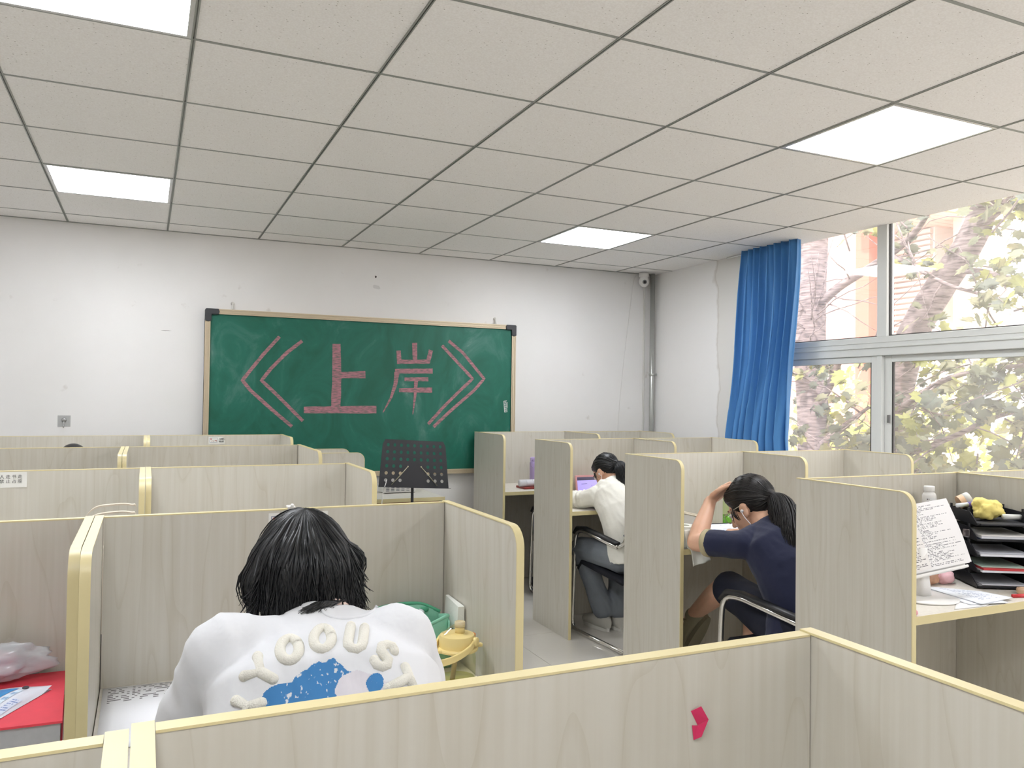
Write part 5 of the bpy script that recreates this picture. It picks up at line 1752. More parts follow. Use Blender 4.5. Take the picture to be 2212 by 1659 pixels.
def person(name, label, J, skin, k=1.0, hands=(0.5, 0.5), voxel=0.006, shoes=True, legs=True):
    """one continuous body under the clothes"""
    root = thing(name, label, 'person', (J['spine'][0][0], J['spine'][0][1], 0))
    mb = MB()
    mb.loft(torso_rings(J, -0.012), 24)
    F, R, U = frame_of(J['face'], J.get('up', (0, 0, 1)))
    head_shapes(mb, J['head'], F, R, U, k)
    hd = Vector(J['head'])
    mb.cone(J['spine'][-1], 0.055 * k, hd - F * 0.02 * k - U * 0.045 * k, 0.052 * k)
    for s in 'LR':
        sh, el, wr = Vector(J['sh' + s]), Vector(J['el' + s]), Vector(J['wr' + s])
        q = J.get('armr', 1.0)
        mb.chain([sh, lerp(sh, el, 0.45), el], [0.048 * q, 0.043 * q, 0.036 * q])
        mb.chain([el, lerp(el, wr, 0.3), wr], [0.036 * q, 0.038 * q, 0.0235 * q])
        hs = J.get('hand' + s)
        if hs:
            hand_shapes(mb, wr, hs[0], hs[1], hs[2], hs[3], k * 0.95)
        if legs:
            hp, kn, an = Vector(J['hip' + s]), Vector(J['kn' + s]), Vector(J['an' + s])
            mb.chain([hp, lerp(hp, kn, 0.5), kn], [0.085, 0.075, 0.054])
            mb.chain([kn, lerp(kn, an, 0.3), an], [0.052, 0.053, 0.032])
            td = Vector(J['toe' + s])
            mb.chain([an, an + td * 0.06 - Vector((0, 0, 0.03))], [0.034, 0.030])
            mb.cone(an + td * 0.06 - Vector((0, 0, 0.035)), 0.032, an + td * 0.15 - Vector((0, 0, 0.045)), 0.022)
    me = remesh(mb, 'body', voxel, 4, 0.4)
    link('body', shift(me, root.location), skin, root)
    face_parts(root, J['head'], F, R, U, k)
    return root, (F, R, U)
def garment(root, name, mb, m, voxel=0.008, smooth=5, fac=0.5, wrinkle=0.0, seed=1):
    me = remesh(mb, name, voxel, smooth, fac)
    if wrinkle:
        from mathutils import noise as N
        q = seed * 7.7
        nn = [v.normal.copy() for v in me.vertices]
        for v, n in zip(me.vertices, nn):
            p = v.co
            d = N.noise(Vector((p.x * 9 + q, p.y * 9, p.z * 9))) + 0.8 * (0.35 - abs(N.noise(Vector(((p.x + 0.5 * p.z) * 22 + q, p.y * 10, (p.z - 0.4 * p.x) * 8)))))
            v.co = p + n * d * wrinkle
        me.update()
    me2 = me.copy()
    link(name, shift(me, root.location), m, root)
    return me2                                  # world-space copy for projecting prints
def folds(mb, pts, r):
    """thin cloth ridges that swell out of the garment"""
    for a, b in pts:
        a, b = Vector(a), Vector(b)
        mb.cone(a, r, b, r * 0.6, 8)
def shoe(root, an, td, m, up=(0, 0, 1), name='shoe', sole=None, k=1.0):
    td = Vector(td).normalized()
    up = Vector(up)
    up = (up - td * up.dot(td)).normalized()
    sd = td.cross(up)
    an = Vector(an)
    b = an - up * 0.075 * k
    mb = MB()
    mb.loft([(b - td * 0.055 * k + up * 0.035 * k, sd * 0.026 * k, up * 0.034 * k), (b - td * 0.03 * k + up * 0.045 * k, sd * 0.038 * k, up * 0.045 * k), (b + td * 0.04 * k + up * 0.045 * k, sd * 0.040 * k, up * 0.048 * k),
             (b + td * 0.10 * k + up * 0.034 * k, sd * 0.045 * k, up * 0.034 * k), (b + td * 0.16 * k + up * 0.027 * k, sd * 0.042 * k, up * 0.026 * k), (b + td * 0.19 * k + up * 0.022 * k, sd * 0.026 * k, up * 0.018 * k)], 20, 2.6)
    mb.cone(an - up * 0.03 * k, 0.040 * k, an - up * 0.005 * k, 0.041 * k)
    me = remesh(mb, name, 0.006, 4, 0.4)
    s = link(name, shift(me, root.location), m, root)
    if sole:
        pl = []
        for i in range(20):
            a = 2 * PI * i / 20
            pl.append((0.065 * k + 0.128 * k * math.cos(a), (0.041 + 0.005 * math.cos(a)) * k * math.sin(a)))
        MB().prism(pl, -0.012 * k, 0.010 * k, (b, td, sd, up)).build('sole', sole, s)
    return s

# ------------------------------------------------------------------ person in the white printed top
def person_white():
    J = dict(spine=[(0.272, 1.105, 0.50), (0.272, 1.13, 0.70), (0.270, 1.215, 0.90), (0.270, 1.285, 0.992), (0.280, 1.345, 1.034), (0.283, 1.385, 1.062)],
             widths=[(0.175, 0.125), (0.160, 0.118), (0.168, 0.112), (0.172, 0.095), (0.105, 0.060), (0.055, 0.052)],
             shL=(0.130, 1.345, 1.046), shR=(0.394, 1.312, 1.040), elL=(0.072, 1.44, 0.875), elR=(0.470, 1.42, 0.868),
             wrL=(0.190, 1.635, 0.850), wrR=(0.375, 1.635, 0.850),
             handL=((0.5, 0.85, -0.05), (0.1, 0, -1), -1, 0.45), handR=((-0.5, 0.85, -0.05), (-0.1, 0, -1), 1, 0.55),
             hipL=(0.185, 1.12, 0.53), hipR=(0.36, 1.12, 0.53), knL=(0.16, 1.52, 0.52), knR=(0.39, 1.52, 0.52), anL=(0.16, 1.60, 0.088), anR=(0.40, 1.60, 0.088),
             toeL=(0, 1, 0), toeR=(0, 1, 0), head=(0.268, 1.480, 1.114), face=(0.05, 0.72, -0.69), up=(0, 0.69, 0.72))
    root, (F, R, U) = person('person', 'person with black bobbed hair in a white printed top, bent over the desk', J, SKINP)
    wm = mat('white_jersey', S(224, 225, 228), 0.8, bump=0.5, bscale=16, bdist=0.006)
    mb = MB()
    mb.loft(torso_rings(J, 0.012), 28)
    for s in 'LR':
        sh, el, wr = Vector(J['sh' + s]), Vector(J['el' + s]), Vector(J['wr' + s])
        mb.chain([sh + Vector((0, 0, -0.004)), lerp(sh, el, 0.5), el], [0.064, 0.062, 0.058])
        mb.chain([el, lerp(el, wr, 0.62)], [0.058, 0.047])
        mb.cone(lerp(J['spine'][4], sh, 0.25), 0.046, sh, 0.058)
    # soft cloth roll around the neck and folds beneath it
    c = Vector((0.285, 1.368, 1.088))
    folds(mb, [((0.20, 1.262, 1.065), (0.285, 1.222, 1.03)), ((0.285, 1.222, 1.03), (0.37, 1.25, 1.06))], 0.012)
    folds(mb, [((0.08, 1.37, 0.98), (0.13, 1.33, 0.90)), ((0.06, 1.42, 0.93), (0.10, 1.42, 0.84)), ((0.46, 1.36, 0.99), (0.43, 1.31, 0.88))], 0.017)
    top = garment(root, 'white_top', mb, wm, 0.007, 5, wrinkle=0.009)
    bvh = BVHTree.FromPolygons([v.co.copy() for v in top.vertices], [tuple(p.vertices) for p in top.polygons])
    def proj(x, z, e):
        # drop a point of the print on to the back of the top
        d = Vector((0.2, 1.0, -0.30)).normalized()
        p = Vector((x * 1.05, 1.25, 1.45 - (1.45 - z) * 1.05))
        h = bvh.ray_cast(p - d * 0.5, d)
        if h[0] is None:
            return p + d * 0.12
        n = h[1] if h[1].y < 0 else -h[1]
        return h[0] + n * e
    # neck rib
    rib = MB().tube([proj(0.288 + 0.046 * math.cos(a), 1.142 + 0.022 * math.sin(a), 0.0) for a in [PI + PI * i / 16 for i in range(1, 16)]], 0.0028, 8)
    rib.build('neck_rib', wm, root, smooth=True)
    # the back print: blue shape, pale cloud, towelling letters
    bl = mat('blue_print', S(58, 126, 184), 0.7)
    nt = bl.node_tree
    b = nt.nodes['Principled BSDF']
    tc = node(nt, 'ShaderNodeTexCoord')
    mp = node(nt, 'ShaderNodeMapping')
    mp.inputs['Scale'].default_value = (160, 160, 34)
    n = node(nt, 'ShaderNodeTexNoise')
    n.inputs['Scale'].default_value = 1
    n.inputs['Detail'].default_value = 3
    r = ramp(nt, [(0.62, S(56, 124, 182)), (0.67, S(214, 218, 222))])
    nt.links.new(tc.outputs['Object'], mp.inputs[0])
    nt.links.new(mp.outputs[0], n.inputs['Vector'])
    nt.links.new(n.outputs['Fac'], r.inputs[0])
    nt.links.new(r.outputs[0], b.inputs['Base Color'])
    def patch(inside, x0, x1, z0, z1, step, e, name, m):
        mb = MB()
        idx = {}
        nx, nz = int((x1 - x0) / step), int((z1 - z0) / step)
        vs, fs = [], []
        def vi(i, j):
            if (i, j) not in idx:
                idx[(i, j)] = len(vs)
                vs.append(proj(x0 + i * step, z0 + j * step, e))
            return idx[(i, j)]
        for i in range(nx):
            for j in range(nz):
                if inside(x0 + (i + 0.5) * step, z0 + (j + 0.5) * step):
                    fs.append((vi(i, j), vi(i + 1, j), vi(i + 1, j + 1), vi(i, j + 1)))
        mb.add(vs, fs)
        if fs:
            mb.build(name, m, root, smooth=True, recalc=False)
    def circ(*cs):
        from mathutils import noise as N
        def f(x, z):
            w = 0.004 * N.noise(Vector((x * 90, z * 90, 1.3)))
            return any(((x - a) / rx) ** 2 + ((z - c2) / rz) ** 2 < 1 + w * 60 for a, c2, rx, rz in cs)
        return f
    blue = circ((0.246, 1.014, 0.046, 0.048), (0.198, 1.000, 0.044, 0.038), (0.25, 0.985, 0.085, 0.03))
    white = circ((0.292, 1.020, 0.030, 0.022), (0.318, 1.008, 0.03, 0.016), (0.28, 0.995, 0.04, 0.016))
    spot = circ((0.318, 1.022, 0.012, 0.014))
    patch(lambda x, z: blue(x, z) and not white(x, z), 0.13, 0.36, 0.95, 1.075, 0.0012, 0.0012, 'blue_print', bl)
    patch(lambda x, z: white(x, z) and not spot(x, z), 0.13, 0.36, 0.95, 1.075, 0.0012, 0.0013, 'cloud_print', mat('cloud_print', S(216, 212, 218), 0.8, noise=0.06, nscale=80))
    patch(spot, 0.28, 0.36, 0.99, 1.05, 0.0012, 0.0013, 'blue_print', bl)
    fuzz = mat('cream_towelling', S(232, 229, 218), 0.95, bump=0.9, bscale=420)
    def letter(strokes, cx, cz, rot, s=0.031):
        mb = MB()
        ca, sa = math.cos(rot), math.sin(rot)
        for st in strokes:
            pts = []
            for (x, y) in st:
                X, Z = (x - 0.5) * s, (y - 0.5) * s
                pts.append(proj(cx + X * ca - Z * sa, cz + X * sa + Z * ca, 0.0005))
            mb.tube(pts, 0.0082, 10)
            mb.sph(pts[0], 0.0082, 10, 8)
            mb.sph(pts[-1], 0.0082, 10, 8)
        mb.build('letter', fuzz, root, smooth=True)
    ring = [[(0.5 + 0.42 * math.cos(2 * PI * i / 20), 0.5 + 0.5 * math.sin(2 * PI * i / 20)) for i in range(21)]]
    Uu = [[(0.15, 1.05), (0.15, 0.35), (0.2, 0.12), (0.38, 0), (0.62, 0), (0.8, 0.12), (0.85, 0.35), (0.85, 1.05)]]
    Ss = [[(0.85, 0.88), (0.68, 1.02), (0.4, 1.0), (0.2, 0.85), (0.25, 0.65), (0.5, 0.52), (0.75, 0.4), (0.8, 0.2), (0.62, 0.03), (0.35, 0.0), (0.15, 0.15)]]
    Yy = [[(0.1, 1.0), (0.5, 0.5), (0.9, 1.0)], [(0.5, 0.5), (0.5, -0.05)]]
    Tt = [[(0.05, 1.0), (0.95, 1.0)], [(0.5, 1.0), (0.5, 0.0)]]
    letter(Yy, 0.160, 1.056, 1.0, 0.036)
    letter(ring, 0.197, 1.083, 0.40)
    letter(ring, 0.244, 1.093, 0.05)
    letter(Uu, 0.293, 1.088, -0.22)
    letter(Ss, 0.333, 1.058, -0.50)
    letter(Tt, 0.352, 1.018, -1.25, 0.034)
    letter(Yy, 0.146, 1.012, 1.75, 0.032)
    # trousers and shoes, hidden by the panel
    mb = MB()
    mb.loft(torso_rings(J, 0.010)[:2], 24)
    for s in 'LR':
        mb.chain([J['hip' + s], J['kn' + s], J['an' + s]], [0.10, 0.072, 0.055])
    garment(root, 'trousers', mb, mat('grey_trousers', S(90, 92, 98), 0.8), 0.012, 3)
    for s in 'LR':
        shoe(root, J['an' + s], (0, 1, 0), mat('white_trainer', S(206, 204, 196), 0.6), sole=mat('sole_white', S(220, 218, 212), 0.6))
    # hair: cap with flicked sides, then locks laid over it
    H = Vector(J['head'])
    hc = Vector((0.268, 1.482, 1.140))
    cap = MB()
    cap.ell(H - F * 0.022 + U * 0.030, R * 0.083, F * 0.094, U * 0.094, 28, 18)
    cap.ell(H + F * 0.030 + U * 0.066, R * 0.066, F * 0.052, U * 0.046, 20, 12)
    cap.ell((0.262, 1.462, 1.134), (0.096, 0, 0), (0, 0.106, 0), (0, 0, 0.088), 28, 18)
    cap.ell((0.262, 1.442, 1.108), (0.089, 0, 0), (0, 0.084, 0), (0, 0, 0.052), 24, 14)
    cap.ell((0.260, 1.400, 1.086), (0.082, 0, 0), (0, 0.050, 0), (0, 0, 0.048), 20, 12)
    cap.ell((0.179, 1.455, 1.122), (0.026, 0, 0), (0, 0.05, 0), (0, 0, 0.034), 16, 10)
    cap.ell((0.350, 1.455, 1.152), (0.023, 0, 0), (0, 0.04, 0), (0, 0, 0.026), 16, 10)
    cap.ell((0.33, 1.43, 1.10), (0.034, 0, 0), (0, 0.045, 0), (0, 0, 0.035), 16, 10)
    cap.ell((0.262, 1.40, 1.094), (0.07, 0, 0), (0, 0.035, 0), (0, 0, 0.03), 16, 10)
    me = remesh(cap, 'hair', 0.006, 5, 0.5)
    for v in me.vertices:
        v.co.x = 0.264 + (v.co.x - 0.264) * 0.93
    hb = BVHTree.FromPolygons([v.co.copy() for v in me.vertices], [tuple(p.vertices) for p in me.polygons])
    hair = link('hair', shift(me, root.location), HAIR, root)
    rnd = random.Random(4)
    paths = []
    cen = hc + Vector((0, -0.004, -0.004))
    for i in range(1700):
        az = rnd.uniform(0, 2 * PI)
        front = math.sin(az) > 0.55
        tmax = rnd.uniform(1.75, 2.25) if not front else rnd.uniform(1.0, 1.4)
        n = 11
        w0 = rnd.uniform(0.02, 0.5)
        path = []
        sw = rnd.uniform(-0.35, 0.35)
        lift = rnd.uniform(0.0, 0.004) if i % 12 else rnd.uniform(0.005, 0.016)
        for k in range(n):
            th = w0 + (tmax - w0) * k / (n - 1)
            a2 = az + sw * (k / n) ** 2
            d = Vector((math.cos(a2) * math.sin(th), math.sin(a2) * math.sin(th), math.cos(th)))
            h = hb.ray_cast(cen + d * 0.3, -d)
            p = h[0] if h[0] is not None else cen + d * 0.09
            path.append(p + d * (0.0006 + lift * k / n))
        # tips turn away from the head
        tip = path[-1] - path[-2]
        out = Vector((path[-1].x - cen.x, path[-1].y - cen.y, 0)).normalized()
        if not front:
            path.append(path[-1] + tip * 0.6 + out * rnd.uniform(-0.004, 0.004))
            path.append(path[-1] + tip * 0.4 + out * rnd.uniform(-0.006, 0.006))
        paths.append(path)
    # heavier locks standing proud of the cap
    locks = []
    for i in range(80):
        az = PI * 1.5 + rnd.uniform(-1.9, 1.9)
        w0, tmax, sw = rnd.uniform(0.15, 0.9), rnd.uniform(1.7, 2.2), rnd.uniform(-0.5, 0.5)
        path = []
        for k in range(12):
            th = w0 + (tmax - w0) * k / 11
            a2 = az + sw * (k / 11) ** 2
            d = Vector((math.cos(a2) * math.sin(th), math.sin(a2) * math.sin(th), math.cos(th)))
            h = hb.ray_cast(cen + d * 0.3, -d)
            p = h[0] if h[0] is not None else cen + d * 0.09
            path.append(p - d * 0.0012 + d * 0.003 * math.sin(PI * k / 11))
        locks.append(path)
    mbl = MB()
    for p in locks:
        n = len(p)
        w = rnd.uniform(0.003, 0.0065)
        mbl.tube(p, [w * max(0.12, math.sin(PI * (0.12 + 0.83 * j / (n - 1)))) for j in range(n)], 8)
    mbl.build('hair_locks', HAIR, hair, smooth=True, recalc=False)
    # loose tail resting on the collar, flicked ends at both sides
    for i in range(90):
        x = rnd.gauss(0.268, 0.012)
        a = Vector((x + 0.01, 1.362 + rnd.uniform(-0.006, 0.006), 1.10))
        q = rnd.gauss(0, 0.006)
        b2 = proj(0.262 + q, 1.152, 0.006)
        c3 = proj(0.246 + 1.5 * q, 1.145 + rnd.uniform(-0.004, 0.004), 0.004)
        d4 = proj(0.232 + 1.8 * q - rnd.uniform(0, 0.012), 1.139 + rnd.uniform(-0.006, 0.004), 0.002)
        paths.append(spline([a, b2, c3, d4], 3))
    for i in range(160):
        s = rnd.choice((-1, 1))
        z0 = rnd.uniform(1.08, 1.15) if s < 0 else rnd.uniform(1.085, 1.16)
        x0 = 0.264 + s * 0.079
        y0 = rnd.uniform(1.40, 1.50)
        paths.append(spline([(x0 - s * 0.008, y0, z0 + 0.03), (x0 + s * 0.006, y0 - 0.004, z0), (x0 + s * (0.008 + rnd.uniform(0, 0.01)), y0 - 0.006, z0 - 0.018), (x0 + s * (0.010 + rnd.uniform(0, 0.022)), y0 - 0.01, z0 - 0.03 - rnd.uniform(0, 0.012))], 3))
    strands(MB(), paths, 0.0013).build('hair_strands', HAIR, hair, smooth=True, recalc=False)
person_white()

def pony_hair(root, J, fr, k, m, base, ctrl, radii, seed, n=700, wisps=True):
    """hair drawn back over the skull into a ponytail"""
    F, R, U = fr
    c = Vector(J['head'])
    L = lambda f, r, u: c + (F * f + R * r + U * u) * k
    cap = MB()
    cap.ell(L(-0.016, 0, 0.032), R * 0.080 * k, F * 0.092 * k, U * 0.090 * k, 28, 18)
    cap.ell(L(-0.052, 0, -0.005), R * 0.070 * k, F * 0.052 * k, U * 0.075 * k, 22, 14)
    cap.ell(L(0.035, 0, 0.062), R * 0.058 * k, F * 0.050 * k, U * 0.042 * k, 20, 12)
    cap.cone(L(-0.07, 0, 0.03), 0.035 * k, Vector(base), 0.020 * k)
    me = remesh(cap, 'hair', 0.006, 5, 0.5)
    hb = BVHTree.FromPolygons([v.co.copy() for v in me.vertices], [tuple(p.vertices) for p in me.polygons])
    hair = link('hair', shift(me, root.location), m, root)
    rnd = random.Random(seed)
    tail = spline([base] + list(ctrl), 6)
    tm = MB()
    rr = [radii[0] + 0] + [0] * (len(tail) - 1)
    for i in range(len(tail)):
        t = i / (len(tail) - 1)
        rr[i] = radii[0] * (1 - t) ** 1 + radii[1] * 4 * t * (1 - t) * 0.5 + radii[2] * t
        rr[i] = max(rr[i], 0.006)
    tm.tube(tail, rr, 14)
    link('ponytail', shift(remesh(tm, 'ponytail', 0.007, 3, 0.5), root.location), m, hair)
    MB().lathe([(0.014, -0.006), (0.019, -0.003), (0.019, 0.003), (0.014, 0.006)], Vector(base), 16, (tail[1] - tail[0])).build('hair_tie', mat('hair_tie_black', S(20, 20, 22), 0.6), hair, smooth=True)
    paths = []
    cen = L(-0.012, 0, 0.02)
    B = Vector(base)
    for i in range(n):
        # from the hairline towards the tie
        a = rnd.uniform(-PI, PI)
        st = L(0.068 * math.cos(a) * 1.0 - 0.005, 0.078 * math.sin(a), 0.062 * math.cos(a * 0.9) + rnd.uniform(-0.02, 0.02))
        if abs(a) > 2.2:
            st = L(-0.055, 0.05 * math.sin(a) + rnd.uniform(-0.03, 0.03), -0.075)
        d0, d1 = (st - cen).normalized(), (B - cen).normalized()
        path = []
        for q in range(9):
            t = q / 8
            d = d0.slerp(d1, t) if d0.angle(d1) < 3.0 else d0.lerp(d1, t).normalized()
            h = hb.ray_cast(cen + d * 0.3, -d)
            p = h[0] if h[0] is not None else cen + d * 0.09
            path.append(p + d * (0.0005 + rnd.uniform(0, 0.0006)))
        paths.append(path)
    for i in range(int(n * 0.7)):
        a, q0 = rnd.uniform(0, 2 * PI), math.sqrt(rnd.uniform(0.5, 1.1))
        path = []
        for j, p in enumerate(tail):
            t = j / (len(tail) - 1)
            tn = (tail[min(j + 1, len(tail) - 1)] - tail[max(j - 1, 0)]).normalized()
            e1 = tn.cross(Vector((0.3, 0.2, 0.9))).normalized()
            e2 = tn.cross(e1)
            w = rr[j] * q0 * (1.02 + 0.25 * t * rnd.random())
            path.append(p + (e1 * math.cos(a + 0.5 * t) + e2 * math.sin(a + 0.5 * t)) * w)
        tip = path[-1] - path[-2]
        path.append(path[-1] + tip * rnd.uniform(0.3, 1.6))
        paths.append(path)
    if wisps:
        for i in range(12):
            s = rnd.choice((-1, 1))
            a = L(0.035 + rnd.uniform(-0.012, 0.012), 0.076 * s, 0.012)
            paths.append(spline([a, a + (-U * 0.03 + F * 0.004 + R * s * 0.004) * k, a + (-U * 0.055 + F * rnd.uniform(-0.01, 0.012) + R * s * rnd.uniform(0, 0.006)) * k], 3))
    strands(MB(), paths, 0.0013).build('hair_strands', m, hair, smooth=True, recalc=False)
    mbl = MB()
    for p in rnd.sample(paths, min(len(paths), n // 9)):
        w = rnd.uniform(0.0025, 0.0045)
        mbl.tube(p, [w * max(0.15, math.sin(PI * (0.1 + 0.85 * j / (len(p) - 1)))) for j in range(len(p))], 6)
    mbl.build('hair_locks', m, hair, smooth=True, recalc=False)
    return hair

# ------------------------------------------------------------------ person in navy
def person_navy():
    J = dict(spine=[(2.48, 2.45, 0.49), (2.48, 2.455, 0.64), (2.475, 2.525, 0.775), (2.47, 2.605, 0.855), (2.465, 2.67, 0.900), (2.462, 2.70, 0.928)],
             widths=[(0.19, 0.145), (0.178, 0.138), (0.180, 0.130), (0.182, 0.112), (0.115, 0.075), (0.06, 0.058)],
             shL=(2.300, 2.665, 0.848), shR=(2.645, 2.63, 0.862), elL=(2.226, 2.885, 0.826), elR=(2.72, 2.84, 0.83),
             wrL=(2.372, 2.972, 0.992), wrR=(2.60, 3.03, 0.822), armr=1.12,
             handL=((0.62, -0.25, 0.55), (0.25, -0.75, -0.35), -1, 0.75), handR=((-0.55, 0.8, 0.0), (0, 0, -1), 1, 0.6),
             hipL=(2.39, 2.47, 0.52), hipR=(2.57, 2.47, 0.52), knL=(2.405, 2.90, 0.615), knR=(2.56, 2.88, 0.50), anL=(2.452, 3.20, 0.405), anR=(2.60, 2.94, 0.088),
             toeL=(-0.18, 0.45, -0.86), toeR=(0, 1, 0), head=(2.462, 2.800, 0.984), face=(-0.34, 0.76, -0.56), up=(-0.1, 0.55, 0.8))
    root, fr = person('person', 'person in a navy T-shirt and shorts leaning their head on one hand', J, SKIN, 1.13)
    F, R, U = fr
    nv = mat('navy_cotton', S(20, 27, 58), 0.85, bump=0.5, bscale=16, bdist=0.006, sheen=0.15)
    mb = MB()
    mb.loft(torso_rings(J, 0.014), 28)
    for s in 'LR':
        sh, el = Vector(J['sh' + s]), Vector(J['el' + s])
        mb.chain([lerp(J['spine'][4], sh, 0.3), sh, lerp(sh, el, 0.62)], [0.060, 0.062, 0.060])
    folds(mb, [((2.33, 2.44, 0.62), (2.44, 2.36, 0.56)), ((2.33, 2.50, 0.72), (2.42, 2.42, 0.66)), ((2.36, 2.60, 0.86), (2.30, 2.60, 0.78))], 0.016)
    garment(root, 'tshirt', mb, nv, 0.007, 5, wrinkle=0.006, seed=2)
    el, sh = Vector(J['elL']), Vector(J['shL'])
    for s in 'LR':
        sh, el = Vector(J['sh' + s]), Vector(J['el' + s])
        a = lerp(sh, el, 0.62)
        d = (el - sh).normalized()
        MB().lathe([(0.054, 0.012), (0.0605, 0.010), (0.061, 0.028), (0.0595, 0.036), (0.054, 0.036)], a, 28, d).build('sleeve_cuff', mat('khaki_cuff', S(184, 172, 138), 0.8, bump=0.2, bscale=300), root, smooth=True)
    mb = MB()
    mb.loft(torso_rings(J, 0.012)[:2], 24)
    for s in 'LR':
        hp, kn = Vector(J['hip' + s]), Vector(J['kn' + s])
        mb.chain([hp, lerp(hp, kn, 0.93)], [0.105, 0.078])
    garment(root, 'shorts', mb, mat('dark_navy_shorts', S(16, 20, 38), 0.85), 0.008, 4, wrinkle=0.006, seed=5)
    clog = mat('olive_clog', S(150, 144, 118), 0.6, noise=0.1, nscale=30)
    shoe(root, J['anL'], J['toeL'], clog, up=(-0.1, 0.85, 0.45), name='clog', sole=mat('clog_sole', S(120, 114, 92), 0.7))
    shoe(root, J['anR'], J['toeR'], clog, name='clog', sole=mat('clog_sole', S(120, 114, 92), 0.7))
    a = Vector(J['anL'])
    MB().tube([a + Vector((-0.045, 0.02, -0.02)), a + Vector((-0.02, -0.035, -0.03)), a + Vector((0.035, -0.02, -0.025))], 0.006, 8).build('clog_strap', clog, root, smooth=True)
    pony_hair(root, J, fr, 1.17, HAIRB, (2.478, 2.684, 1.040), [(2.470, 2.628, 1.005), (2.445, 2.555, 0.930), (2.415, 2.49, 0.865), (2.395, 2.46, 0.815)], (0.024, 0.070, 0.026), 12, 900)
    # glasses
    c = Vector(J['head'])
    L = lambda f, r, u: c + (F * f + R * r + U * u) * 1.13
    g = MB()
    for s in (-1, 1):
        g.tube([L(0.098, s * 0.034 + 0.025 * math.cos(t), 0.021 * math.sin(t) - 0.004) for t in [2 * PI * i / 20 for i in range(21)]], 0.0016, 6, cap=False)
        g.tube([L(0.096, s * 0.060, 0.004), L(0.05, s * 0.079, 0.003), L(0.0, s * 0.083, 0.002)], 0.0015, 6)
    g.tube([L(0.098, -0.010, 0.0), L(0.101, 0, 0.003), L(0.098, 0.010, 0.0)], 0.0014, 6)
    gl = g.build('glasses', mat('glasses_wire', S(196, 190, 170), 0.3, 0.6), root, smooth=True)
    for s in (-1, 1):
        MB().prism([(0.024 * math.cos(2 * PI * i / 16), 0.020 * math.sin(2 * PI * i / 16)) for i in range(16)], 0, 0.0015, (L(0.097, s * 0.034, -0.004), R, U, F)).build('lens', glass_mat('spectacle_lens', (0.96, 0.98, 0.95, 1), 0.08), gl)
    # earbud with its lead
    eb = MB().sph(L(0.004, -0.086, -0.020), 0.0075, 10, 8).tube(spline([L(0.006, -0.088, -0.022), L(0.004, -0.090, -0.045), L(0.0, -0.082, -0.09), (2.40, 2.79, 0.875)], 5), 0.0018, 6).build('earbud', mat('earbud_white', S(225, 222, 226), 0.3), root, smooth=True)
person_navy()

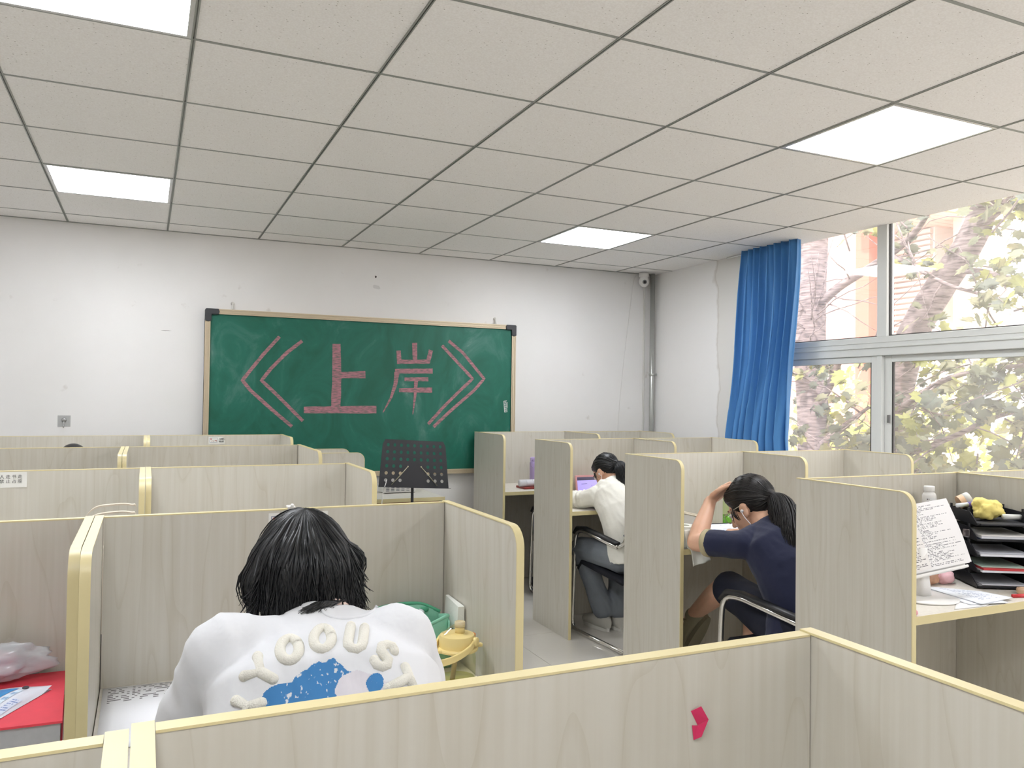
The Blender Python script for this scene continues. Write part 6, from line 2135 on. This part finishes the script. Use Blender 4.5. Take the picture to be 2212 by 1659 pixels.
# ------------------------------------------------------------------ person in the white hoodie
def person_hoodie():
    J = dict(spine=[(2.68, 4.03, 0.49), (2.675, 4.065, 0.64), (2.67, 4.155, 0.78), (2.675, 4.235, 0.865), (2.68, 4.285, 0.908), (2.685, 4.31, 0.93)],
             widths=[(0.165, 0.125), (0.150, 0.118), (0.155, 0.112), (0.155, 0.098), (0.10, 0.066), (0.055, 0.055)],
             shL=(2.535, 4.285, 0.855), shR=(2.825, 4.27, 0.855), elL=(2.480, 4.465, 0.805), elR=(2.88, 4.45, 0.805),
             wrL=(2.60, 4.50, 0.815), wrR=(2.76, 4.56, 0.805), handL=((0.6, -0.35, -0.05), (0, 0, -1), -1, 0.6), handR=((-0.75, 0.5, 0), (0, 0, -1), 1, 0.6),
             hipL=(2.60, 4.05, 0.515), hipR=(2.76, 4.05, 0.515), knL=(2.525, 4.42, 0.515), knR=(2.80, 4.42, 0.515), anL=(2.655, 4.37, 0.088), anR=(2.745, 4.34, 0.088),
             toeL=(-0.12, 1, 0), toeR=(0.05, 1, 0), head=(2.690, 4.405, 0.992), face=(-0.28, 0.70, -0.65), up=(-0.1, 0.65, 0.76))
    root, fr = person('person', 'person with a black ponytail in a white hoodie writing at the desk', J, SKIN)
    F, R, U = fr
    wm = mat('cream_white_fleece', S(240, 238, 228), 0.9, bump=0.5, bscale=18, bdist=0.006)
    mb = MB()
    mb.loft(torso_rings(J, 0.016), 28)
    for s in 'LR':
        sh, el, wr = Vector(J['sh' + s]), Vector(J['el' + s]), Vector(J['wr' + s])
        mb.chain([lerp(J['spine'][4], sh, 0.3), sh, lerp(sh, el, 0.5), el, lerp(el, wr, 0.8)], [0.056, 0.060, 0.056, 0.046, 0.040])
        n = 5
        for i in range(n):
            p = lerp(sh, el, 0.45 + 0.55 * i / (n - 1))
            d = (el - sh).normalized()
            a = d.orthogonal().normalized()
            b2 = d.cross(a)
            ring = [p + (a * math.cos(t) + b2 * math.sin(t)) * 0.050 + d * 0.014 * math.sin(t + i) for t in [2 * PI * q / 14 for q in range(15)]]
            mb.tube(ring, 0.0125, 8)
    # hood lying on the back
    hood = spline([(2.580, 4.29, 0.925), (2.595, 4.20, 0.895), (2.655, 4.125, 0.850), (2.73, 4.11, 0.835), (2.80, 4.16, 0.865), (2.815, 4.27, 0.915)], 6)
    mb.tube(hood, [0.036] * len(hood), 12)
    hood2 = spline([(2.61, 4.285, 0.93), (2.64, 4.22, 0.905), (2.69, 4.19, 0.89), (2.75, 4.215, 0.90), (2.775, 4.285, 0.925)], 6)
    mb.tube(hood2, [0.028] * len(hood2), 12)
    mb.loft([((2.68, 4.045, 0.575), (0.158, 0, 0), (0, 0.128, 0)), ((2.68, 4.05, 0.62), (0.162, 0, 0), (0, 0.132, 0))], 24)
    garment(root, 'hoodie', mb, wm, 0.006, 3, 0.4, wrinkle=0.008, seed=3)
    jm = mat('grey_denim', S(122, 128, 136), 0.85, noise=0.18, nscale=14, bump=0.25, bscale=500)
    mb = MB()
    mb.loft(torso_rings(J, 0.010)[:2], 24)
    for s in 'LR':
        hp, kn, an = Vector(J['hip' + s]), Vector(J['kn' + s]), Vector(J['an' + s])
        mb.chain([hp, lerp(hp, kn, 0.55), kn], [0.095, 0.085, 0.074])
        mb.chain([kn, lerp(kn, an, 0.5), an + Vector((0, 0, 0.05))], [0.072, 0.066, 0.070])
    folds(mb, [((2.53, 4.30, 0.57), (2.53, 4.24, 0.50)), ((2.54, 4.24, 0.58), (2.53, 4.19, 0.52)), ((2.55, 4.19, 0.59), (2.54, 4.14, 0.53))], 0.022)
    garment(root, 'jeans', mb, jm, 0.007, 3, wrinkle=0.007, seed=4)
    tr = mat('grey_trainer', S(196, 194, 186), 0.65, noise=0.05, nscale=20)
    for s in 'LR':
        shoe(root, J['an' + s], J['toe' + s], tr, name='trainer', sole=mat('sole_white', S(220, 218, 212), 0.6))
    pony_hair(root, J, fr, 0.98, HAIR, (2.706, 4.305, 1.046), [(2.704, 4.258, 1.03), (2.695, 4.205, 0.965), (2.69, 4.16, 0.905), (2.69, 4.12, 0.86)], (0.018, 0.050, 0.014), 31, 700)
    c = Vector(J['head'])
    L = lambda f, r, u: c + F * f + R * r + U * u
    MB().sph(L(0.002, -0.082, -0.022), 0.006, 10, 8).tube(spline([L(0.002, -0.084, -0.025), L(-0.004, -0.082, -0.05), (2.59, 4.32, 0.93), (2.545, 4.24, 0.90)], 5), 0.0016, 6).build('earbud', mat('earbud_white', S(225, 222, 226), 0.3), root, smooth=True)
person_hoodie()

# ------------------------------------------------------------------ two people almost wholly behind the panels
def hidden_person(label, bx, by, z_head, top, legs_col, shoe_col, seed, foot=None):
    J = dict(spine=[(bx, by, 0.49), (bx, by + 0.03, 0.66), (bx, by + 0.11, 0.82), (bx, by + 0.18, z_head - 0.16), (bx, by + 0.22, z_head - 0.11), (bx, by + 0.24, z_head - 0.08)],
             shL=(bx - 0.15, by + 0.2, z_head - 0.15), shR=(bx + 0.15, by + 0.2, z_head - 0.15), elL=(bx - 0.2, by + 0.36, 0.80), elR=(bx + 0.2, by + 0.36, 0.80),
             wrL=(bx - 0.08, by + 0.46, 0.805), wrR=(bx + 0.08, by + 0.46, 0.805), handL=((0.5, 0.8, 0), (0, 0, -1), -1, 0.5), handR=((-0.5, 0.8, 0), (0, 0, -1), 1, 0.5),
             hipL=(bx - 0.085, by + 0.02, 0.52), hipR=(bx + 0.085, by + 0.02, 0.52), knL=(bx - 0.11, by + 0.40, 0.50), knR=(bx + 0.11, by + 0.40, 0.50),
             anL=foot or (bx - 0.11, by + 0.42, 0.088), anR=(bx + 0.11, by + 0.42, 0.088), toeL=(0, 1, 0), toeR=(0, 1, 0),
             head=(bx, by + 0.33, z_head), face=(0, 0.72, -0.69), up=(0, 0.69, 0.72))
    root, fr = person('person', label, J, SKIN, voxel=0.008)
    mb = MB()
    mb.loft(torso_rings(J, 0.012), 24)
    for s in 'LR':
        mb.chain([J['sh' + s], J['el' + s], lerp(J['el' + s], J['wr' + s], 0.6)], [0.062, 0.052, 0.042])
    garment(root, 'top', mb, top, 0.012, 3)
    mb = MB()
    mb.loft(torso_rings(J, 0.010)[:2], 24)
    for s in 'LR':
        mb.chain([J['hip' + s], J['kn' + s], J['an' + s]], [0.095, 0.07, 0.05])
    garment(root, 'trousers', mb, legs_col, 0.012, 3)
    for s in 'LR':
        shoe(root, J['an' + s], (0, 1, 0), shoe_col, sole=mat('dark_sole', S(60, 60, 64), 0.7))
    pony_hair(root, J, fr, 0.98, HAIR, (bx, by + 0.225, z_head + 0.04), [(bx, by + 0.18, z_head + 0.02), (bx, by + 0.16, z_head - 0.06), (bx, by + 0.15, z_head - 0.12)], (0.018, 0.05, 0.014), seed, 200, False)
hidden_person('person at the rear left carrel of whom only the dark crown shows', -0.362, 4.77, 1.045, mat('grey_sweater', S(120, 120, 126), 0.9), mat('dark_trousers', S(50, 52, 60), 0.85), mat('dark_trainer', S(40, 42, 50), 0.6), 41)
hidden_person('person at the rear desk with the lilac flask, one dark shoe showing', 2.92, 5.02, 0.985, mat('plum_sweater', S(110, 90, 100), 0.9), mat('pale_blue_denim', S(132, 146, 168), 0.85), mat('dark_trainer', S(40, 42, 50), 0.6), 43, foot=(2.79, 5.46, 0.088))
# ================================================================== outside the window
def outside():
    gr = MB().box(XR + 0.35, 40, -25, 40, -0.62, -0.5).build('ground', mat('bright_paving', S(214, 206, 198), 0.9, noise=0.1, nscale=0.6))
    struct(gr)
    pink = mat('pink_render', S(228, 176, 162), 0.9, noise=0.04, nscale=1)
    red = mat('brick_red_render', S(200, 124, 108), 0.9)
    cream = mat('cream_render', S(226, 200, 170), 0.9)
    white = mat('white_render', S(240, 236, 236), 0.9)
    louv = mat('louvre_white', S(226, 208, 200), 0.7)
    sof = mat('soffit_boards', S(224, 196, 186), 0.8)
    gls = mat('distant_glass', S(198, 208, 222), 0.1)
    t = thing('apartment_block', 'pink and cream building with a louvred bay across the yard', 'building', (13.0, 11.0, -0.5))
    MB().box(12.0, 16, 10.86, 24, -0.5, 9).build('pink_wall', pink, t)
    MB().box(11.98, 16, 10.56, 10.86, -0.5, 9).build('red_corner', red, t)
    MB().box(13.2, 16, 9.0, 10.56, -0.5, 4.62).build('recess_wall', cream, t)
    MB().box(11.7, 16, 8.9, 10.56, 4.62, 9).build('overhang', cream, t)
    for i in range(9):
        y = 8.95 + i * 0.175
        MB().box(11.7, 13.2, y, y + 0.16, 4.59, 4.618).build('soffit_board', sof, t)
    for i in range(24):
        z = 2.2 + i * 0.1
        MB().hexa([(12.55, 9.75, z), (12.62, 9.75, z - 0.03), (12.62, 10.5, z - 0.03), (12.55, 10.5, z), (12.55, 9.75, z + 0.06), (12.62, 9.75, z + 0.03), (12.62, 10.5, z + 0.03), (12.55, 10.5, z + 0.06)]).build('louvre_slat', louv, t)
    MB().box(12.63, 13.2, 9.72, 10.54, -0.5, 4.6).build('bay_core', white, t)
    MB().box(12.4, 16, 2, 9.0, -0.5, 5.4).build('white_wall', white, t)
    MB().box(12.3, 12.42, 8.2, 9.12, 2.75, 4.6).build('side_frame', cream, t)
    for (y0, y1, z0, z1) in ((7.3, 8.75, 2.9, 4.3), (7.8, 8.7, 0.5, 1.75), (5.6, 7.0, 2.9, 4.3), (5.6, 7.0, 0.5, 1.75), (3.2, 4.8, 0.5, 1.75), (3.2, 4.8, 2.9, 4.3)):
        w = MB().box(12.36, 12.40, y0, y1, z0, z1).build('window', mat('far_frame', S(236, 238, 242), 0.5), t)
        ym = (y0 + y1) / 2
        for a, b in ((y0 + 0.06, ym - 0.03), (ym + 0.03, y1 - 0.06)):
            MB().box(12.352, 12.362, a, b, z0 + 0.06, z1 - 0.06).build('pane', gls, w)
    MB().box(12.2, 16, 1.8, 9.05, 5.4, 5.6).build('cornice', sof, t)
    # ---- trees
    bark = mat('pale_bark', S(176, 160, 156), 0.9)
    nt = bark.node_tree
    b = nt.nodes['Principled BSDF']
    tc = node(nt, 'ShaderNodeTexCoord')
    mp = node(nt, 'ShaderNodeMapping')
    mp.inputs['Scale'].default_value = (9, 9, 60)
    n = node(nt, 'ShaderNodeTexNoise')
    n.inputs['Scale'].default_value = 1
    n.inputs['Detail'].default_value = 5
    r = ramp(nt, [(0.3, S(80, 70, 72)), (0.45, S(136, 122, 124)), (0.7, S(172, 158, 158))])
    nt.links.new(tc.outputs['Object'], mp.inputs[0])
    nt.links.new(mp.outputs[0], n.inputs['Vector'])
    nt.links.new(n.outputs['Fac'], r.inputs[0])
    nt.links.new(r.outputs[0], b.inputs['Base Color'])
    def leaf_mat(name, col):
        m = mat(name, col, 0.6, noise=0.15, nscale=12)
        nt = m.node_tree
        bb = nt.nodes['Principled BSDF']
        tr = node(nt, 'ShaderNodeBsdfTranslucent')
        tr.inputs[0].default_value = (min(1, col[0] * 1.6), min(1, col[1] * 1.5), col[2] * 0.9, 1)
        mx = node(nt, 'ShaderNodeMixShader')
        mx.inputs[0].default_value = 0.3
        nt.links.new(bb.outputs[0], mx.inputs[1])
        nt.links.new(tr.outputs[0], mx.inputs[2])
        nt.links.new(mx.outputs[0], nt.nodes['Material Output'].inputs[0])
        return m
    lm = [leaf_mat('leaf_sage', S(122, 128, 108)), leaf_mat('leaf_grey_green', S(112, 120, 114)), leaf_mat('leaf_yellow_green', S(156, 160, 104)), leaf_mat('leaf_pale', S(150, 150, 126))]
    # a lobed leaf about twelve centimetres wide, creased along its midrib
    out = [(0, 0), (0.22, -0.10), (0.30, 0.06), (0.55, 0.12), (0.36, 0.30), (0.57, 0.60), (0.26, 0.52), (0.24, 0.80), (0.10, 0.72), (0, 1.05)]
    def leaf_mesh(m, bend):
        vs, fs = [], []
        k = len(out)
        for (x, y) in out:
            vs.append((0, y, -bend * y * y))
        for s in (1, -1):
            st = len(vs)
            for (x, y) in out:
                vs.append((s * x, y, 0.18 * x - bend * y * y - 0.25 * x * x))
            for i in range(k - 1):
                f = (i, st + i, st + i + 1, i + 1)
                fs.append(f if s > 0 else f[::-1])
        me = MB().add(vs, fs).mesh('leaf', recalc=False)
        me.materials.append(m)
        me.polygons.foreach_set('use_smooth', [True] * len(me.polygons))
        return me
    leaves = [leaf_mesh(m, bd) for m in lm for bd in (0.15, 0.4)]
    def rough_tube(pts, rs, name, root, n=5):
        P = spline(pts, n)
        R = []
        for i in range(len(P)):
            t = i / (len(P) - 1) * (len(rs) - 1)
            j = min(int(t), len(rs) - 2)
            R.append(rs[j] + (rs[j + 1] - rs[j]) * (t - j))
        return MB().tube(P, R, 12).build(name, bark, root, smooth=True), P
    def twig_set(root, P, rnd, count, length, r0=0.012):
        """side twigs along a limb; returns twig polylines"""
        res = []
        for k in range(count):
            i = rnd.randrange(1, len(P))
            p = P[i]
            d = Vector((rnd.uniform(-0.7, 0.5), rnd.uniform(-1, 1), rnd.uniform(-0.7, 0.8))).normalized()
            L = length * rnd.uniform(0.5, 1.2)
            pts = [p]
            for q in range(4):
                d = (d + Vector((rnd.uniform(-0.35, 0.35), rnd.uniform(-0.35, 0.35), rnd.uniform(-0.4, 0.25)))).normalized()
                nx = pts[-1] + d * L / 4
                if nx.x < 4.75:
                    nx.x = 4.75 + rnd.uniform(0, 0.2)
                pts.append(nx)
            MB().tube(pts, [r0, r0 * 0.8, r0 * 0.6, r0 * 0.45, r0 * 0.25], 6).build('twig', bark, root, smooth=True)
            res.append(pts)
        return res
    def leaf_at(root, p, rnd, size):
        me = rnd.choices(leaves, (5, 5, 5, 5, 2, 2, 4, 4))[0]
        o = bpy.data.objects.new('leaf', me)
        COL.objects.link(o)
        o.parent = root
        o.location = p - root.location
        # leaves hang, faces turned to the light and the window
        o.rotation_euler = (rnd.uniform(-2.6, -1.5), rnd.uniform(-0.7, 0.7), rnd.uniform(-2.6, 0.2))
        s = size * rnd.uniform(0.6, 1.25)
        o.scale = (s, s, s)
    rnd = random.Random(19)
    # tree with the upright trunk
    A = thing('plane_tree', 'tree with the upright pale trunk beside the blue curtain', 'tree', (5.8, 5.76, -0.5), group='trees outside the window')
    rough_tube([(5.8, 5.70, -0.5), (5.8, 5.73, 0.6), (5.8, 5.76, 1.4), (5.8, 5.80, 2.0), (5.8, 5.77, 2.6), (5.8, 5.74, 3.4), (5.75, 5.7, 5.0)], [0.175, 0.150, 0.148, 0.150, 0.128, 0.125, 0.10], 'trunk', A)
    limbs = [[(5.8, 5.72, 2.36), (5.8, 5.45, 2.52), (5.78, 5.10, 2.64), (5.75, 4.72, 2.79), (5.72, 4.48, 2.97), (5.70, 4.30, 3.25)],
             [(5.8, 5.80, 1.95), (5.72, 5.98, 2.25), (5.65, 6.10, 2.6), (5.6, 6.2, 3.1)],
             [(5.8, 5.70, 1.42), (5.70, 5.45, 1.62), (5.62, 5.25, 1.86), (5.6, 5.1, 2.0)],
             [(5.8, 5.72, 0.98), (5.62, 5.42, 1.10), (5.5, 5.05, 1.28), (5.45, 4.8, 1.42)],
             [(5.75, 4.85, 2.72), (5.72, 4.55, 2.55), (5.70, 4.25, 2.38), (5.7, 3.9, 2.25)]]
    spots = []
    for k, l in enumerate(limbs):
        o, P = rough_tube(l, [0.045, 0.036, 0.026, 0.012] if k < 4 else [0.022, 0.016, 0.010], 'branch', A)
        spots += twig_set(A, P, rnd, 7, 0.6, 0.009)
    for k in range(16):
        z = rnd.uniform(1.9, 2.4)
        p = Vector((5.75, 5.74, z))
        d = Vector((rnd.uniform(-0.5, 0.1), rnd.uniform(-1, 0.2), rnd.uniform(-0.2, 0.9))).normalized()
        pts = [p]
        for q in range(5):
            d = (d + Vector((rnd.uniform(-0.3, 0.3), rnd.uniform(-0.3, 0.3), rnd.uniform(-0.3, 0.3)))).normalized()
            pts.append(pts[-1] + d * 0.17)
        MB().tube(pts, [0.008, 0.007, 0.006, 0.005, 0.004, 0.002], 6).build('twig', bark, A, smooth=True)
    # few leaves high up, many low down
    placed = 0
    for tw in spots:
        for p in tw[2:]:
            if p.z > 2.0 and p.y > 4.9:
                continue
            for q in range(2):
                leaf_at(A, p + Vector((rnd.uniform(-0.08, 0.08), rnd.uniform(-0.08, 0.08), rnd.uniform(-0.1, 0.04))), rnd, 0.10)
                placed += 1
    for k in range(110):
        p = Vector((rnd.uniform(5.0, 6.8), rnd.uniform(4.4, 6.6), rnd.triangular(0.5, 1.85, 1.0)))
        leaf_at(A, p, rnd, 0.12)
    # leaning tree
    Bt = thing('plane_tree', 'tree with the leaning trunk in the middle of the window', 'tree', (6.0, 5.2, -0.5), group='trees outside the window')
    o, P = rough_tube([(6.0, 5.35, -0.5), (6.0, 5.12, 0.8), (6.0, 5.03, 1.3), (6.0, 4.95, 1.7), (6.0, 4.80, 2.10), (6.0, 4.55, 2.45), (6.0, 4.33, 2.72), (6.0, 4.20, 2.98), (6.0, 4.15, 3.35), (6.0, 4.12, 4.4)],
                      [0.16, 0.145, 0.14, 0.135, 0.125, 0.118, 0.11, 0.105, 0.10, 0.07], 'trunk', Bt)
    limbs = [[(6.0, 4.24, 2.85), (5.85, 3.9, 2.95), (5.7, 3.5, 3.1), (5.6, 3.1, 3.2)],
             [(6.0, 4.45, 2.55), (5.8, 4.0, 2.45), (5.6, 3.5, 2.25), (5.5, 3.0, 2.1), (5.45, 2.6, 1.9)],
             [(6.0, 4.85, 2.0), (5.75, 4.4, 1.95), (5.6, 3.9, 1.9), (5.5, 3.4, 1.95), (5.4, 2.9, 2.05)],
             [(6.0, 5.0, 1.4), (5.65, 4.6, 1.45), (5.5, 4.1, 1.65), (5.4, 3.5, 1.72), (5.35, 3.0, 1.7)],
             [(6.0, 5.02, 1.2), (5.55, 4.55, 1.05), (5.35, 4.0, 1.2), (5.3, 3.5, 1.4), (5.3, 3.1, 1.35)],
             [(6.0, 5.05, 1.0), (5.5, 4.6, 1.0), (5.3, 4.2, 0.85), (5.2, 3.6, 0.8), (5.2, 3.0, 0.95)],
             [(6.0, 4.3, 2.75), (6.1, 3.8, 3.3), (6.2, 3.3, 3.7)], [(5.5, 3.4, 1.95), (5.45, 3.25, 1.5), (5.4, 3.3, 1.1)]]
    spots = []
    for k, l in enumerate(limbs):
        o, P = rough_tube(l, [0.028, 0.022, 0.016, 0.010], 'branch', Bt)
        spots += twig_set(Bt, P, rnd, 10, 0.7, 0.008)
    for k in range(34):
        p = Vector((rnd.uniform(5.0, 5.8), rnd.uniform(2.4, 5.0), rnd.uniform(0.7, 2.9)))
        d = Vector((rnd.uniform(-0.2, 0.2), rnd.uniform(-1, 1), rnd.uniform(-0.7, 0.7))).normalized()
        pts = [p]
        for q in range(6):
            d = (d + Vector((rnd.uniform(-0.15, 0.15), rnd.uniform(-0.25, 0.25), rnd.uniform(-0.3, 0.3)))).normalized()
            pts.append(pts[-1] + d * rnd.uniform(0.12, 0.2))
        MB().tube(pts, [0.007, 0.0065, 0.006, 0.005, 0.004, 0.003, 0.002], 6).build('twig', bark, Bt, smooth=True)
    pos = []
    for tw in spots:
        for p in tw[1:]:
            for q in range(3):
                pos.append(p + Vector((rnd.uniform(-0.1, 0.1), rnd.uniform(-0.12, 0.12), rnd.uniform(-0.14, 0.05))))
    for k in range(260):
        pos.append(Vector((rnd.uniform(5.0, 7.2), rnd.uniform(2.3, 5.0), rnd.triangular(0.6, 2.1, 1.1))))
    for k in range(120):
        pos.append(Vector((rnd.uniform(5.2, 7.0), rnd.uniform(2.3, 4.0), rnd.uniform(2.0, 3.3))))
    rnd.shuffle(pos)
    pos = [p for p in pos if not (p.y > 4.2 and p.z > 2.35)]
    near = sorted(pos, key=lambda p: p.length)[:300]
    for p in near:
        leaf_at(Bt, p, rnd, 0.115)
    rest = sorted(pos, key=lambda p: p.length)[300:]
    bm = bmesh.new()
    for p in rest:
        me = rnd.choice(leaves)
        s = 0.115 * rnd.uniform(0.6, 1.25)
        M = Matrix.Translation(p - Bt.location) @ Euler((rnd.uniform(-2.6, -1.5), rnd.uniform(-0.7, 0.7), rnd.uniform(-2.6, 0.2))).to_matrix().to_4x4() @ Matrix.Diagonal((s, s, s, 1))
        vs = [bm.verts.new(M @ v.co) for v in me.vertices]
        mi = lm.index(me.materials[0])
        for f in me.polygons:
            nf = bm.faces.new([vs[i] for i in f.vertices])
            nf.material_index = mi
    me = bpy.data.meshes.new('foliage')
    bm.to_mesh(me)
    bm.free()
    for m in lm:
        me.materials.append(m)
    o = link('foliage', me, None, Bt)
    o['kind'] = 'stuff'
    # low hedge behind, bright yellow green
    H = thing('shrub', 'bright yellow green shrub low behind the two trunks', 'shrub', (8.2, 6.4, -0.5))
    MB().tube([(8.2, 6.4, -0.5), (8.2, 6.4, 0.4), (8.3, 6.3, 1.2)], [0.05, 0.04, 0.01], 8).build('stem', bark, H, smooth=True)
    bm = bmesh.new()
    lmH = [leaf_mat('leaf_lime', S(196, 202, 120)), leaf_mat('leaf_lime_pale', S(206, 208, 160))]
    for k in range(900):
        p = Vector((rnd.uniform(7.6, 8.9), rnd.uniform(4.2, 9.0), rnd.triangular(-0.3, 2.3, 0.9)))
        s = 0.13 * rnd.uniform(0.6, 1.2)
        M = Matrix.Translation(p - H.location) @ Euler((rnd.uniform(-2.6, -0.5), rnd.uniform(-0.7, 0.7), rnd.uniform(-3, 3))).to_matrix().to_4x4() @ Matrix.Diagonal((s, s, s, 1))
        src = leaves[0]
        vs = [bm.verts.new(M @ v.co) for v in src.vertices]
        mi = k % 2
        for f in src.polygons:
            bm.faces.new([vs[i] for i in f.vertices]).material_index = mi
    me = bpy.data.meshes.new('foliage')
    bm.to_mesh(me)
    bm.free()
    for m in lmH:
        me.materials.append(m)
    o = link('foliage', me, None, H)
    o['kind'] = 'stuff'
outside()
